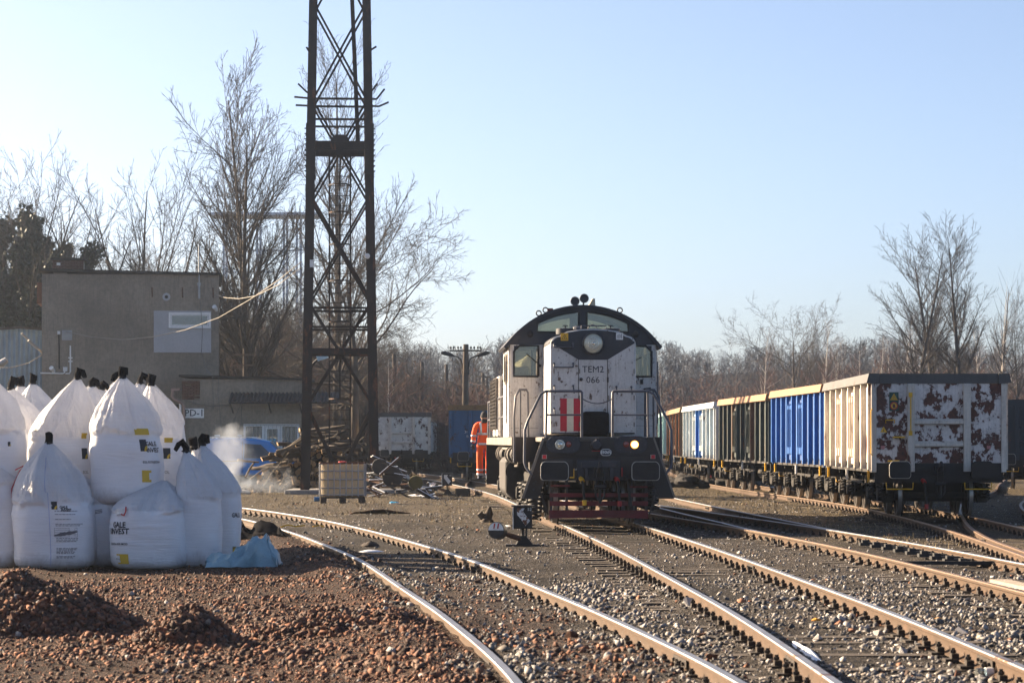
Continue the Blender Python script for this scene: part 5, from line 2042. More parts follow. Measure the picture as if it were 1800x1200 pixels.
GR = None
wagon('rusty white open wagon with warning signs at the end of the long row', T5, 55.6, 10.4, MT['w_white'], MT['w_white_end'], MT['w_white'], MT['rim_dark'], 3.08, 7, True, GR, None, near_white)
wagon('bright blue open wagon with ochre capping behind the white one', T5, 66.0, 10.6, MT['w_blue_shade'], MT['w_blue'], MT['w_blue'], MT['rim_orange'], 3.08, 9, True)
wagon('blackish open wagon with ochre capping behind the blue one', T5, 76.7, 12.2, MT['w_green'], MT['w_green'], [MT['w_green'], MT['w_green'], MT['w_green'], MT['w_brown']], MT['rim_orange'], 3.03, 10, True, door=MT['w_green'])
wagon('pale grey open wagon with a blue paint patch in the long row', T5, 89.3, 14.2, MT['w_ice'], MT['w_black'], [MT['w_grey']] * 4 + [MT['w_blue']] * 2 + [MT['w_grey']] * 4, MT['w_grey'], 2.98, 9, False, detail=grey_patch)
wagon('dark open wagon with orange rusty panels in the long row', T5, 103.8, 14.2, MT['w_black'], MT['w_black'], [MT['w_black'], MT['w_orange']], MT['rim_ochre'], 2.98, 9, False, door=MT['w_orange'])
wagon('pale turquoise wagon farthest back in the long row', T5, 118.4, 14.2, MT['w_turq'], MT['w_turq'], MT['w_turq'], MT['w_turq'], 3.0, 9, False)
wagon('dark navy open wagon half hidden behind the rusty white one', T6, 88, 11, MT['w_navy'], MT['w_navy'], MT['w_navy'], MT['w_navy'], 3.05, 9, False, xoff=0.55)
wagon('white open wagon with flaking end seen behind the tower', T2, 132.5, 10.5, MT['w_white'], MAT('lightly flaking white', (0.62, 0.60, 0.56), 0.7, rust=0.32, rsc=4, rstretch=1.5, rustcol=(0.07, 0.03, 0.02)), MT['w_white'], MT['rim_dark'], 3.08, 8, False)
wagon('dull grey wagon coupled behind the flaking white wagon', T2, 143.5, 12, MT['w_grey'], MT['w_grey'], MT['w_grey'], MT['rim_ochre'], 2.95, 9, False)
wagon('dark blue wagon at the rear of the far left row', T2, 156, 12, MT['w_blue_dull'], MT['w_navy'], MT['w_navy'], MT['w_navy'], 2.95, 9, False)
wagon('rusty dull blue open wagon with brown capping behind the worker', T7, 105.5, 12, MT['w_blue_dull'], MT['w_blue_dull'], MT['w_blue_dull'], MT['rim_ochre'], 3.10, 9, False, detail=blue_detail, xoff=-0.1)
# ------------------------------------------------------------------ the diesel locomotive
MT['l_white'] = MAT('dusty white loco paint', (0.56, 0.535, 0.51), 0.5, 0, 0.14, 1.4, 0.16, 0.05, 10, rust=0.20, rsc=9, rstretch=1.5, rustcol=(0.10, 0.06, 0.04), streak=0.32, dirtcol=(0.20, 0.155, 0.12))
MT['l_dark'] = MAT('dark blue grey loco paint', (0.028, 0.029, 0.038), 0.5, 0, 0.25, 1.5, 0.15, dirt=0.15, dirtcol=(0.10, 0.08, 0.07))
MT['l_grime'] = MAT('brown black grime', (0.036, 0.031, 0.030), 0.75, 0, 0.4, 2.5, 0.3, 0.1, 20, dirt=0.35, dirtcol=(0.060, 0.044, 0.036))
MT['l_deck'] = MAT('dusty beige deck edge', (0.20, 0.175, 0.15), 0.8, 0, 0.3, 2, 0.3, dirt=0.3)
MT['rail_grey'] = MAT('grey handrail', (0.085, 0.085, 0.10), 0.45, 0.1, 0.3, 6, 0.2)
MT['lens'] = MAT('clear lamp lens', (0.55, 0.53, 0.42), 0.15, 0.1, 0.2, 12, 0.4, spec=0.9)
MT['lens_red'] = MAT('red lamp lens', (0.20, 0.03, 0.02), 0.2, 0, 0.2, spec=0.8)
MT['chrome'] = MAT('lamp reflector', (0.7, 0.68, 0.6), 0.2, 0.8, 0.1)
MT['lamp_lit'] = LIT('lit warm lamp', (1.0, 0.33, 0.04), 0.55)
MT['lamp_core'] = LIT('lit lamp core', (1.0, 0.62, 0.20), 1.3)
MT['cab_glass'] = GLASS('cab glass', (0.80, 0.80, 0.70), 0.80)
MT['cab_in'] = MAT('cab interior', (0.32, 0.29, 0.22), 0.8)
MT['cream'] = MAT('cream panel', (0.62, 0.55, 0.40), 0.7)
MT['plow_red'] = MAT('dull red plough bar', (0.13, 0.012, 0.016), 0.7, 0, 0.35, 3, 0.3, dirt=0.25)

LX, LY, LA = 1.67, 50.0, math.atan(0.047)
loco = thing('locomotive', 'white and dark grey diesel shunting locomotive with one lit lamp', 'locomotive', (LX, LY, RAIL_TOP - 0.003), LA)


def lp(g, name, mt, **kw):
    return g.build(name, mt, loco, **kw)


# front plate with the slanted step wings
g = G()
for sx in (-1, 1):
    g.add([(0, 0, 1.70), (sx * 1.05, 0, 1.70), (sx * 1.46, 0, 0.52), (sx * 1.17, 0, 0.52), (sx * 1.03, 0, 0.88), (0, 0, 0.88)], [(0, 1, 2, 3, 4, 5)])
lp(g, 'front_plate', MT['l_grime'], solid=0.035)
for sx in (-1, 1):
    g = G()
    g.bar((sx * 1.065, -0.012, 1.69), (sx * 1.47, -0.012, 0.53), 0.035, 0.05)
    lp(g, 'wing_edge', MT['l_deck'])
    g = G()
    for z in (0.62, 1.0, 1.36):
        xx = 1.46 - (z - 0.52) / 1.18 * 0.41
        g.bb(sx * (xx - 0.36), sx * xx, 0.04, 0.42, z, z + 0.03)
    lp(g, 'step', MT['l_grime'])
g = G()
g.bb(-0.95, 0.95, -0.045, -0.004, 1.335, 1.35)
for x0, x1 in ((-1.0, -0.48), (0.48, 1.0)):
    g.bb(x0, x1, -0.03, -0.004, 0.90, 1.28)
lp(g, 'beam_plate', MT['l_grime'], bev=0.006)
g = G()
for sx in (-1, 1):
    for i in range(4):
        g.cyl((sx * (1.0 + i * 0.07), -0.02, 1.45 - i * 0.2), (sx * (1.0 + i * 0.07), 0, 1.45 - i * 0.2), 0.02, 6)
    for i in range(3):
        g.cyl((sx * 1.25, -0.02, 0.7 + i * 0.12), (sx * 1.25, 0, 0.7 + i * 0.12), 0.022, 6)
lp(g, 'bolts', MT['l_dark'])

# oval lamp panels
for cx, lit in ((-0.68, False), (0.62, True)):
    g = G()
    rr, hl = 0.165, 0.165
    pts = [(cx + hl + rr * math.cos(R(a)), 1.565 + rr * math.sin(R(a))) for a in range(-90, 91, 15)] + [(cx - hl + rr * math.cos(R(a)), 1.565 + rr * math.sin(R(a))) for a in range(90, 271, 15)]
    g.prism(pts, -0.05, 0.0)
    pan = lp(g, 'lamp_panel', MT['l_dark'], bev=0.008)
    g = G()
    for a in range(0, 360, 45):
        g.cyl((cx + math.cos(R(a)) * 0.28, -0.06, 1.565 + math.sin(R(a)) * 0.145), (cx + math.cos(R(a)) * 0.28, -0.05, 1.565 + math.sin(R(a)) * 0.145), 0.009, 6)
    g.build('screw', MT['rail_grey'], pan)
    xw, xr = (cx - 0.07, cx + 0.10) if not lit else (cx + 0.07, cx - 0.09)
    if lit:
        xw = cx + 0.075
    g = G()
    g.lathe([(0.0, -0.085), (0.05, -0.08), (0.082, -0.06), (0.085, -0.045)], (xw, 0, 1.565), 'y', 20)
    hl_ = g.build('headlight', MT['lamp_lit'] if lit else MT['lens'], pan, 40)
    g = G()
    g.torus((xw, -0.055, 1.565), 0.087, 0.012, 'y', 22, 6)
    g.build('lamp_ring', MT['chrome'] if not lit else MT['l_dark'], hl_, 180)
    g = G()
    g.lathe([(0.0, -0.10), (0.03, -0.095), (0.045, -0.086)] if not lit else [(0.0, -0.10), (0.05, -0.095), (0.066, -0.08)], (xw, 0, 1.565), 'y', 18)
    g.build('lamp_core', MT['lamp_core'] if lit else MT['chrome'], hl_, 40)
    g = G()
    g.lathe([(0.0, -0.075), (0.045, -0.07), (0.06, -0.045)], (xr, 0, 1.57), 'y', 18)
    g.build('tail_light', MT['lens_red'], pan, 40)
for sx in (-1, 1):
    g = G()
    g.bb(sx * 1.05 - 0.045, sx * 1.05 + 0.045, -0.09, -0.0, 1.29, 1.37)
    o = lp(g, 'marker_box', MT['buffer_rim'])
    g = G()
    g.bb(sx * 1.05 - 0.036, sx * 1.05 + 0.036, -0.094, -0.091, 1.295, 1.365)
    g.build('reflector', MAT('red reflector', (0.55, 0.02, 0.03), 0.3) if 'rr' not in MT else MT['rr'], o)
# socket, plate lettered 850kN
g = G()
g.lathe([(0.115, -0.0), (0.115, -0.05), (0.09, -0.09), (0.085, -0.12), (0.0, -0.125)], (-0.045, 0, 1.56), 'y', 8)
sock = lp(g, 'socket', MT['l_dark'])
g = G()
g.bb(-0.13, 0.03, -0.05, -0.001, 1.435, 1.45)
g.build('socket_edge', MT['red_paint'], sock)
g = G()


def oval(cx, cz, hw_, hh_):
    r = hh_
    return [(cx + hw_ - r + r * math.cos(R(a)), cz + r * math.sin(R(a))) for a in range(-90, 91, 18)] + [(cx - hw_ + r + r * math.cos(R(a)), cz + r * math.sin(R(a))) for a in range(90, 271, 18)]


g.prism(oval(0.14, 1.415, 0.105, 0.066), -0.056, -0.047, m=0)
g.prism(oval(0.14, 1.415, 0.095, 0.056), -0.0585, -0.0575, m=1)
lettering(g, '850kN', 0.078, lambda x, y: (x + 0.14, -0.061, y + 1.415), bold=0.002)
bdg = lp(g, 'badge', [MT['white_paint'], MT['l_dark']])
# pressure notes on the beam
g = G()
for x, t in ((-0.40, '0.8 MPa'), (0.32, '0.5 MPa'), (0.54, '0.6 MPa')):
    lettering(g, t, 0.05, lambda a, b, x=x: (x + a, -0.034 if abs(x) > 0.47 else -0.008, 1.085 + b))
lp(g, 'pressure_lettering', MT['white_paint'])
# coupler box and hook, buffers
g = G()
g.bb(-0.42, 0.42, -0.05, -0.004, 0.87, 1.27)
g.bb(-0.34, 0.34, -0.12, -0.05, 1.12, 1.22)
g.bb(-0.28, -0.2, -0.14, -0.05, 0.9, 1.12)
g.bb(0.2, 0.28, -0.14, -0.05, 0.9, 1.12)
lp(g, 'drawgear_box', MT['l_dark'], bev=0.01)
screw_coupling(loco, -0.05, -1, 1.04)
for sx in (-1, 1):
    buffer_part(loco, sx * 0.875, -0.02, -1, 0.54, 0.34, 1.045, True)
for x, hd, L_ in ((-0.34, 'yellow_paint', 0.40), (0.34, 'red_paint', 0.42), (0.54, 'steel_dark', 0.42)):
    brake_hose(loco, x, -0.03, -1, 0.90, hd, L_)
g = G()
g.bar((-0.48, -0.06, 1.10), (-0.48, -0.06, 0.92), 0.018, m=0)
g.bar((-0.48, -0.06, 0.93), (-0.56, -0.06, 0.93), 0.03, m=0)
lp(g, 'brake_tap', MT['yellow_paint'])
g = G()
g.bar((0.45, -0.06, 1.12), (0.45, -0.06, 0.95), 0.025)
lp(g, 'brake_tap', MT['red_paint'])
# plough: three long bars, two short ones
for z0, z1, x0, x1 in ((0.555, 0.63, -0.95, 0.95), (0.385, 0.475, -0.95, 0.95), (0.14, 0.30, -0.96, 0.95), (0.755, 0.79, -0.93, -0.56), (0.735, 0.765, 0.60, 0.94)):
    g = G()
    g.prism([(x0, z0), (x0 + (x1 - x0) * 0.5, z0 + (0.02 if z1 - z0 > 0.1 else 0)), (x1, z0), (x1, z1), (x0, z1)], -0.10, -0.07)
    lp(g, 'plough_bar', MT['plow_red'])
g = G()
for x in (-0.92, -0.62, 0.64, 0.92):
    g.bar((x, -0.05, 0.88), (x, -0.06, 0.2), 0.05, 0.03)
for sx in (-1, 1):
    g.bar((sx * 1.15, -0.03, 0.72), (sx * 0.98, -0.05, 0.22), 0.03, 0.03)
lp(g, 'plough_bracket', MT['l_grime'])

# deck
g = G()
g.bb(-1.54, 1.54, 2.9, 16.75, 1.54, 1.715)
g.bb(-1.06, 1.06, 0.0, 2.9, 1.62, 1.71)
lp(g, 'deck', MT['l_deck'], bev=0.01)
g = G()
for sx in (-1, 1):
    g.bb(sx * 1.0, sx * 0.9, 0.04, 16.6, 0.95, 1.54)
g.bb(-1.54, 1.54, 2.86, 2.895, 1.2, 1.715)
g.bb(-0.9, 0.9, 0.3, 16.6, 0.95, 1.15)
lp(g, 'main_frame', MT['l_grime'])
g = G()
for sx in (-1, 1):
    g.add([(sx * 1.02, 16.8, 1.70), (sx * 1.54, 16.8, 1.70), (sx * 1.54, 16.8, 0.52), (sx * 1.2, 16.8, 0.52)], [(0, 1, 2, 3)])
g.add([(-1.0, 16.8, 1.7), (1.0, 16.8, 1.7), (1.0, 16.8, 0.88), (-1.0, 16.8, 0.88)], [(0, 1, 2, 3)])
lp(g, 'rear_plate', MT['l_grime'], solid=0.035)
g = G()
for z in (0.62, 0.66):
    g.bb(-1.56, -1.02, 16.86, 17.5, 0.60, 0.64)
g.bar((-1.50, 16.85, 0.6), (-1.50, 16.85, 1.7), 0.04)
lp(g, 'rear_step', MT['l_grime'])

# front hood: white body, dark cap with the V
hx, hy0, hy1 = 0.02, 1.6, 4.02
hwid = 0.86


def hood_poly(dx=0.0, dz=0.0, z0=1.76):
    P = [(hx - hwid - dx, z0), (hx + hwid + dx, z0)]
    for a in range(0, 91, 15):
        P.append((hx + hwid + dx - 0.17 + 0.17 * math.cos(R(a)), 3.56 + dz + 0.17 * math.sin(R(a))))
    for t in (0.6, 0.3, 0.0, -0.3, -0.6):
        P.append((hx + t * hwid, 3.73 + dz + 0.14 * (1 - t * t)))
    for a in range(90, 181, 15):
        P.append((hx - hwid - dx + 0.17 + 0.17 * math.cos(R(a)), 3.56 + dz + 0.17 * math.sin(R(a))))
    return P


g = G()
g.prism(hood_poly(), hy0, hy1)
hood = lp(g, 'hood', MT['l_white'], smooth=35, bev=0.045)
hood.modifiers['bevel'].segments = 3
# dark paint: cap over the top and the V down the front
g = G()
P = [p for p in hood_poly(0.004, 0.004) if p[1] > 3.52]
P = [(hx + hwid + 0.004, 3.58)] + [p for p in P] + [(hx - hwid - 0.004, 3.58)]
k = len(P)
for y in (hy0 + 0.03, hy1):
    g.v += [(p[0], y, p[1]) for p in P]
g.f += [(i, i + 1, i + 1 + k, i + k) for i in range(k - 1)]
g.m += [0] * (k - 1)
vf = hy0 - 0.003
FP = [(hx + hwid - 0.03, 3.58), (hx + hwid - 0.03, 3.62)] + [(hx + (p[0] - hx) * 0.955, p[1] - 0.025) for p in hood_poly() if p[1] > 3.62] + [(hx - hwid + 0.03, 3.62), (hx - hwid + 0.03, 3.58), (hx - 0.29, 3.25), (hx + 0.29, 3.25)]
g.add([(x, vf, z) for x, z in FP], [tuple(range(len(FP)))])
g.build('dark_cap', MT['l_dark'], hood, solid=-0.002)
# door seams
g = G()
for x in (hx - 0.29, hx + 0.29):
    g.bb(x - 0.006, x + 0.006, hy0 - 0.006, hy0 - 0.001, 1.80, 3.25)
g.bb(hx - hwid + 0.03, hx + hwid - 0.03, hy0 - 0.02, hy0 - 0.001, 1.775, 1.80)
g.bb(hx + 0.28, hx + 0.31, hy0 - 0.02, hy0, 2.80, 2.90)
g.bb(hx + 0.28, hx + 0.31, hy0 - 0.02, hy0, 2.1, 2.2)
g.build('door_seam', MT['l_grime'], hood)
g = G()
lettering(g, 'TEM2', 0.185, lambda x, y: (hx + x, hy0 - 0.005, y + 3.055), sx=1.0)
lettering(g, '066', 0.185, lambda x, y: (hx + x, hy0 - 0.005, y + 2.845), sx=1.0)
g.build('number_lettering', MT['ink'], hood)
g = G()
for i in range(46):
    z = 2.55 + (i % 23) * 0.032
    g.bb(hx - hwid - 0.006, hx - hwid - 0.002, 2.0 + (i // 23) * 0.25 + (i % 3) * 0.03, 2.12 + (i // 23) * 0.25 + (i % 2) * 0.05, z, z + 0.012)
g.build('side_print', MAT('orange print', (0.55, 0.15, 0.03), 0.6), hood)
g = G()
for x in (-0.80, -0.29, 0.29, 0.80):
    for z in (1.92, 2.45, 2.98):
        g.cyl((hx + x + 0.02, hy0 - 0.022, z), (hx + x + 0.02, hy0 - 0.022, z + 0.09), 0.012, 6)
for i in range(12):
    for z in (1.84, 3.18 if abs(-0.78 + i * 0.142) > 0.3 else 1.84):
        g.cyl((hx - 0.78 + i * 0.142, hy0 - 0.009, z), (hx - 0.78 + i * 0.142, hy0, z), 0.009, 6)
hb_ = g.build('hinges_and_bolts', MT['l_deck'], hood)
hb_['kind'] = 'stuff'
# main headlight
g = G()
g.lathe([(0.215, 0.0), (0.225, -0.07), (0.205, -0.09), (0.195, -0.06)], (hx, hy0, 3.575), 'y', 28)
mh = g.build('headlight', MT['l_dark'], hood, 40)
g = G()
g.lathe([(0.198, -0.055), (0.17, -0.085), (0.10, -0.10), (0.0, -0.105)], (hx, hy0, 3.575), 'y', 28)
g.build('lens', MT['lens'], mh, 60)
for r_ in (0.10, 0.055):
    g = G()
    g.torus((hx, hy0 - 0.10, 3.575), r_, 0.008, 'y', 22, 5)
    g.build('lens_ring', MT['chrome'], mh, 180)
g = G()
g.lathe([(0.0, -0.125), (0.025, -0.12), (0.035, -0.105)], (hx, hy0, 3.575), 'y', 14)
g.build('bulb', MT['chrome'], mh, 60)
for i in range(14):
    a = i / 14 * 6.283
# signs on the hood
g = G()
s_ = lambda dy: (lambda x, z: (x, hy0 - dy, z))
sgx = hx - 0.57
g.bb(sgx - 0.075, sgx + 0.075, hy0 - 0.010, hy0 - 0.004, 3.63, 3.78)
sy_ = g.build('warning_sign', MT['yellow_paint'], hood)
g = G()
flat_tri(g, (sgx, 3.69), 0.070, s_(0.0115), 0)
flat_tri(g, (sgx, 3.69), 0.053, s_(0.0125), 1)
bolt2(g, (sgx, 3.69), 0.030, s_(0.0135), 0)
g.build('warning_symbol', [MT['ink'], MT['yellow_paint']], sy_)
g = G()
sgx = hx + 0.53
g.bb(sgx - 0.07, sgx + 0.07, hy0 - 0.010, hy0 - 0.004, 3.65, 3.79)
sy_ = g.build('brake_sign', MT['white_paint'], hood)
g = G()
disc2(g, (sgx - 0.012, 3.715), 0.040, s_(0.0115), 0, 18, 0.032)
disc2(g, (sgx - 0.012, 3.715), 0.014, s_(0.0115), 0, 10)
g.add([s_(0.0115)(sgx + x, 3.72 + z) for x, z in ((0.036, -0.045), (0.046, -0.045), (0.046, 0.05), (0.036, 0.05))], [(0, 1, 2, 3)])
g.build('brake_symbol', MT['ink'], sy_)
# red white red panel, apron, knob
g = G()
for i, mt_ in enumerate((0, 1, 0)):
    x0 = hx - 0.655 + i * 0.133
    g.bb(x0, x0 + 0.1325, hy0 - 0.012, hy0 - 0.006, 1.83, 2.48, mt_)
g.build('striped_panel', [MAT('signal red', (0.45, 0.012, 0.03), 0.5, var=0.15), MAT('cream white', (0.66, 0.60, 0.47), 0.6)], hood)
g = G()
g.prism([(hx - 0.25, 1.74), (hx + 0.31, 1.74), (hx + 0.31, 2.18), (hx + 0.22, 2.22), (hx - 0.16, 2.22), (hx - 0.25, 2.18)], hy0 - 0.16, hy0 - 0.02)
lp(g, 'gangway_apron', MT['black_film'], bev=0.02)
g = G()
g.lathe([(0.03, 0), (0.035, -0.03), (0.0, -0.045)], (hx - 0.24, hy0, 2.86), 'y', 10)
g.build('door_knob', MT['ink'], hood)
# grab handles
for x0, x1, z in ((-0.78, -0.40, 3.10), (-0.78, -0.40, 3.50),):
    g = G()
    for x in (x0, x1):
        g.tube([(hx + x, hy0, z + 0.06), (hx + x, hy0 - 0.06, z + 0.06), (hx + x, hy0 - 0.06, z)], 0.014, 6)
        g.lathe([(0.0, -0.075), (0.024, -0.065), (0.024, -0.045)], (hx + x, hy0, z + 0.075), 'y', 8)
    g.tube([(hx + x0, hy0 - 0.06, z), (hx + x1, hy0 - 0.06, z)], 0.014, 6)
    g.build('handle', MT['rail_grey'], hood, 60)
for x, z in ((-0.78, 2.70), (-0.40, 2.70), (0.46, 2.68), (0.76, 2.68), (-0.78, 2.25)):
    g = G()
    g.tube([(hx + x, hy0, z + 0.03), (hx + x, hy0 - 0.07, z + 0.03), (hx + x + 0.02, hy0 - 0.07, z - 0.12)], 0.014, 6)
    g.lathe([(0.0, -0.09), (0.024, -0.08), (0.024, -0.055)], (hx + x, hy0, z + 0.03), 'y', 8)
    g.build('handle', MT['rail_grey'], hood, 60)
# caps and little rails on top of the hood
for x in (-0.5, 0.42):
    g = G()
    g.lathe([(0.19, 0.0), (0.19, 0.11), (0.16, 0.12), (0.0, 0.125)], (hx + x, 2.4, 3.79), 'z', 18)
    g.cyl((hx + x, 2.4, 3.9), (hx + x, 2.4, 3.96), 0.015, 6)
    g.bb(hx + x - 0.05, hx + x + 0.05, 2.38, 2.42, 3.955, 3.975)
    g.build('filler_cap', MT['l_dark'], hood, 40)
g = G()
g.tube([(hx - 0.20, 2.1, 3.82), (hx - 0.20, 2.1, 3.95), (hx + 0.30, 2.1, 3.95), (hx + 0.30, 2.1, 3.82)], 0.014, 6)
g.torus((hx + 0.03, 2.1, 3.88), 0.09, 0.012, 'y', 16, 5)
g.build('top_rail', MT['rail_grey'], hood)
g = G()
g.lathe([(0.10, 0), (0.09, 0.1), (0.05, 0.12)], (hx - 0.26, 2.3, 3.83), 'z', 10)
g.build('breather', MT['rail_grey'], hood)

# cab
cy0, cy1 = 4.05, 6.7
XE, ZE, ZC = 1.60, 3.66, 4.47
RA = (XE ** 2 + (ZC - ZE) ** 2) / (2 * (ZC - ZE))


def arch(x):
    return ZC - RA + math.sqrt(max(0.0, RA * RA - x * x))


side_w = [(-1.44, -0.93, 2.98, 3.62), (0.93, 1.44, 2.98, 3.62)]
for y, nm in ((cy0, 'cab_front'), (cy1 - 0.06, 'cab_rear')):
    g = G()
    wall_holes(g, -1.52, 1.52, 1.72, 3.64, y, y + 0.06, side_w)
    wall = lp(g, nm, MT['l_white'])
    g = G()
    N = 40
    for i in range(N):
        xa, xb = -1.575 + 3.15 * i / N, -1.575 + 3.15 * (i + 1) / N
        xc = (xa + xb) / 2
        tp = lambda x: arch(x) - 0.015
        win_ = 0.07 < abs(xc) < 0.96
        zb, wt = 3.90 - max(0, abs(xc) - 0.75) * -0.25, (lambda x: arch(x) - 0.14)
        if win_:
            g.prism([(xa, 3.642), (xb, 3.642), (xb, 3.9), (xa, 3.9)], y - 0.003, y + 0.06)
            g.prism([(xa, max(3.9, wt(xa))), (xb, max(3.9, wt(xb))), (xb, tp(xb)), (xa, tp(xa))], y - 0.003, y + 0.06)
        else:
            g.prism([(xa, 3.642), (xb, 3.642), (xb, max(3.66, tp(xb))), (xa, max(3.66, tp(xa)))], y - 0.003, y + 0.06)
    g.build('arch_panel', MT['l_dark'], wall)
    for sx in (-1, 1):
        xs_ = [0.08 + (0.95 - 0.08) * i / 10 for i in range(11)]
        P = [(sx * x, 3.9) for x in (xs_[0], xs_[-1])] + [(sx * x, arch(x) - 0.13) for x in reversed(xs_)]
        g = G()
        g.prism(P, y + 0.025, y + 0.03)
        wn_ = g.build('skylight', MT['cab_glass'], wall)
        g = G()
        loop = [(sx * x, y - 0.01, 3.905) for x in (xs_[0], xs_[-1])] + [(sx * x, y - 0.01, arch(x) - 0.145) for x in reversed(xs_)]
        g.tube(loop + [loop[0]], 0.022, 5)
        g.build('seal', MT['rubber'], wn_)
        x0, x1 = (0.93, 1.44)
        cl = 0.12
        P = [(sx * x0, 2.98), (sx * x1, 2.98), (sx * x1, 3.62 - cl), (sx * (x1 - cl), 3.62), (sx * x0, 3.62)]
        g = G()
        g.prism(P, y + 0.025, y + 0.03)
        wn_ = g.build('window', MT['cab_glass'], wall)
        g = G()
        g.tube([(p[0], y - 0.008, p[1]) for p in P] + [(P[0][0], y - 0.008, P[0][1])], 0.024, 5)
        g.build('seal', MT['rubber'], wn_)
        g = G()
        g.prism([(sx * x1, 3.62 - cl), (sx * x1, 3.62), (sx * (x1 - cl), 3.62)], y - 0.004, y + 0.055)
        g.build('corner', MT['l_dark'], wn_)
        if y == cy0:
            g = G()
            g.bar((sx * 0.90, y - 0.05, 3.22), (sx * 1.18 if sx < 0 else 1.22, y - 0.05, 3.45 if sx < 0 else 3.38), 0.018)
            g.cyl((sx * 0.90, y - 0.06, 3.2), (sx * 0.90, y, 3.2), 0.03, 8)
            g.build('wiper', MT['rubber'], wn_)
    if y == cy0:
        for sx in (-1, 1):
            g = G()
            g.lathe([(0.065, 0.0), (0.065, -0.03), (0.045, -0.05), (0.0, -0.055)], (sx * 1.10, y, 3.86), 'y', 14)
            g.build('marker_light', MT['l_grime'], wall, 50)
        g = G()
        g.bb(1.2, 1.26, y - 0.03, y, 2.82, 2.92)
        g.tube([(1.28, y, 2.72), (1.28, y - 0.05, 2.72), (1.42, y - 0.05, 2.74)], 0.016, 6)
        g.bb(0.93, 1.5, y - 0.006, y - 0.001, 2.10, 2.106)
        g.bb(0.93, 1.5, y - 0.006, y - 0.001, 1.95, 1.956)
        g.bb(-1.5, -0.93, y - 0.006, y - 0.001, 1.90, 1.906)
        g.build('door_fitting', MT['l_grime'], wall)
for sx in (-1, 1):
    g = G()
    x = sx * 1.52
    for ya, yb in ((cy0 + 0.061, 4.45), (5.15, 5.45), (6.2, cy1 - 0.061)):
        g.bb(x - 0.03, x + 0.03, ya, yb, 1.72, 3.64)
    for ya, yb in ((4.45, 5.15), (5.45, 6.2)):
        g.bb(x - 0.03, x + 0.03, ya, yb, 1.72, 2.85)
        g.bb(x - 0.03, x + 0.03, ya, yb, 3.5, 3.64)
    wl = lp(g, 'cab_side', MT['l_white'])
    for ya, yb in ((4.45, 5.15), (5.45, 6.2)):
        g = G()
        g.bb(x - 0.004, x + 0.004, ya, yb, 2.85, 3.5)
        wn_ = g.build('window', MT['cab_glass'], wl)
        g = G()
        for q in ((ya, ya + 0.05, 2.85, 3.5), (yb - 0.05, yb, 2.85, 3.5), (ya + 0.05, yb - 0.05, 2.85, 2.9), (ya + 0.05, yb - 0.05, 3.45, 3.5)):
            g.bb(x - 0.04, x + 0.04, q[0], q[1], q[2], q[3])
        g.build('window_frame', MT['l_deck'], wn_)
    g = G()
    g.bar((x + sx * 0.07, 4.3, 2.0), (x + sx * 0.07, 4.3, 3.3), 0.03)
    g.build('handrail', MT['rail_grey'], wl)
# roof
g = G()
N = 28
ang = math.asin(XE / RA)
op = [(RA * math.sin(-ang + 2 * ang * i / N), ZC - RA + RA * math.cos(-ang + 2 * ang * i / N)) for i in range(N + 1)]
op[0], op[-1] = (-XE - 0.06, ZE - 0.06), (XE + 0.06, ZE - 0.06)
ip = [(p[0] * 0.975, p[1] - 0.05) for p in op]
for y in (cy0 - 0.09, cy1 + 0.06):
    g.v += [(p[0], y, p[1]) for p in op] + [(p[0], y, p[1]) for p in ip]
k = N + 1
for i in range(N):
    g.f += [(i, i + 1, i + 1 + 2 * k, i + 2 * k), (i + k, i + 3 * k, i + 1 + 3 * k, i + 1 + k), (i, i + k, i + k + 1, i + 1), (i + 2 * k, i + 1 + 2 * k, i + 1 + 3 * k, i + 3 * k)]
    g.m += [0] * 4
g.f += [(0, 2 * k, 3 * k, k), (N, N + k, N + 3 * k, N + 2 * k)]
g.m += [0, 0]
rf = lp(g, 'cab_roof', MT['l_dark'], smooth=40)
for x, zz, y in ((-0.16, 0.13, 4.3), (0.03, 0.18, 4.25)):
    g = G()
    z = arch(x) + zz - 0.04
    g.lathe([(0.085, -0.18), (0.06, -0.10), (0.032, 0.0), (0.025, 0.25), (0.04, 0.3)], (x, y, z), 'y', 16)
    g.bar((x, y + 0.05, arch(x) - 0.02), (x, y + 0.05, z), 0.03)
    hn = g.build('horn', MT['l_dark'], rf, 50)
    g = G()
    g.torus((x, y - 0.18, z), 0.085, 0.014, 'y', 18, 5)
    g.build('horn_rim', MT['rail_grey'], hn, 180)
g = G()
g.prism([(0.16, arch(0.2) - 0.02), (0.30, arch(0.3) - 0.02), (0.29, arch(0.2) + 0.17), (0.24, arch(0.2) + 0.17), (0.17, arch(0.2) + 0.05)], 4.5, 4.7)
g.build('antenna_block', MT['cream'], rf)
for x in (-0.92, -0.78, 0.78):
    g = G()
    g.torus((x, 4.1, arch(x) + 0.055), 0.052, 0.014, 'y', 16, 5)
    g.build('lifting_eye', MT['l_dark'], rf, 180)
g = G()
g.bb(-0.74, -0.62, 4.08, 4.16, arch(0.7), arch(0.7) + 0.06)
g.build('roof_fitting', MT['plow_red'], rf)
# cab inside: desk, seats, cream wall
g = G()
g.bb(-1.35, -0.5, 4.5, 5.1, 1.75, 2.9)
g.bb(0.5, 1.2, 5.2, 5.8, 1.75, 2.7)
g.bb(0.95, 1.15, 6.0, 6.3, 2.6, 3.4)
lp(g, 'cab_desk', MT['cab_in'])
g = G()
g.bb(-1.45, -1.0, 6.5, 6.62, 2.4, 3.25)
lp(g, 'cab_cabinet', MT['cream'])

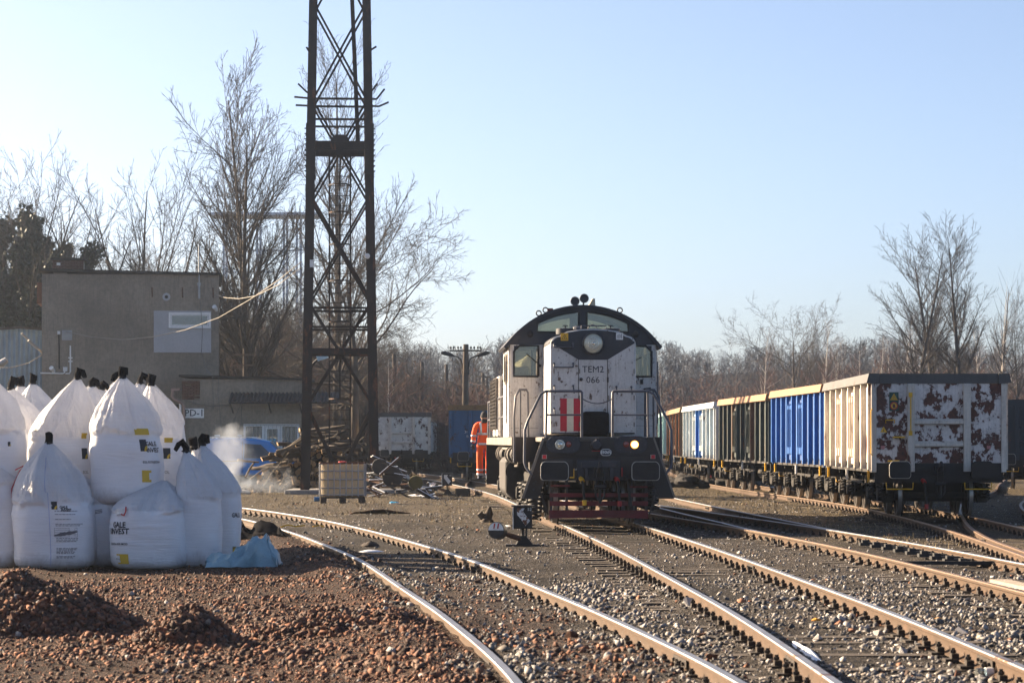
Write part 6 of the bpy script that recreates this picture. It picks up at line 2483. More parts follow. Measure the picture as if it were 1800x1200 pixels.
# long hood behind the cab with radiator louvres
g = G()
P = [(-1.16, 1.73), (1.16, 1.73), (1.16, 3.35), (1.0, 3.52), (0.5, 3.62), (-0.5, 3.62), (-1.0, 3.52), (-1.16, 3.35)]
g.prism(P, cy1 + 0.08, 15.9)
lh = lp(g, 'long_hood', MT['l_white'], bev=0.03)
g = G()
g.bb(-1.50, -1.17, 10.2, 13.8, 1.74, 3.15)
rad = lp(g, 'radiator_housing', MT['l_white'], bev=0.02)
for i in range(14):
    g = G()
    z = 1.95 + i * 0.082
    g.prism([(-1.56, z), (-1.51, z + 0.05), (-1.51, z + 0.06), (-1.57, z + 0.012)], 10.35, 13.6)
    g.build('louvre', MT['l_grime'], rad)
for i in range(5):
    g = G()
    g.bb(-1.575, -1.505, 10.35 + i * 0.8, 10.40 + i * 0.8, 1.9, 3.1)
    g.build('louvre_frame', MT['l_deck'], rad)
g = G()
g.bb(-1.42, -1.2, 10.165, 10.195, 1.9, 3.05)
g.build('louvre_panel', MT['l_grime'], rad)
for i in range(13):
    g = G()
    g.bb(-1.42, -1.2, 10.14, 10.17, 1.94 + i * 0.085, 1.97 + i * 0.085)
    g.build('louvre', MT['l_deck'], rad)

# handrails round the front platform
for sx in (-1, 1):
    g = G()
    xi = -0.30 if sx < 0 else 0.30
    g.tube([(xi, 0.35, 1.62), (xi, 0.30, 2.58), (xi + sx * 0.02, 0.30, 2.60), (sx * 1.00, 0.30, 2.60), (sx * 1.10, 0.27, 2.54), (sx * 1.36, 0.14, 2.02), (sx * 1.42, 0.10, 1.85), (sx * 1.43, 0.08, 1.22), (sx * 1.40, 0.02, 1.12), (sx * 1.29, -0.02, 0.98)], 0.026, 8)
    hr = lp(g, 'front_handrail', MT['rail_grey'], smooth=60)
    g = G()
    g.tube([(sx * 0.98, 0.30, 2.60), (sx * 1.0, 0.32, 1.60)], 0.022, 7)
    g.tube([(xi, 0.32, 2.14), (sx * 0.99, 0.31, 2.14)], 0.018, 7)
    g.build('rail_post', MT['rail_grey'], hr, 60)
    g = G()
    g.tube([(sx * 1.20, 2.95, 1.72), (sx * 1.20, 2.95, 2.62), (sx * 1.24, 2.95, 2.68), (sx * 1.38, 2.92, 2.68), (sx * 1.46, 2.86, 2.55), (sx * 1.50, 2.8, 2.1), (sx * 1.50, 2.7, 1.2)], 0.026, 8)
    g.tube([(sx * 1.36, 2.92, 2.68), (sx * 1.37, 2.92, 1.72)], 0.020, 7)
    lp(g, 'cab_handrail', MT['rail_grey'], smooth=60)
    # long walkway railing
    g = G()
    pts = [(sx * 1.50, 6.9, 2.62)] + [(sx * 1.50, y, 2.62) for y in (8, 10, 12, 14, 16.5)] + [(sx * 1.44, 16.65, 2.62), (sx * 1.1, 16.65, 2.62)]
    g.tube(pts, 0.028, 7)
    g.tube([(sx * 1.50, 6.9, 2.17), (sx * 1.50, 16.6, 2.17), (sx * 1.1, 16.65, 2.17)], 0.022, 7)
    wr = lp(g, 'walkway_rail', MT['rail_grey'], smooth=60)
    for y in (6.95, 8.6, 10.3, 12.0, 13.6, 15.2, 16.6):
        g = G()
        g.tube([(sx * 1.50, y, 1.715), (sx * 1.50, y, 2.62)], 0.024, 7)
        g.build('rail_post', MT['rail_grey'], wr)
g = G()
g.tube(sag((-0.30, 0.30, 2.46), (0.30, 0.30, 2.46), 0.10, 14), 0.011, 5)
lp(g, 'chain', MT['rail_grey'])

# bogies
for yc in (3.6, 13.2):
    b = thing('bogie', None, None, (0, yc, 0))
    b.parent = loco
    for dy in (-2.1, 0.0, 2.1):
        wheelset(b, dy, 0.525)
    for sx in (-1, 1):
        x = sx * 1.08
        g = G()
        g.bb(x - 0.06, x + 0.06, -2.9, 2.9, 0.78, 0.98)
        for dy in (-2.1, 0.0, 2.1):
            g.bb(x - 0.12, x + 0.12, dy - 0.17, dy + 0.17, 0.36, 0.70)
            g.lathe([(0.02, x + sx * 0.24), (0.13, x + sx * 0.24), (0.15, x + sx * 0.14), (0.15, x)], (0, dy, 0.525), 'x', 14)
            g.bar((x + sx * 0.05, dy - 0.35, 0.75), (x + sx * 0.05, dy + 0.1, 1.0), 0.05)
        g.build('side_frame', MT['under'], b, bev=0.015)
        for dy in (-2.1, 0.0, 2.1):
            for e in (-0.36, 0.36):
                g = G()
                g.spring((sx * 1.15, dy + e, 0.33), 0.105, 0.44, 5, 0.026)
                g.cyl((sx * 1.15, dy + e, 0.33), (sx * 1.15, dy + e, 0.77), 0.05, 8)
                g.build('spring', MT['steel_dark'], b, 60)
            g = G()
            g.cyl((sx * 1.15, dy - 0.5, 0.30), (sx * 1.15, dy + 0.5, 0.30), 0.05, 8)
            g.bb(sx * 1.15 - 0.14, sx * 1.15 + 0.14, dy - 0.5, dy + 0.5, 0.28, 0.33)
            g.build('spring_beam', MT['under'], b)
        g = G()
        for dy in (-1.4, 0.7, 2.9):
            g.bb(sx * 0.9 - 0.05, sx * 0.9 + 0.05, dy - 0.12, dy + 0.12, 0.2, 0.75)
        g.build('brake_shoe', MT['under'], b)
# springs seen beside the front plate
g = G()
g.spring((-1.2, 0.55, 0.10), 0.11, 0.42, 5, 0.028)
lp(g, 'spring', MT['steel_dark'], smooth=60)
# fuel tank, air tanks and pipes below the left edge
for sx in (-1, 1):
    g = G()
    x0, x1 = sx * 1.0, sx * 1.5
    P = [(x0, 0.34), (sx * 1.32, 0.34), (x1, 0.52), (x1, 1.16), (sx * 1.42, 1.28), (x0, 1.28)]
    g.prism(P, 6.9, 9.9)
    lp(g, 'fuel_tank', MT['l_grime'], bev=0.06).modifiers['bevel'].segments = 3
    for y, z, r_ in ((5.6, 1.36, 0.17), (10.4, 1.36, 0.17)):
        g = G()
        g.lathe([(0.0, -0.75), (r_ * 0.7, -0.72), (r_, -0.6), (r_, 0.6), (r_ * 0.7, 0.72), (0.0, 0.75)], (sx * 1.34, y, z - 0.02), 'y', 18)
        g.build('air_tank', MT['l_grime'], loco, 50)
    for y in (5.0, 6.2, 9.9, 10.9):
        g = G()
        g.torus((sx * 1.34, y, 1.34), 0.185, 0.02, 'y', 18, 5)
        lp(g, 'tank_strap', MT['l_deck'], smooth=180)
    g = G()
    g.lathe([(0.02, -0.02), (0.24, -0.02), (0.24, 0.05), (0.2, 0.06), (0.2, 0.0), (0.08, 0.0), (0.08, -0.06), (0.0, -0.07)], (sx * 1.30, 5.9, 0.98), 'y', 20)
    lp(g, 'brake_cylinder', MT['l_grime'], smooth=40)
    g = G()
    g.tube([(sx * 1.44, 3.1, 1.45), (sx * 1.44, 4.2, 1.42), (sx * 1.42, 6.8, 1.46), (sx * 1.42, 12, 1.46)], 0.03, 6)
    g.tube([(sx * 1.38, 3.1, 1.30), (sx * 1.38, 3.6, 1.12), (sx * 1.36, 5.2, 1.10)], 0.025, 6)
    g.cyl((sx * 1.42, 3.2, 1.38), (sx * 1.42, 3.2, 1.2), 0.05, 8)
    lp(g, 'pipe', MT['l_deck'], smooth=60)
# ------------------------------------------------------------------ big white bags
def bag_mat(name, thin):
    m, nt, b = newmat(name)
    co = coords(nt)
    n1 = noise(nt, co, 1.6, 4, 0.6)
    c = ramp(nt, n1, [(0.3, (0.70, 0.70, 0.73)), (0.7, (0.82, 0.82, 0.84))])
    cw = coords(nt, (1, 1, 60))
    nw = noise(nt, cw, 2.0, 2, 0.5)
    c = mix(nt, 0.10, c, ramp(nt, nw, [(0.4, (0.55, 0.56, 0.62)), (0.6, (0.88, 0.88, 0.88))]))
    nd = noise(nt, co, 2.2, 6, 0.7, 0.5)
    c = mix(nt, ramp(nt, nd, [(0.63, 0.0), (0.80, 0.35)]), c, (0.34, 0.31, 0.30))
    sx_ = nt.nodes.new('ShaderNodeSeparateXYZ')
    nt.links.new(nt.nodes['Texture Coordinate'].outputs['Object'], sx_.inputs[0])
    lo = _n(nt, 'ShaderNodeMath', operation='MULTIPLY_ADD')
    lo.inputs[1].default_value = 0.55
    nt.links.new(nd, lo.inputs[0])
    nt.links.new(sx_.outputs['Z'], lo.inputs[2])
    c = mix(nt, ramp(nt, lo.outputs[0], [(0.22, 0.75), (0.48, 0.0)]), c, (0.20, 0.15, 0.125))
    nt.links.new(c, b.inputs['Base Color'])
    b.inputs['Roughness'].default_value = 0.55
    b.inputs['Specular IOR Level'].default_value = 0.35
    bp = nt.nodes.new('ShaderNodeBump')
    bp.inputs['Strength'].default_value = 0.55 if thin > 0.2 else 0.3
    bp.inputs['Distance'].default_value = 0.05 if thin > 0.2 else 0.018
    ad = _n(nt, 'ShaderNodeMath', operation='ADD')
    nwl = _n(nt, 'ShaderNodeMath', operation='MULTIPLY')
    nwl.inputs[1].default_value = 0.25
    nt.links.new(nw, nwl.inputs[0])
    nt.links.new(nwl.outputs[0], ad.inputs[0])
    cf = coords(nt, (7, 7, 1.6) if thin > 0.2 else (2.0, 2.0, 16))
    rg_ = _n(nt, 'ShaderNodeMath', operation='SUBTRACT')
    rg_.inputs[1].default_value = 0.5
    nt.links.new(noise(nt, cf, 1.0, 4, 0.55, 0.6), rg_.inputs[0])
    ab = _n(nt, 'ShaderNodeMath', operation='ABSOLUTE')
    nt.links.new(rg_.outputs[0], ab.inputs[0])
    ml = _n(nt, 'ShaderNodeMath', operation='MULTIPLY')
    ml.inputs[1].default_value = -5.0
    nt.links.new(ab.outputs[0], ml.inputs[0])
    nt.links.new(ml.outputs[0], ad.inputs[1])
    nt.links.new(ad.outputs[0], bp.inputs['Height'])
    nt.links.new(bp.outputs[0], b.inputs['Normal'])
    tl = nt.nodes.new('ShaderNodeBsdfTranslucent')
    nt.links.new(c, tl.inputs[0])
    ms = nt.nodes.new('ShaderNodeMixShader')
    ms.inputs[0].default_value = thin
    nt.links.new(b.outputs[0], ms.inputs[1])
    nt.links.new(tl.outputs[0], ms.inputs[2])
    nt.links.new(ms.outputs[0], nt.nodes['Material Output'].inputs[0])
    return m


MT['bag'] = bag_mat('woven white bag', 0.12)
MT['bag_top'] = bag_mat('thin white bag skirt', 0.34)


class Bag:
    def __init__(s, label, px, yb, d, wpx, ysh, ytop, neck_px=None, seed=0, z0=None, rz=0.0, slump=0.0, neck=True, neck_bend=(0.1, 0, 0.05), ndy=0.0, depth=0.95):
        s.rnd = random.Random(seed)
        s.seed = seed
        p = at(px, yb, d)
        s.z0 = p.z if z0 is None else z0
        s.a = wpx / F * d / 2 * 1.05
        s.hs = at(px, ysh, d).z - s.z0
        s.ht = at(px, ytop, d).z - s.z0 - (0.07 if neck else 0)
        s.nx = 0 if neck_px is None else (neck_px - px) / F * d
        s.ny = ndy
        s.slump = slump
        s.depth = depth
        s.k = [(s.rnd.random() * 6.283, s.rnd.uniform(0.035, 0.16), s.rnd.uniform(0.25, 1.0) * s.rnd.choice((1, 1, -0.8))) for _ in range(22)]
        s.root = thing('bulk_bag', label, 'bulk bag', (p.x, d + s.a * 0.9, s.z0), rz, 'white bulk bags stacked by the track')
        s.rz = rz
        g = G()
        s.nu, nv = 104, 50
        g.sheet(s.nu, nv, lambda u, v: s.S(u * 6.283185, s.h_of(v)), close=True)
        n = len(g.v)
        g.f.append(tuple(range(s.nu - 1, -1, -1)))
        g.m.append(0)
        g.f.append(tuple(n - s.nu + i for i in range(s.nu)))
        g.m.append(0)
        g.m = [1 if sum(g.v[i][2] for i in f) / len(f) > s.hs else 0 for f in g.f]
        s.body = g.build('bag_body', [MT['bag'], MT['bag_top']], s.root, 180)
        if neck:
            top = Vector(s.S(0, s.ht)) * 0.5 + Vector(s.S(math.pi, s.ht)) * 0.5
            bx, by, bz = neck_bend
            g = G()
            r = 0.05
            g.tube([top - Vector((0, 0, 0.05)), top + Vector((0, 0, 0.05)), top + Vector((bx * 0.3, by * 0.3, 0.09 + bz)), top + Vector((bx * 0.7, by * 0.7, 0.07 + bz)), top + Vector((bx * 1.05, by * 1.05, -0.02 + bz))], [r, r * 1.05, r * 1.2, r * 0.95, r * 0.55], 9)
            vs = []
            for v in g.v:
                v = Vector(v)
                nn = mnoise.noise_vector(v * 11 + Vector((seed, 0, 0)))
                vs.append(tuple(v + nn * 0.03))
            g.v = vs
            nk = g.build('neck_wrap', MT['black_film'], s.root, 50)
            g = G()
            g.torus(top + Vector((0, 0, -0.01)), r * 1.02, 0.012, 'z', 12, 5)
            g.build('tie', MT['rubber'], nk, 180)

    def h_of(s, v):
        return s.ht * (v ** 0.92)

    def S(s, th, h, off=0.0):
        sd = s.seed * 7.3
        ht = s.ht
        c, sn = math.cos(th), math.sin(th)
        hs = s.hs + 0.10 * mnoise.noise(Vector((c * 1.6 + sd, sn * 1.6, 2.0))) + 0.035 * mnoise.noise(Vector((c * 5 + sd, sn * 5, 4.0)))
        if h <= hs:
            q = h / hs
            n = 3.4
            rr = 1.0 / (abs(c) ** n + abs(sn) ** n) ** (1 / n)
            prof = 1.0 + 0.035 * math.sin(q * math.pi) - 0.055 * max(0, q - 0.8) / 0.2
            if q < 0.16:
                prof *= 0.80 + 0.20 * math.sqrt(max(0, 1 - (1 - q / 0.16) ** 2))
            w = mnoise.noise(Vector((c * 1.5 + sd, sn * 1.5, h * 28))) * 0.017 * (0.4 + q) + mnoise.noise(Vector((c * 2.2 + sd, sn * 2.2, h * 3.0))) * 0.035
            fold = 0
            cx = cy = 0
        else:
            t = min(1.0, (h - hs) / (ht - hs))
            n = 3.4 - 1.2 * t
            rr = 1.0 / (abs(c) ** n + abs(sn) ** n) ** (1 / n)
            prof = (1.0 - 0.05 * s.slump) * (1 - t ** 1.5) * (1 + 0.03 * math.exp(-t * 14) * math.sin(th * 3 + sd)) + 0.06 * t
            fold = 0
            for a0, w_, am in s.k:
                dd = abs((th + 0.25 * t * math.sin(a0 * 3) - a0 + math.pi) % (2 * math.pi) - math.pi)
                fold += am * math.exp(-dd / w_)
            fold *= 0.26 * math.sin(min(1, t * 1.25 + 0.05) * math.pi * 0.5) * (1.15 - t)
            w = mnoise.noise(Vector((c * 2.0 + sd, sn * 2.0, h * 5.0))) * 0.07 * (1 - t) + abs(mnoise.noise(Vector((c * 3.0 + sd, sn * 3.0, h * 6.0 + th * 1.5)))) * -0.10 * (1 - t) * min(1, t * 8)
            e = t ** 1.25
            cx, cy = s.nx * e, s.ny * e
        r = s.a * (rr * prof * (1 + w) + fold) + off
        bend = 0.05 * s.a * math.sin(h * 2.6 + sd)
        return (cx + bend + r * c, cy + r * sn * s.depth, h)

    def fn(s, x0, h0, off=0.006):
        """flat print coordinates on the front of the bag, x measured from its middle"""
        def f(x, y):
            q = max(-1.3, min(1.3, (x0 + x) / s.a))
            # walk round the squarish section
            th = -math.pi / 2 + (math.atan(q) if abs(q) <= 1 else math.copysign(math.pi / 4 + (abs(q) - 1) * 1.1, q))
            return s.S(th, h0 + y, off)
        return f

    def panel(s, name, x0, h0, w, h, mt, nx=8, ny=5, off=0.005):
        g = G()
        f = s.fn(x0, h0, off)
        g.sheet(nx, ny, lambda u, v: f((u - 0.5) * w, (v - 0.5) * h))
        return g.build(name, mt, s.body, 180)

    def text(s, txt, x0, h0, size, off=0.009, bold=0.0, mt='ink', align='CENTER'):
        g = G()
        lettering(g, txt, size, s.fn(x0, h0, off), align=align, bold=bold)
        return g.build('print', MT[mt], s.body)

    def logo(s, x0, h0, sz=0.16):
        s.panel('logo', x0, h0, sz, sz * 1.3, MT['dark_print'], 6, 6)
        g = G()
        f = s.fn(x0, h0, 0.009)
        P, Q = [], []
        for i in range(9):
            a = math.pi / 2 * i / 8
            P.append((sz / 2 - math.cos(a) * sz * 0.52, -sz * 0.65 + math.sin(a) * sz * 0.62))
            Q.append((sz / 2 - math.cos(a) * sz * 0.22, -sz * 0.65 + math.sin(a) * sz * 0.30))
        g.add([f(*p) for p in P] + [f(*p) for p in Q], [(i, i + 1, i + 10, i + 9) for i in range(8)])
        g.build('logo_arc', MT['yellow_print'], s.body)


B1 = Bag('nearest tall white bag with small printed table and soot smear', 84, 1004, 36.3, 132, 884, 768, 76, 1, z0=0.0, neck_bend=(0.02, 0, 0.04))
B1.logo(0.10, 0.90, 0.085)
B1.text('GALE', 0.235, 0.875, 0.05, bold=0.002)
B1.text('INVEST', 0.27, 0.835, 0.05, bold=0.002)
rows_ = [(0.79, 0.34), (0.74, 0.30), (0.66, 0.18), (0.585, 0.4), (0.56, 0.36), (0.36, 0.30), (0.335, 0.3), (0.31, 0.26), (0.20, 0.24), (0.18, 0.24), (0.16, 0.2), (0.14, 0.24), (0.12, 0.2), (0.07, 0.22), (0.05, 0.17)]
g = G()
rr_ = random.Random(3)
for h0, w_ in rows_:
    h0 = 0.12 + h0 * 0.88
    x = 0.10
    f = B1.fn(0, h0, 0.008)
    while x < 0.12 + w_:
        k = rr_.uniform(0.015, 0.05)
        g.add([f(x, 0), f(x + k, 0), f(x + k, 0.010), f(x, 0.010)], [(0, 1, 2, 3)])
        x += k + 0.010
f = B1.fn(0, 0, 0.008)
for z in (0.46, 0.49, 0.52, 0.55, 0.58):
    g.add([f(0.08, z), f(0.25, z), f(0.42, z), f(0.42, z + 0.004), f(0.25, z + 0.004), f(0.08, z + 0.004)], [(0, 1, 4, 5), (1, 2, 3, 4)])
for x in (0.08, 0.28, 0.37, 0.416):
    g.add([f(x, 0.46), f(x + 0.004, 0.46), f(x + 0.004, 0.58), f(x, 0.58)], [(0, 1, 2, 3)])
g.build('small_print', MAT('grey small print', (0.20, 0.20, 0.23), 0.8), B1.body)
MT['soot'] = MAT('soot smear', (0.13, 0.125, 0.14), 0.9)
g = G()
f = B1.fn(0, 0, 0.010)
up_, lo_ = [], []
for i in range(15):
    t = i / 14
    x = 0.06 + t * 0.37
    mid_ = 0.475 + 0.06 * t
    wd = 0.028 * (math.sin(t * math.pi) ** 0.6) * (1 + 0.5 * mnoise.noise(Vector((t * 9, 3, 1))))
    up_.append(f(x, mid_ + wd))
    lo_.append(f(x, mid_ - wd * 0.8))
g.add(up_ + lo_, [(i, i + 1, i + 16, i + 15) for i in range(14)])
g.build('soot_smear', MT['soot'], B1.body)
g = G()
g.tube([B1.fn(0.02, 0, 0.004)(0, z) for z in [0.05 + i * 0.06 for i in range(18)]] + [B1.S(-1.6, B1.hs + i * 0.08, 0.004) for i in range(2, 9)], 0.003, 4)
g.build('seam', MAT('blue thread', (0.25, 0.3, 0.6), 0.7), B1.body)
g = G()
g.tube([B1.S(math.pi * 1.08, B1.hs - 0.02, 0.02), B1.S(math.pi * 1.1, B1.hs + 0.2, 0.04), B1.S(math.pi * 1.1, B1.hs + 0.45, 0.04), B1.S(math.pi * 1.12, B1.hs + 0.52, 0.03), B1.S(math.pi * 1.1, B1.hs + 0.46, 0.11)], 0.009, 5)
g.build('red_tie', MT['red_string'], B1.root, 180)

B2 = Bag('white bag squeezed behind the nearest tall bag with bent black neck', 158, 1000, 37.0, 118, 888, 822, 124, 2, z0=0.0, neck_bend=(-0.10, -0.05, 0.0), ndy=-0.15)
g = G()
f = B2.fn(0, 0, 0.010)
for i in range(3):
    g.add([f(-0.02 + i * 0.01, 0.79 - i * 0.02), f(0.2, 0.82 - i * 0.02), f(0.2, 0.83 - i * 0.02), f(-0.02, 0.795 - i * 0.02)], [(0, 1, 2, 3)])
g.build('soot_smear', MT['soot'], B2.body)
B3 = Bag('squat slumped white bag with large lettering and yellow block in front', 255, 1004, 36.3, 124, 898, 846, 278, 3, z0=0.0, slump=0.3, neck=False, ndy=0.25, rz=0.06)
B3.text('GALE', -0.40, 0.625, 0.11, bold=0.003)
B3.text('INVEST', -0.395, 0.535, 0.11, bold=0.003)
B3.text('EXTRA 60% MOD', -0.40, 0.36, 0.042, bold=0.001)
B3.panel('yellow_block', -0.36, 0.15, 0.22, 0.14, MT['yellow_print'])
B3.panel('weight_field', -0.44, 0.15, 0.09, 0.10, MT['bag'], off=0.009)
B3.text('500 kg', -0.44, 0.15, 0.035, off=0.013, mt='ink')
g = G()
g.tube([B3.S(-2.1, B3.hs + 0.06, 0.02), B3.S(-2.05, B3.hs + 0.0, 0.03), B3.S(-2.08, B3.hs - 0.06, 0.03), B3.S(-2.16, B3.hs - 0.04, 0.03)], 0.010, 5)
g.build('red_tie', MT['red_string'], B3.root, 180)
g = G()
f = B3.fn(-0.42, B3.hs + 0.01, 0.02)
g.sheet(6, 4, lambda u, v: Vector(f(u * 0.3 - 0.1, v * 0.08 - 0.06)) + Vector((0, -0.03 * math.sin(u * 5), 0.02 * u)))
g.build('label_flap', MT['white_paint'], B3.root, 180)
B4 = Bag('upright white bag with black neck right of the slumped bag', 344, 1000, 36.7, 78, 878, 783, 318, 4, z0=0.0, neck_bend=(-0.14, 0, 0.02), slump=0.1, ndy=0.1)
B5 = Bag('outer white bag beside the grey plastic sheet', 380, 992, 37.7, 72, 868, 772, 350, 5, z0=0.0, neck_bend=(0.09, 0, 0.04), ndy=0.1)
B5.text('CE', 0.0, B5.hs + 0.02, 0.06, bold=0.002)
B5.text('GALE', 0.33, 0.72, 0.09, bold=0.002)
B5.panel('yellow_block', 0.34, 0.16, 0.12, 0.20, MT['yellow_print'])
B5.text('500 kg', 0.33, 0.25, 0.05)
B5b = Bag('white bag peeping out behind the two outer bags with knotted neck', 362, 985, 38.9, 66, 880, 776, 336, 15, z0=0.0, neck_bend=(-0.05, 0, 0.03))
B0 = Bag('white bag cut by the edge with a folded top', -28, 1004, 36.6, 104, 850, 800, -50, 6, z0=0.0, neck=False, slump=0.2)
B0b = Bag('low white bag behind the one cut by the edge', 6, 995, 38.0, 80, 862, 820, 10, 16, z0=0.0, neck=False, slump=0.2)
# upper layer stands on the lower bags
Z2 = 0.90
U1 = Bag('large upper white bag with yellow tapes in the middle of the stack', 213, 888, 36.9, 116, 762, 652, 207, 7, z0=Z2, neck_bend=(0.05, 0, 0.05), ndy=0.05)
U1.logo(0.335, 0.84, 0.13)
U1.text('GALE', 0.49, 0.86, 0.09, bold=0.002)
U1.text('INVEST', 0.53, 0.77, 0.09, bold=0.002)
U1.text('SOL POTASOWA', 0.47, 0.60, 0.045, bold=0.001)
U1.panel('yellow_block', 0.37, 0.40, 0.18, 0.17, MT['yellow_print'])
U1.panel('weight_field', 0.43, 0.40, 0.05, 0.10, MT['bag'], off=0.009)
U1.panel('yellow_tape', 0.34, U1.hs + 0.03, 0.26, 0.09, MT['yellow_print'], off=0.012)
U2 = Bag('wide upper white bag left of the middle one', 106, 880, 37.5, 116, 768, 654, 126, 8, z0=Z2, neck_bend=(0.09, 0, 0.02))
U2.logo(0.40, 0.72, 0.12)
U2.panel('yellow_tape', 0.42, U2.hs + 0.02, 0.12, 0.08, MT['yellow_print'], off=0.012)
U2.text('SOL', 0.39, 0.45, 0.06)
U2.text('GALE', -0.42, U2.hs + 0.10, 0.06)
U3 = Bag('upper white bag at the sloping end of the stack', 272, 880, 38.2, 84, 772, 664, 257, 9, z0=Z2, neck_bend=(0.03, 0, 0.03))
U3.logo(0.20, 0.72, 0.12)
U3.panel('yellow_tape', 0.24, U3.hs - 0.01, 0.16, 0.07, MT['yellow_print'], off=0.012)
U3.text('SOL', 0.18, 0.44, 0.06)
U3b = Bag('upper white bag leaning behind the sloping end bag', 288, 880, 39.6, 62, 745, 668, 262, 19, z0=Z2, neck_bend=(-0.04, 0, 0.03))
U4 = Bag('upper white bag at the picture edge with lit crown', -22, 880, 36.9, 106, 755, 640, -42, 10, z0=Z2)
U4.logo(0.33, 0.86, 0.05)
U5 = Bag('upper white bag between the edge bag and the wide one', 32, 880, 38.4, 84, 762, 672, 12, 11, z0=Z2)
# rear rows: only their gathered tops show
rear = [(26, 668, 41.0, 'white bag top with brown black neck farthest left in the rear row'), (55, 664, 40.6, 'pointed white bag top before the corrugated shed'), (150, 668, 41.2, 'white bag top just right of the wide upper bag'), (178, 674, 41.6, 'white bag top with flat drooping neck left of the middle bag'), (192, 662, 42.0, 'white bag top with a double knot behind the middle bag'), (240, 663, 41.0, 'white bag top with curled neck right of the middle bag')]
for i, (px, yt, d, lab) in enumerate(rear):
    Bag(lab, px, 880, d, 86, 745, yt, px + (4, -3, 6, -8, 5, 0)[i], 30 + i, z0=Z2, neck_bend=((-0.05, 0, 0.03), (0.03, 0, 0.04), (0.1, 0, 0.0), (0.14, 0, -0.02), (-0.08, 0, 0.04), (0.12, 0, 0.02))[i])
for i, px in enumerate((20, 105, 190, 275)):
    Bag(('lower rear white bag under the farthest left bag tops', 'lower rear white bag under the top before the shed', 'lower rear white bag under the flat drooping neck', 'lower rear white bag under the curled neck bag')[i], px, 985, 40.4, 86, 880, 850, px, 50 + i, z0=0.0, neck=False, slump=0.3)
for i, px in enumerate((70, 215, 300)):
    Bag(('lower core white bag behind the nearest tall bag', 'lower core white bag under the large middle bag', 'lower core white bag under the sloping end bag')[i], px, 985, 38.6, 80, 880, 850, px, 60 + i, z0=0.0, neck=False, slump=0.3)

# ------------------------------------------------------------------ plastic sheet and black film
def crumple(name, label, cat, path, width, hts, mt, seed, nu=60, nv=40, amp=0.10):
    root = thing(name, label, cat, (0, 0, 0))
    g = G()

    def f(u, v):
        k = u * (len(path) - 1)
        i = min(len(path) - 2, int(k))
        p = Vector(path[i]).lerp(Vector(path[i + 1]), k - i)
        hh = hts[i] * (1 - (k - i)) + hts[i + 1] * (k - i)
        w = width * (0.8 + 0.3 * mnoise.noise(Vector((u * 3, seed, 0))))
        a = v * math.pi
        q = Vector((u * 5, v * 4, seed))
        n = mnoise.noise_vector(q * 0.8) * amp * 1.6 + mnoise.noise_vector(q * 2.4) * amp * 0.25
        rid = abs(mnoise.noise(q * 1.25 + Vector((4, 0, 0)))) * amp * 2.8
        z = max(0.0, math.sin(a)) ** 0.8 * (hh - rid + abs(n.z)) + 0.01
        x, y = p.x + n.x * 0.7, p.y - math.cos(a) * w + n.y * 0.6
        return (x, y, max(z, 0.004) + gh(p.x, p.y))
    g.sheet(nu, nv, f)
    g.build('sheet', mt, root, 60)
    return root


crumple('plastic_sheet', 'crumpled grey blue plastic sheet lying beside the bags', 'plastic sheet', [(-4.25, 36.2, 0), (-3.9, 36.2, 0), (-3.7, 36.4, 0), (-3.45, 36.5, 0), (-3.28, 36.5, 0)], 0.36, [0.12, 0.24, 0.38, 0.44, 0.10], MT['tarp'], 2.2)
crumple('black_film', 'heap of torn black plastic film at the end of the bent rail', 'plastic film', [(-5.6, 47.5, 0), (-5.1, 47.2, 0), (-4.7, 46.9, 0), (-4.2, 46.5, 0), (-3.9, 46.2, 0)], 0.5, [0.62, 0.42, 0.16, 0.10, 0.02], MT['black_film'], 5.1, amp=0.12)

# ------------------------------------------------------------------ caged liquid tank
ib = thing('caged_tank', 'yellowed plastic tank in a grey wire cage between the tower feet', 'liquid tank', (-4.86, 74.2, 0.05), 0.10)
MT['hdpe'] = MAT('yellowed translucent plastic', (0.60, 0.47, 0.28), 0.45, 0, 0.22, 1.6, 0.12, streak=0.25, dirt=0.2, dirtcol=(0.30, 0.20, 0.10))
g = G()
g.bb(-0.60, 0.60, -0.48, 0.48, 0.16, 1.13)
g.build('bottle', MT['hdpe'], ib, bev=0.07).modifiers['bevel'].segments = 3
g = G()
g.lathe([(0.12, 1.12), (0.12, 1.17), (0.0, 1.18)], (0, 0, 0), 'z', 16)
g.build('cap', MT['red_paint'], ib)
cage = thing('cage', None, None)
cage.parent = ib
for z in (0.22, 0.42, 0.66, 0.90, 1.12):
    g = G()
    r = 0.020 if z < 1.1 else 0.026
    g.tube([(-0.64, -0.52, z), (0.64, -0.52, z), (0.64, 0.52, z), (-0.64, 0.52, z), (-0.64, -0.52, z)], r, 6)
    g.build('hoop', MT['galv'] if z < 1.1 else MT['rust_iron'], cage)
for sx in (-1, 1):
    for i in range(6):
        g = G()
        y = -0.5 + i * 0.2
        g.tube([(sx * 0.65, y, 0.18), (sx * 0.65, y, 1.12)], 0.017, 6)
        g.build('bar', MT['galv'], cage)
for sy in (-1, 1):
    for i in range(8):
        g = G()
        x = -0.6 + i * 1.2 / 7
        g.tube([(x, sy * 0.53, 0.18), (x, sy * 0.53, 1.12)], 0.017, 6)
        g.build('bar', MT['galv'], cage)
g = G()
for y in (-0.45, 0, 0.45):
    g.bb(-0.63, 0.63, y - 0.06, y + 0.06, 0.12, 0.16)
    for x in (-0.55, 0, 0.55):
        g.bb(x - 0.08, x + 0.08, y - 0.06, y + 0.06, -0.02, 0.12)
g.build('pallet', MT['wood_dark'], ib)
g = G()
g.cyl((-0.66, -0.35, 0.1), (-0.82, -0.35, 0.1), 0.07, 10)
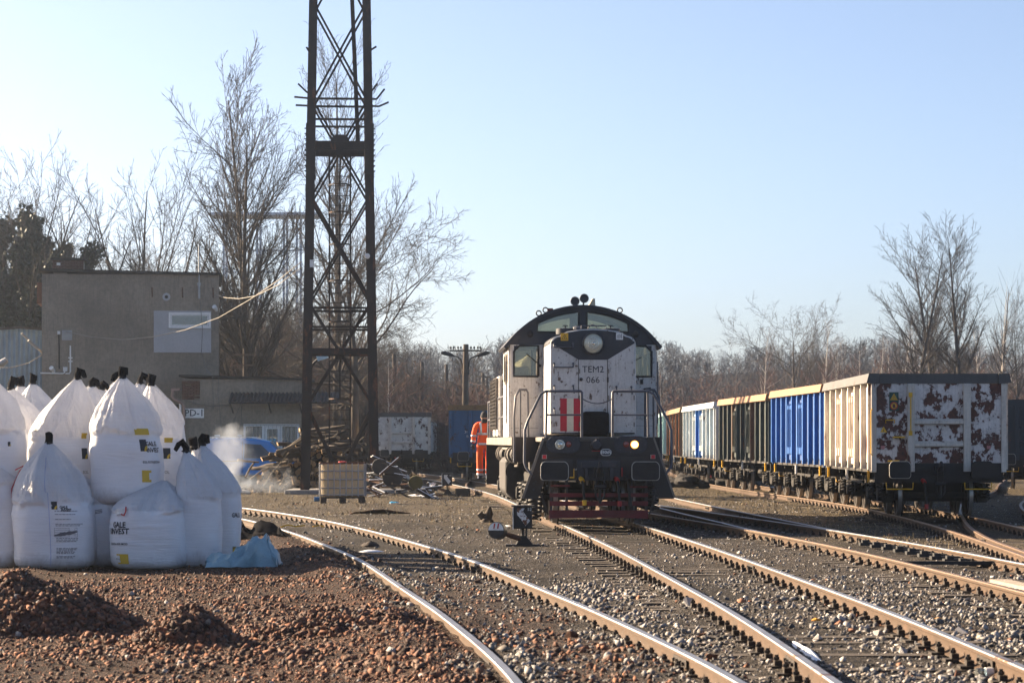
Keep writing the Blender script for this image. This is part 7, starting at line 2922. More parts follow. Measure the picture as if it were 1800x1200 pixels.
g.build('outlet', MAT('blue plastic', (0.03, 0.12, 0.28), 0.5), ib, 50)

# ------------------------------------------------------------------ firewood pile
lgp = thing('log_pile', 'heap of cut logs and branches behind the left tower legs', 'log pile', (0, 0, 0))
rl = random.Random(12)
lm_ = []
for k in range(5):
    g = G()
    r = 1.0
    pts = [(0.03 * rl.gauss(0, 1), -0.5 + i * 0.25, 0.03 * rl.gauss(0, 1)) for i in range(5)]
    g.tube(pts, [r * rl.uniform(0.9, 1.05) * 0.1 for _ in pts], 9, 0, cap=False)
    n = len(g.v)
    g.f.append(tuple(range(8, -1, -1)))
    g.f.append(tuple(n - 9 + j for j in range(9)))
    g.m += [1, 1]
    me_ = g.mesh('log')
    me_.materials.append(MT['wood_dark'])
    me_.materials.append(MT['wood_cut'])
    me_.polygons.foreach_set('use_smooth', [len(p.vertices) == 4 for p in me_.polygons])
    lm_.append(me_)
xl_, xr_ = -9.2, -5.9


def pile_h(x):
    t = (x - xl_) / (xr_ - xl_)
    return 0.35 + 1.85 * max(0, min(1, t * 1.35)) ** 0.75 * (1 if t < 0.8 else max(0.25, 1 - (t - 0.8) * 2.6))


cnt = 0
for row in range(13):
    z = 0.09 + row * 0.165
    x = xl_ + (0.1 if row % 2 else 0)
    while x < xr_ and cnt < 190:
        if z < pile_h(x) and rl.random() < 0.93:
            r = rl.uniform(0.75, 1.25)
            share('log', lm_[rl.randrange(5)], lgp, (x, 93.2 + rl.gauss(0, 0.14) + row * 0.06, z + rl.gauss(0, 0.02)), (rl.gauss(0, 0.10), 0, rl.gauss(0, 0.28)), (r, rl.uniform(0.8, 1.3), r))
            cnt += 1
        x += rl.uniform(0.17, 0.23)
for i in range(34):
    x = rl.uniform(xl_ + 0.5, xr_)
    z = pile_h(x) + rl.uniform(-0.25, 0.06)
    r = rl.uniform(0.5, 1.0)
    share('log', lm_[rl.randrange(5)], lgp, (x, 92.6 + rl.gauss(0, 0.3), z), (rl.gauss(0, 0.25), rl.gauss(0, 0.3), rl.uniform(0.7, 2.6)), (r, rl.uniform(1.1, 2.0), r))
MT['stick'] = MAT('pale dry branch', (0.19, 0.15, 0.10), 0.9, 0, 0.3, 5, 0.3)
sticks = [((418, 808), (455, 812), 0.05), ((432, 838), (447, 812), 0.045), ((440, 842), (480, 818), 0.03), ((455, 868), (508, 795), 0.022), ((486, 868), (508, 808), 0.02), ((540, 868), (534, 815), 0.03), ((484, 797), (545, 762), 0.05), ((495, 800), (530, 768), 0.045), ((600, 800), (640, 768), 0.03), ((560, 775), (580, 770), 0.06), ((612, 770), (640, 785), 0.03)]
for i, (a, b, r) in enumerate(sticks):
    g = G()
    p0, p1 = at(*a, 91.6), at(*b, 91.9)
    md_ = (p0 + p1) / 2 + Vector((rl.gauss(0, 0.04), 0, rl.gauss(0, 0.05)))
    g.tube([p0, md_, p1], [r, r * 0.9, r * 0.65], 7)
    g.build('branch', MT['stick'], lgp, 60)
MT['chip'] = MAT('split wood', (0.22, 0.16, 0.10), 0.9, 0, 0.3, 8, 0.3)
for i in range(46):
    g = G()
    x = rl.uniform(-9.7, -6.8)
    z = rl.uniform(0.02, 0.65) * max(0.2, (x + 9.9) / 3)
    g.box((0, 0, 0), (rl.uniform(0.15, 0.34), rl.uniform(0.08, 0.15), rl.uniform(0.05, 0.10)))
    g.build('split_piece', MT['chip'], lgp, loc=(x, 91.9 - rl.random() * 0.5, z + 0.04)).rotation_euler = (rl.gauss(0, 0.5), rl.gauss(0, 0.5), rl.random() * 6)

# ------------------------------------------------------------------ scrap with snow on it
sp_ = thing('scrap_heap', 'heap of snowy scrap bars and plates beside the right tower leg', 'scrap heap', (0, 0, 0))
for i in range(64):
    px, py = rl.uniform(648, 770), 0
    d = rl.uniform(79, 85)
    c = at(px, 868, d)
    hmax = 0.9 * math.exp(-((px - 672) / 34) ** 2) + 0.30
    z = rl.random() * hmax
    g = G()
    L = rl.uniform(0.3, 0.95)
    w = rl.uniform(0.03, 0.10)
    g.box((0, 0, 0), (L, w, rl.uniform(0.02, 0.06)), 0)
    if rl.random() < 0.55:
        g.box((0, 0, 0.04), (L * 0.9, w * 0.9, 0.018), 1)
    o = g.build('scrap_bar', [rl.choice([MT['steel_dark'], MT['rust_iron'], MT['under'], MT['wood_dark']]), MT['snow']], sp_, loc=(c.x, d, z + 0.05))
    o.rotation_euler = (rl.gauss(0, 0.15), rl.gauss(0.15, 0.35), rl.uniform(-0.8, 0.8))
for i, (px, py, r) in enumerate(((690, 838, 0.32), (731, 848, 0.22), (668, 820, 0.25))):
    d = 80.5
    c = at(px, py, d)
    g = G()
    g.lathe([(r, -0.1), (r * 1.05, 0), (r * 0.9, 0.1), (r * 0.3, 0.12)], (0, 0, 0), 'y', 16)
    g.build('drum', MT['steel_dark'] if i != 1 else MAT('mossy barrel', (0.10, 0.085, 0.03), 0.9), sp_, 40, loc=c)

# ------------------------------------------------------------------ point lever stands
def lever_stand(label, px, py, d, rz, num, rusty, arrow=True, lever=True):
    p = at(px, py, d)
    r = thing('point_lever', label, 'point lever', (p.x, d, gh(p.x, d)), rz)
    g = G()
    g.prism([(-0.16, 0.0), (0.22, 0.0), (0.16, 0.07), (0.05, 0.20), (-0.05, 0.20), (-0.11, 0.07)], -0.10, 0.10)
    g.cyl((0, 0, 0.18), (0, 0, 0.34), 0.03, 8)
    g.cyl((0.06, 0, 0.18), (0.06, 0, 0.33), 0.02, 8)
    g.bb(-0.3, 0.3, -0.12, 0.12, 0.0, 0.05)
    g.build('pedestal', MT['steel_dark'], r, bev=0.01)
    g = G()
    g.bb(-0.16, 0.16, -0.16, 0.16, 0.32, 0.70)
    ln_ = g.build('lantern', MT['steel_dark'], r, bev=0.015)
    g = G()
    g.bb(-0.175, -0.161, -0.17, 0.17, 0.31, 0.72)
    g.build('side_plate', MT['white_paint'], ln_)
    g = G()
    g.bb(-0.20, 0.20, -0.20, 0.20, 0.702, 0.722)
    g.build('lantern_lid', MT['steel_dark'], ln_)
    g = G()
    if arrow:
        P = [(-0.10, 0.675), (0.03, 0.675), (0.0, 0.62), (0.125, 0.46), (0.045, 0.37), (-0.06, 0.52), (-0.10, 0.56)]
        g.add([(x, -0.168, z) for x, z in P], [tuple(range(len(P)))])
    else:
        disc2(g, (0, 0.51), 0.12, lambda x, z: (x, -0.168, z), 0)
    g.build('indicator', MAT('rust flaked white', (0.66, 0.65, 0.62), 0.6, rust=0.55 if rusty else 0.12, rsc=9, rustcol=(0.14, 0.05, 0.02)), ln_)
    if num:
        g = G()
        lettering(g, num, 0.075, lambda x, z: (x + 0.115, -0.170, z + 0.655))
        g.build('number_lettering', MT['white_paint'], ln_)
    if lever:
        g = G()
        g.tube([(0.03, -0.02, 0.12), (-0.20, -0.14, 0.20), (-0.38, -0.20, 0.26)], [0.05, 0.045, 0.035], 8)
        lv_ = g.build('lever', MT['rust_iron'], r, 50)
        g = G()
        g.cyl((-0.40, -0.15, 0.28), (-0.46, -0.32, 0.30), 0.145, 22)
        ds = g.build('weight', MT['steel_dark'], lv_, 40)
        g = G()
        c0 = Vector((-0.461, -0.325, 0.30))
        ax = Vector((-0.06, -0.17, 0.02)).normalized()
        ux = ax.cross(Vector((0, 0, 1))).normalized() * -1
        uz = ux.cross(ax) * -1
        fn_ = lambda x, z: c0 + ax * 0.003 + ux * x + uz * z
        up_ = 1 if (uz.z > 0) else -1
        half = [(0.138 * math.cos(R(a)), up_ * 0.138 * math.sin(R(a))) for a in range(0, 181, 15)]
        g.add([fn_(x, z) for x, z in half], [tuple(range(len(half)))], 0)
        g.build('weight_face', [MT['white_paint']], ds)
        g = G()
        for x in (-0.05, 0.02):
            g.add([fn_(x + a, up_ * b) + ax * 0.003 for a, b in ((0, 0.03), (0.025, 0.03), (0.038, 0.12), (0.012, 0.12))], [(0, 1, 2, 3)])
        g.build('weight_stripe', MT['red_paint'], ds)
    return r


lever_stand('nearest point lever with rust flaked arrow lantern numbered 52', 919, 962, 44.6, 0.0, '52', True)
lever_stand('farther point lever with clean white arrow lantern by the curve', 786, 873, 85, 0.0, '45', False)
lever_stand('small point lantern with round white face beside the scrap heap', 713, 862, 93, 0.2, '', False, False, False)

# ------------------------------------------------------------------ van
MT['van'] = MAT('bright blue car paint', (0.010, 0.19, 0.55), 0.3, 0, 0.06, 1, 0.03, spec=0.6)
MT['van_glass'] = MAT('dark car glass', (0.02, 0.025, 0.028), 0.08, 0, 0.1, spec=0.9)
vn = thing('van', 'bright blue van with pale roof rails parked before the annex', 'van', (-12.55, 104.0, 0))
g = G()
prof = [(0.02, 0.42), (0.0, 0.9), (0.05, 1.45), (0.14, 1.78), (0.30, 1.90), (1.2, 1.935), (2.2, 1.90), (2.75, 1.80), (3.45, 1.18), (4.15, 1.02), (4.36, 0.85), (4.40, 0.42)]
for y, ins in ((0, 0.0), (1.8, 0.0)):
    for x, z in prof:
        k = max(0, z - 1.0) * 0.20
        g.v.append((x, y + (k if y == 0 else -k), z))
n = len(prof)
g.f += [tuple(range(n)), tuple(range(2 * n - 1, n - 1, -1))] + [(i, i + n, (i + 1) % n + n, (i + 1) % n) for i in range(n)]
g.m += [0] * (n + 2)
bdv = g.build('body', MT['van'], vn, smooth=30, bev=0.07)
bdv.modifiers['bevel'].segments = 3


def vside(P, name, mt, off=0.012):
    g = G()
    for y0_, s_ in ((0, -1), (1.8, 1)):
        g.add([(x, y0_ - s_ * max(0, z - 1.0) * 0.20 + s_ * off, z) for x, z in P], [tuple(range(len(P)))])
    return g.build(name, mt, vn)


vside([(1.78, 1.12), (2.86, 1.12), (2.95, 1.18), (2.45, 1.66), (1.80, 1.70)], 'side_window', MT['van_glass'])
g = G()
g.add([(2.80, 0.22, 1.77), (2.80, 1.58, 1.77), (3.43, 1.72, 1.22), (3.43, 0.08, 1.22)], [(0, 1, 2, 3)])
g.add([(-0.012, 0.18, 1.2), (0.055, 0.25, 1.62), (0.055, 1.55, 1.62), (-0.012, 1.62, 1.2)], [(0, 1, 2, 3)])
g.build('windscreen', MT['van_glass'], vn, solid=-0.012)
vside([(0.06, 0.98), (1.70, 0.98), (1.70, 1.01), (0.06, 1.01)], 'rub_strip', MT['rubber'], 0.014)
vside([(1.70, 0.5), (1.715, 0.5), (1.715, 1.78), (1.70, 1.78)], 'door_gap', MT['rubber'], 0.01)
g = G()
for y in (0.24, 1.56):
    g.tube([(0.3, y, 1.92), (0.45, y, 1.97), (2.0, y, 1.965), (2.5, y, 1.86)], 0.022, 6)
    for x in (0.5, 1.5):
        g.bb(x - 0.04, x + 0.04, y - 0.02, y + 0.02, 1.88, 1.96)
g.bar((0.6, 0.1, 2.03), (0.6, 1.7, 2.03), 0.04)
g.bar((1.5, 0.1, 2.03), (1.5, 1.7, 2.03), 0.04)
g.build('roof_rail', MT['white_paint'], vn)
for x in (0.82, 3.55):
    for y in (0.02, 1.78):
        g = G()
        g.lathe([(0.0, -0.10), (0.20, -0.10), (0.21, -0.09), (0.31, -0.1), (0.325, -0.06), (0.325, 0.08), (0.0, 0.09)], (x, y, 0.325), 'y', 22)
        wl = g.build('wheel', MT['rubber'], vn, 40)
        g = G()
        s_ = -1 if y < 1 else 1
        g.lathe([(0.0, -0.112), (0.19, -0.105), (0.20, -0.10)], (x, y if s_ < 0 else y + 0.21, 0.325), 'y', 18)
        g.build('rim', MT['galv'], wl, 40)
for y in (0.12, 1.68):
    g = G()
    g.bb(4.33, 4.39, y - 0.12, y + 0.12, 0.78, 0.94)
    g.build('headlight', MT['lens'], vn)
    g = G()
    g.bb(-0.02, 0.04, y - 0.07, y + 0.07, 0.95, 1.5)
    g.build('tail_light', MT['red_paint'], vn)
g = G()
g.bb(2.85, 3.0, -0.22, -0.02, 1.16, 1.32)
g.bb(2.85, 3.0, 1.82, 2.02, 1.16, 1.32)
g.build('mirror', MT['rubber'], vn)

# ------------------------------------------------------------------ worker on the rear step
MT['hivis'] = MAT('orange work clothes', (0.85, 0.105, 0.016), 0.8, 0, 0.15, 4, 0.1, 0.5, 14)
MT['reflect'] = MAT('silver reflective tape', (0.50, 0.55, 0.60), 0.35, 0.1, 0.1)
MT['skin'] = MAT('skin', (0.42, 0.24, 0.17), 0.6)
MT['hair'] = MAT('dark knit cap', (0.02, 0.02, 0.025), 0.9)
MT['glove'] = MAT('dark work glove', (0.025, 0.025, 0.028), 0.8)
MT['boot'] = MAT('dark blue boots', (0.02, 0.03, 0.06), 0.6)
wk = thing('person', 'worker in orange reflective clothes standing on the rear locomotive step', 'person', (-0.73, 67.42, 0.665 + RAIL_TOP - 0.02), 0.12)


def skin(name, V, E, Rd, mt, parent, root=0, lv=2):
    me = bpy.data.meshes.new(name)
    me.from_pydata(V, E, [])
    me.materials.append(mt)
    o = bpy.data.objects.new(name, me)
    C.objects.link(o)
    o.parent = parent
    o.modifiers.new('skin', 'SKIN').use_smooth_shade = True
    sv = me.skin_vertices
    if not sv:
        bpy.context.view_layer.objects.active = o
    lay = me.skin_vertices[0].data if me.skin_vertices else None
    if lay:
        for i, r in enumerate(Rd):
            lay[i].radius = r if hasattr(r, '__len__') else (r, r)
            lay[i].use_root = (i == root)
    sb = o.modifiers.new('sub', 'SUBSURF')
    sb.levels = sb.render_levels = lv
    return o


V = [(0, 0, 0.93), (0, 0.0, 1.10), (0, -0.01, 1.28), (0, 0.0, 1.42), (0, 0.0, 1.50),
     (-0.10, 0, 0.86), (-0.115, 0.0, 0.50), (-0.105, -0.01, 0.10), (0.10, 0, 0.86), (0.125, 0.02, 0.50), (0.115, 0.0, 0.10),
     (-0.20, 0, 1.41), (-0.275, -0.02, 1.15), (-0.275, 0.02, 0.92), (0.20, 0, 1.41), (0.30, 0.03, 1.20), (0.39, 0.16, 1.27)]
E = [(0, 1), (1, 2), (2, 3), (3, 4), (0, 5), (5, 6), (6, 7), (0, 8), (8, 9), (9, 10), (3, 11), (11, 12), (12, 13), (3, 14), (14, 15), (15, 16)]
Rd = [(0.165, 0.12), (0.165, 0.115), (0.175, 0.12), (0.13, 0.10), (0.07, 0.07), (0.105, 0.11), (0.088, 0.09), (0.085, 0.085), (0.105, 0.11), (0.088, 0.09), (0.085, 0.085), (0.085, 0.085), (0.068, 0.068), (0.062, 0.062), (0.085, 0.085), (0.068, 0.068), (0.06, 0.06)]
body = skin('body', V, E, Rd, MT['hivis'], wk)


def band(c, rx, ry, h, tilt=(0, 0), name='reflective_band', n=20):
    g = G()
    c = Vector(c)
    vs = []
    for z in (-h / 2, h / 2):
        for i in range(n):
            a = 6.28318 * i / n
            vs.append(c + Vector((rx * math.cos(a) + z * tilt[0], ry * math.sin(a) + z * tilt[1], z)))
    g.add(vs, [(i, (i + 1) % n, (i + 1) % n + n, i + n) for i in range(n)])
    return g.build(name, MT['reflect'], body, 180, solid=0.004)


for z in (0.235, 0.12):
    band((-0.107, -0.008, z), 0.088, 0.088, 0.055)
    band((0.117, 0.002, z), 0.088, 0.088, 0.055)
band((0, 0, 0.91), 0.186, 0.142, 0.055)
band((0, -0.005, 1.17), 0.172, 0.128, 0.055)
band((-0.272, -0.015, 1.12), 0.073, 0.073, 0.05)
band((-0.275, 0.015, 0.98), 0.068, 0.068, 0.05)
band((0.315, 0.05, 1.21), 0.07, 0.07, 0.05)
for sx in (-1, 1):
    g = G()
    P = [(sx * 0.085, -0.128, 1.17), (sx * 0.09, -0.138, 1.26), (sx * 0.095, -0.128, 1.36), (sx * 0.10, -0.09, 1.45), (sx * 0.10, -0.02, 1.485), (sx * 0.10, 0.06, 1.46), (sx * 0.09, 0.125, 1.3), (sx * 0.085, 0.125, 1.17)]
    for i in range(len(P)):
        pass
    g.v = [(p[0] + e, p[1], p[2]) for p in P for e in (-0.025, 0.025)]
    g.f = [(2 * i, 2 * i + 1, 2 * i + 3, 2 * i + 2) for i in range(len(P) - 1)]
    g.m = [0] * len(g.f)
    g.build('reflective_band', MT['reflect'], body, 180, solid=0.006)
# head
g = G()
g.sheet(20, 14, lambda u, v: ((0.078 + 0.004 * math.sin(v * 3.14)) * math.cos(u * 6.28318) * math.sin(max(0.02, v * 3.1)) * (0.9 + 0.15 * v),
                              0.10 * math.sin(u * 6.28318) * math.sin(max(0.02, v * 3.1)), 1.62 - 0.125 * math.cos(v * 3.14159) * -1 * 1.0), close=True)
hd = g.build('head', MT['skin'], body, 180)
g = G()
for i, (y, z) in enumerate(((0.105, 1.61), (0.118, 1.59), (0.10, 1.575))):
    pass
g.prism([(0.095, 1.635), (0.125, 1.59), (0.095, 1.58)], -0.014, 0.014, 'yz')
for sx in (-1, 1):
    g.lathe([(0.0, sx * 0.075), (0.028, sx * 0.078), (0.024, sx * 0.092), (0.0, sx * 0.088)], (0, -0.005, 1.61), 'x', 8)
g.build('face', MT['skin'], hd, 60)
g = G()
for sx in (-1, 1):
    g.lathe([(0.012, 0.088), (0.006, 0.098), (0.0, 0.10)], (sx * 0.033, 0, 1.625), 'y', 8)
g.bb(-0.022, 0.022, 0.090, 0.098, 1.545, 1.552)
g.build('eyes', MT['hair'], hd)
g = G()
g.sheet(20, 8, lambda u, v: (0.092 * math.cos(u * 6.28318) * math.sin(0.05 + v * 1.75), 0.112 * math.sin(u * 6.28318) * math.sin(0.05 + v * 1.75) - 0.006, 1.625 + 0.135 * math.cos(0.05 + v * 1.75)), close=True)
g.build('cap', MT['hair'], hd, 180)
g = G()
g.tube([(0, -0.02, 1.45), (0, -0.02, 1.56)], [0.088, 0.078], 12)
g.build('collar', MT['hair'], body, 60)


def hand(w, dirv, side, nm):
    w, dirv = Vector(w), Vector(dirv).normalized()
    lat = dirv.cross(Vector((0, 0, 1) if abs(dirv.z) < 0.8 else (0, 1, 0))).normalized()
    cur = lat.cross(dirv).normalized()
    V = [w, w + dirv * 0.045, w + dirv * 0.085]
    E = [(0, 1), (1, 2)]
    Rd = [(0.028, 0.024), (0.042, 0.024), (0.040, 0.022)]
    for k, L in enumerate((0.062, 0.072, 0.068, 0.052)):
        off = lat * (-0.03 + 0.02 * k)
        a = w + dirv * 0.085 + off
        b = a + dirv * L * 0.55 + cur * 0.008
        c = b + dirv * L * 0.3 + cur * 0.03
        i = len(V)
        V += [a, b, c]
        E += [(2, i), (i, i + 1), (i + 1, i + 2)]
        Rd += [0.012, 0.0105, 0.009]
    i = len(V)
    V += [w + dirv * 0.03 - lat * 0.04, w + dirv * 0.065 - lat * 0.06 + cur * 0.015, w + dirv * 0.085 - lat * 0.055 + cur * 0.03]
    E += [(1, i), (i, i + 1), (i + 1, i + 2)]
    Rd += [0.014, 0.012, 0.010]
    return skin(nm, V, E, Rd, MT['glove'], body, 0, 1)


hand((-0.275, 0.025, 0.90), (0, 0.05, -1), -1, 'hand')
hand((0.40, 0.18, 1.28), (0.5, 0.8, 0.25), 1, 'hand')
for sx, y in ((-0.105, -0.01), (0.115, 0.0)):
    g = G()
    g.prism([(-0.10, 0.0), (0.20, 0.0), (0.20, 0.05), (0.12, 0.09), (0.05, 0.14), (-0.08, 0.14)], sx - 0.05, sx + 0.05, 'yz')
    g.build('boot', MT['boot'], body, 60, bev=0.02)

# ------------------------------------------------------------------ small things lying about
def lying(name, label, cat, px, py, mk, group=None, rz=0.0):
    d = 1.8 * F / (py - 775)
    p = at(px, py, d)
    o = thing(name, label, cat, (p.x, p.y, gh(p.x, p.y)), rz, group)
    mk(o)
    return o


def lump(g, r, seed, sq=0.6, m=0, n=14, amp=0.35):
    g.sheet(n, n // 2, lambda u, v: tuple(Vector((math.cos(u * 6.283) * math.sin(v * 3.1416), math.sin(u * 6.283) * math.sin(v * 3.1416), math.cos(v * 3.1416) * sq)) * r * (1 + amp * mnoise.noise(Vector((math.cos(u * 6.283) * 1.5 + seed, math.sin(u * 6.283) * 1.5, v * 3))))), m, close=True)
    return g


def mk_plate(o):
    g = G()
    g.sheet(20, 8, lambda u, v: ((u - 0.5) * 1.5, (v - 0.5) * 0.7 * (1 - 0.4 * abs(u - 0.4)), 0.03 + 0.10 * math.sin(u * 3.1) * (1 - v) + 0.02 * mnoise.noise(Vector((u * 6, v * 5, 0)))))
    g.build('plate', MT['rust_iron'], o, 60, solid=0.02)


lying('metal_plate', 'bent dark plate lying flat before the caged tank', 'plate', 668, 901, mk_plate)


def mk_stump(o):
    g = G()
    lump(g, 0.16, 3, 0.7)
    g.tube([(0.02, 0, 0.05), (0.06, 0, 0.2), (0.08, 0.02, 0.34)], [0.10, 0.09, 0.03], 7)
    g.tube([(-0.04, 0, 0.05), (-0.16, -0.02, 0.2)], [0.08, 0.07], 7)
    g.build('stump', MT['wood_dark'], o, 50)


lying('root_stump', 'dark broken stump beside a patch of snow near the point lever', 'stump', 855, 916, mk_stump)


def snow_patch(px, py, w, dd, label, seed):
    def mk(o):
        g = G()

        def f(u, v):
            a = u * 6.283
            r = v * (1 + 0.45 * mnoise.noise(Vector((math.cos(a) * 1.6, math.sin(a) * 1.6, seed))))
            x, y = math.cos(a) * r * w / 2, math.sin(a) * r * dd / 2
            return (x, y, gh(o.location.x + x, o.location.y + y) - o.location.z + 0.035 * (1 - v ** 2) + 0.004)
        g.sheet(24, 5, f, close=True)
        g.build('snow', MT['snow'], o, 180)
    lying('snow_patch', label, 'snow patch', px, py, mk)


snow_patch(884, 920, 0.42, 0.5, 'thin snow patch beside the dark stump', 1)
snow_patch(652, 975, 0.36, 0.16, 'small strip of snow below a dark rock between the rails', 2)
snow_patch(745, 872, 1.1, 1.4, 'snow remains at the foot of the scrap heap', 3)
snow_patch(1415, 1148, 0.10, 2.2, 'narrow snow streak along the inner side of the loco track rail', 4)
snow_patch(1330, 856, 2.2, 3.0, 'snow remains under the blue wagon', 5)


def mk_rock(o):
    g = G()
    lump(g, 0.15, 9, 0.6)
    g.build('rock', MAT('dark rock', (0.05, 0.038, 0.032), 0.95, 0, 0.4, 5, 0.3, 0.4), o, 40)


lying('rock', 'dark brown rock with snow before it between the nearest rails', 'rock', 652, 966, mk_rock)


def mk_yellow(o):
    g = G()
    for i in range(3):
        lump(g, 0.07, 20 + i, 0.7, amp=0.8)
        k = len(g.v) // (i + 1)
        for j in range(len(g.v) - k, len(g.v)):
            v = g.v[j]
            g.v[j] = (v[0] + (i - 1) * 0.09, v[1], v[2] + 0.04)
    g.build('foam', MAT('ochre foam', (0.40, 0.22, 0.05), 0.9), o, 50)


lying('foam_lump', 'ochre foam lump stuck to the outer side of the curved rail', 'litter', 650, 938, mk_yellow)


def mk_strip(o):
    g = G()
    g.tube([(-0.25, 0, 0.02), (-0.1, 0.03, 0.06), (0.05, -0.02, 0.03), (0.24, 0.02, 0.05)], 0.014, 5)
    g.tube([(0.4, 0, 0.03), (0.55, 0.04, 0.05), (0.62, 0.0, 0.02)], 0.013, 5)
    g.build('strap', MT['yellow_paint'], o, 60)


lying('strap', 'yellow strap ends lying by the black film', 'strap', 515, 932, mk_strip)


def mk_bottle(o):
    g = G()
    g.lathe([(0.0, 0), (0.035, 0.0), (0.037, 0.03), (0.032, 0.09), (0.037, 0.15), (0.02, 0.2), (0.013, 0.215), (0.013, 0.24), (0, 0.24)], (-0.1, 0, 0.045), 'x', 14)
    g.build('bottle', GLASS('thin clear plastic', (0.75, 0.88, 0.95), 0.75, 0.1), o, 50)
    g = G()
    g.lathe([(0.0385, 0.07), (0.0385, 0.13)], (-0.1, 0, 0.045), 'x', 14)
    g.build('bottle_label', MT['white_paint'], o, 50)


lying('plastic_bottle', 'clear plastic bottle lying by the rail at the lower corner', 'bottle', 1738, 1192, mk_bottle, rz=0.2)


def mk_blue(o):
    g = G()
    lump(g, 0.13, 33, 0.3, amp=0.6)
    g.build('rag', MAT('light blue plastic', (0.02, 0.28, 0.55), 0.5), o, 60)


lying('rag', 'small bright blue plastic scrap before the tower footing', 'litter', 693, 884, mk_blue)


def mk_orange(o):
    g = G()
    lump(g, 0.04, 41, 0.6, amp=0.6)
    g.build('peel', MAT('orange peel', (0.62, 0.28, 0.03), 0.7), o, 60)


lying('fruit_peel', 'small orange yellow peel between the rails of the loco track', 'litter', 1435, 1097, mk_orange)
lying('fruit_peel', 'orange peel by the right edge of the gravel strip', 'litter', 1650, 1089, mk_orange)


def mk_dark(o):
    g = G()
    rd = random.Random(2)
    for i in range(9):
        c = (rd.gauss(0, 0.8), rd.gauss(0, 0.5), rd.uniform(0.05, 0.35))
        k0 = len(g.v)
        lump(g, rd.uniform(0.25, 0.5), i, 0.5, amp=0.7)
        for j in range(k0, len(g.v)):
            v = g.v[j]
            g.v[j] = (v[0] + c[0], v[1] + c[1], v[2] + c[2])
    g.build('soil', MAT('black soil', (0.02, 0.017, 0.016), 0.95, 0, 0.4, 4, 0.3, 0.6, 8), o, 60)


lying('soil_heap', 'black soil heap between the loco track and the long wagon row', 'soil heap', 1240, 858, mk_dark)


def mk_block(o):
    g = G()
    g.box((0, 0, 0.12), (0.5, 0.35, 0.28))
    g.build('block', MT['wood_dark'], o, bev=0.02)


lying('timber_block', 'dark timber block beside the far curve of the loco track', 'block', 813, 872, mk_block)


def mk_plank(o):
    g = G()
    g.box((0, 0, 0.03), (0.22, 3.4, 0.04))
    g.build('plank', MAT('grey plank', (0.30, 0.25, 0.20), 0.9, 0, 0.25, 3, 0.3), o)


q = T3.x_at(30.5)
pk = thing('plank', 'long grey plank lying along the inner side of the near turnout rail', 'plank', (5.95, 29.5, 0.09), 0.05)
mk_plank(pk)
# switch machinery bars in the turnout
sw = thing('point_rodding', 'row of black greased slide plates along the turnout blade', 'rodding', (0, 0, 0))
for i in range(9):
    y = 36.5 + i * 0.85
    x = T3.x_at(y) + 0.72
    g = G()
    g.box((0, 0, 0.06), (0.42, 0.22, 0.05))
    g.box((-0.12, 0, 0.10), (0.10, 0.16, 0.06))
    g.build('slide_plate', MT['rubber'], sw, loc=(x - 0.22, y, 0.02))
g = G()
g.bar((T3.x_at(36.2) - 0.7, 36.2, 0.1), (T3.x_at(36.2) + 0.9, 36.2, 0.1), 0.05)
g.build('rod', MT['rubber'], sw)

# dry grass and weeds
gv, gf = [], []
rg = np.random.default_rng(77)
n = 26000
gy = 36 + rg.random(n) ** 1.1 * 64
gx = (rg.random(n) * 2 - 1) * (0.205 * gy + 1)
zr_, zg_, zc_ = zones(gx, gy)
keep = (rg.random(n) < zg_ * np.clip((fbm(gx * 0.7, gy * 0.4, 123, 3) - 0.36) * 3.2, 0, 1)) & (track_dist(gx, gy) > 0.9)
gx, gy = gx[keep], gy[keep]
k = len(gx)
gz = ground_h(gx, gy)
L = rg.uniform(0.03, 0.13, k)
a = rg.random(k) * 6.283
w = rg.uniform(0.002, 0.005, k)
dx, dy = np.cos(a), np.sin(a)
ln = rg.uniform(0.2, 1.0, k) * L
p0 = np.stack([gx - dy * w, gy + dx * w, gz - 0.01], -1)
p1 = np.stack([gx + dy * w, gy - dx * w, gz - 0.01], -1)
p2 = np.stack([gx + dx * ln * 0.45 + dy * w * 0.7, gy + dy * ln * 0.45 - dx * w * 0.7, gz + L * 0.7], -1)
p3 = np.stack([gx + dx * ln, gy + dy * ln, gz + L], -1)
vv = np.stack([p0, p1, p2, p3], 1).reshape(-1, 3)
ff = np.arange(4 * k).reshape(-1, 4)
MT['straw'] = MAT('dry grass', (0.20, 0.155, 0.09), 0.9, 0, 0.4, 0.8, 0.2)
gr_ = np_mesh('dry_grass', vv, ff, MT['straw'])
tag(gr_, kind='stuff')

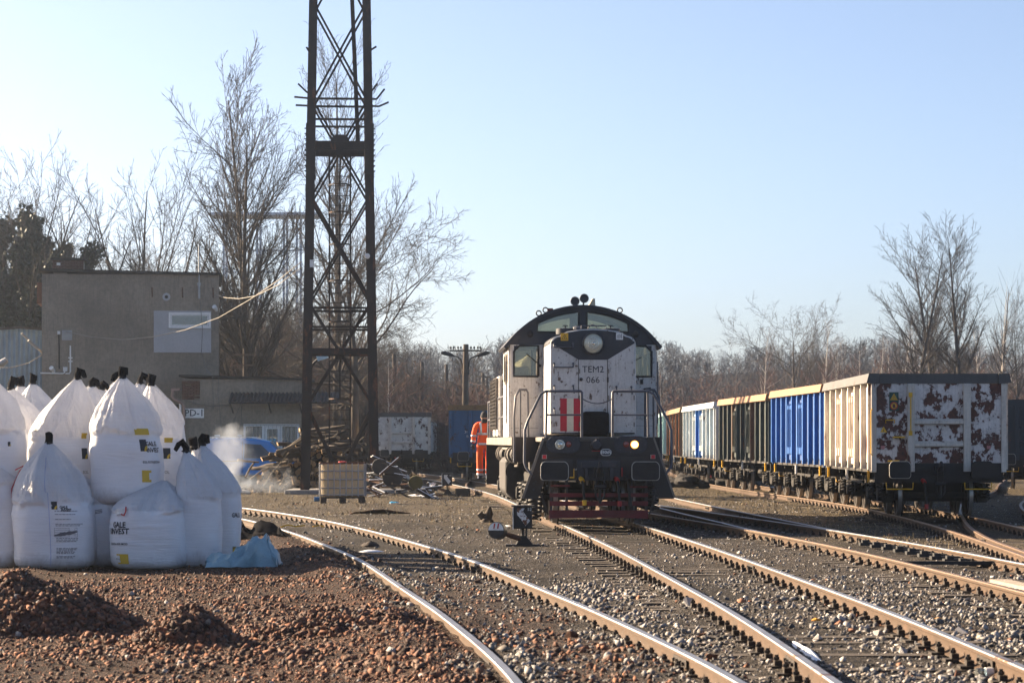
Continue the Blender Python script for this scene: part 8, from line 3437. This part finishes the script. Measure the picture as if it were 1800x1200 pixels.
# ------------------------------------------------------------------ smoke of the smouldering fire
def smoke():
    m = bpy.data.materials.new('fire smoke')
    m.use_nodes = True
    nt = m.node_tree
    nt.nodes.clear()
    out = nt.nodes.new('ShaderNodeOutputMaterial')
    pv = nt.nodes.new('ShaderNodeVolumePrincipled')
    pv.inputs['Color'].default_value = (0.80, 0.88, 1.0, 1)
    tc = nt.nodes.new('ShaderNodeTexCoord')
    nz = _n(nt, 'ShaderNodeTexNoise')
    nz.inputs['Scale'].default_value = 1.5
    nz.inputs['Detail'].default_value = 5
    nt.links.new(tc.outputs['Object'], nz.inputs['Vector'])
    sub = _n(nt, 'ShaderNodeVectorMath', operation='SUBTRACT')
    sub.inputs[1].default_value = (0.5, 0.5, 0.5)
    nt.links.new(nz.outputs['Color'], sub.inputs[0])
    sc = _n(nt, 'ShaderNodeVectorMath', operation='SCALE')
    sc.inputs['Scale'].default_value = 1.7
    nt.links.new(sub.outputs[0], sc.inputs[0])
    ad = _n(nt, 'ShaderNodeVectorMath', operation='ADD')
    nt.links.new(tc.outputs['Object'], ad.inputs[0])
    nt.links.new(sc.outputs[0], ad.inputs[1])
    tot = None
    for c, r, s in (((0.10, 0, 0.25), (0.55, 0.6, 0.40), 3.2), ((-0.15, 0, 0.75), (0.50, 0.5, 0.55), 1.8), ((-0.20, 0, 1.45), (0.95, 0.7, 0.75), 0.7), ((0.05, 0, 1.95), (0.55, 0.5, 0.35), 0.7), ((0.9, 0, 0.25), (1.6, 0.7, 0.5), 0.6)):
        mp = nt.nodes.new('ShaderNodeMapping')
        mp.vector_type = 'TEXTURE'
        mp.inputs['Location'].default_value = c
        mp.inputs['Scale'].default_value = r
        nt.links.new(ad.outputs[0], mp.inputs['Vector'])
        gt = nt.nodes.new('ShaderNodeTexGradient')
        gt.gradient_type = 'SPHERICAL'
        nt.links.new(mp.outputs[0], gt.inputs[0])
        mu = _n(nt, 'ShaderNodeMath', operation='MULTIPLY')
        mu.inputs[1].default_value = s
        nt.links.new(gt.outputs['Fac'], mu.inputs[0])
        if tot is None:
            tot = mu.outputs[0]
        else:
            a_ = _n(nt, 'ShaderNodeMath', operation='ADD')
            nt.links.new(tot, a_.inputs[0])
            nt.links.new(mu.outputs[0], a_.inputs[1])
            tot = a_.outputs[0]
    mu = _n(nt, 'ShaderNodeMath', operation='MULTIPLY')
    mu.inputs[1].default_value = SMOKE_DENS
    nt.links.new(tot, mu.inputs[0])
    nt.links.new(mu.outputs[0], pv.inputs['Density'])
    nt.links.new(pv.outputs[0], out.inputs['Volume'])
    return m


SMOKE_DENS = 1.25
g = G()
g.bb(-1.3, 3.2, -0.9, 0.9, 0.0, 2.6)
sm_o = g.build('smoke', smoke(), None, loc=(-9.35, 87.2, 0.06))
tag(sm_o, kind='stuff')
emb = lying('ash_heap', 'smouldering ash heap under the drifting smoke', 'ash heap', 424, 868, lambda o: lump(G(), 0.3, 4, 0.4).build('ash', MAT('grey ash', (0.30, 0.29, 0.28), 0.95, 0, 0.3, 5, 0.3), o, 60))

# ------------------------------------------------------------------ haze in the air
HAZE_DENS = 0.00044
m = bpy.data.materials.new('winter haze')
m.use_nodes = True
nt = m.node_tree
nt.nodes.clear()
out = nt.nodes.new('ShaderNodeOutputMaterial')
pv = nt.nodes.new('ShaderNodeVolumePrincipled')
pv.inputs['Color'].default_value = (0.78, 0.88, 1.0, 1)
pv.inputs['Density'].default_value = HAZE_DENS
pv.inputs['Anisotropy'].default_value = 0.85
nt.links.new(pv.outputs[0], out.inputs['Volume'])
g = G()
g.bb(-960, 960, -90, 2460, -6, 30)
hz = g.build('haze', m)
tag(hz, kind='stuff')
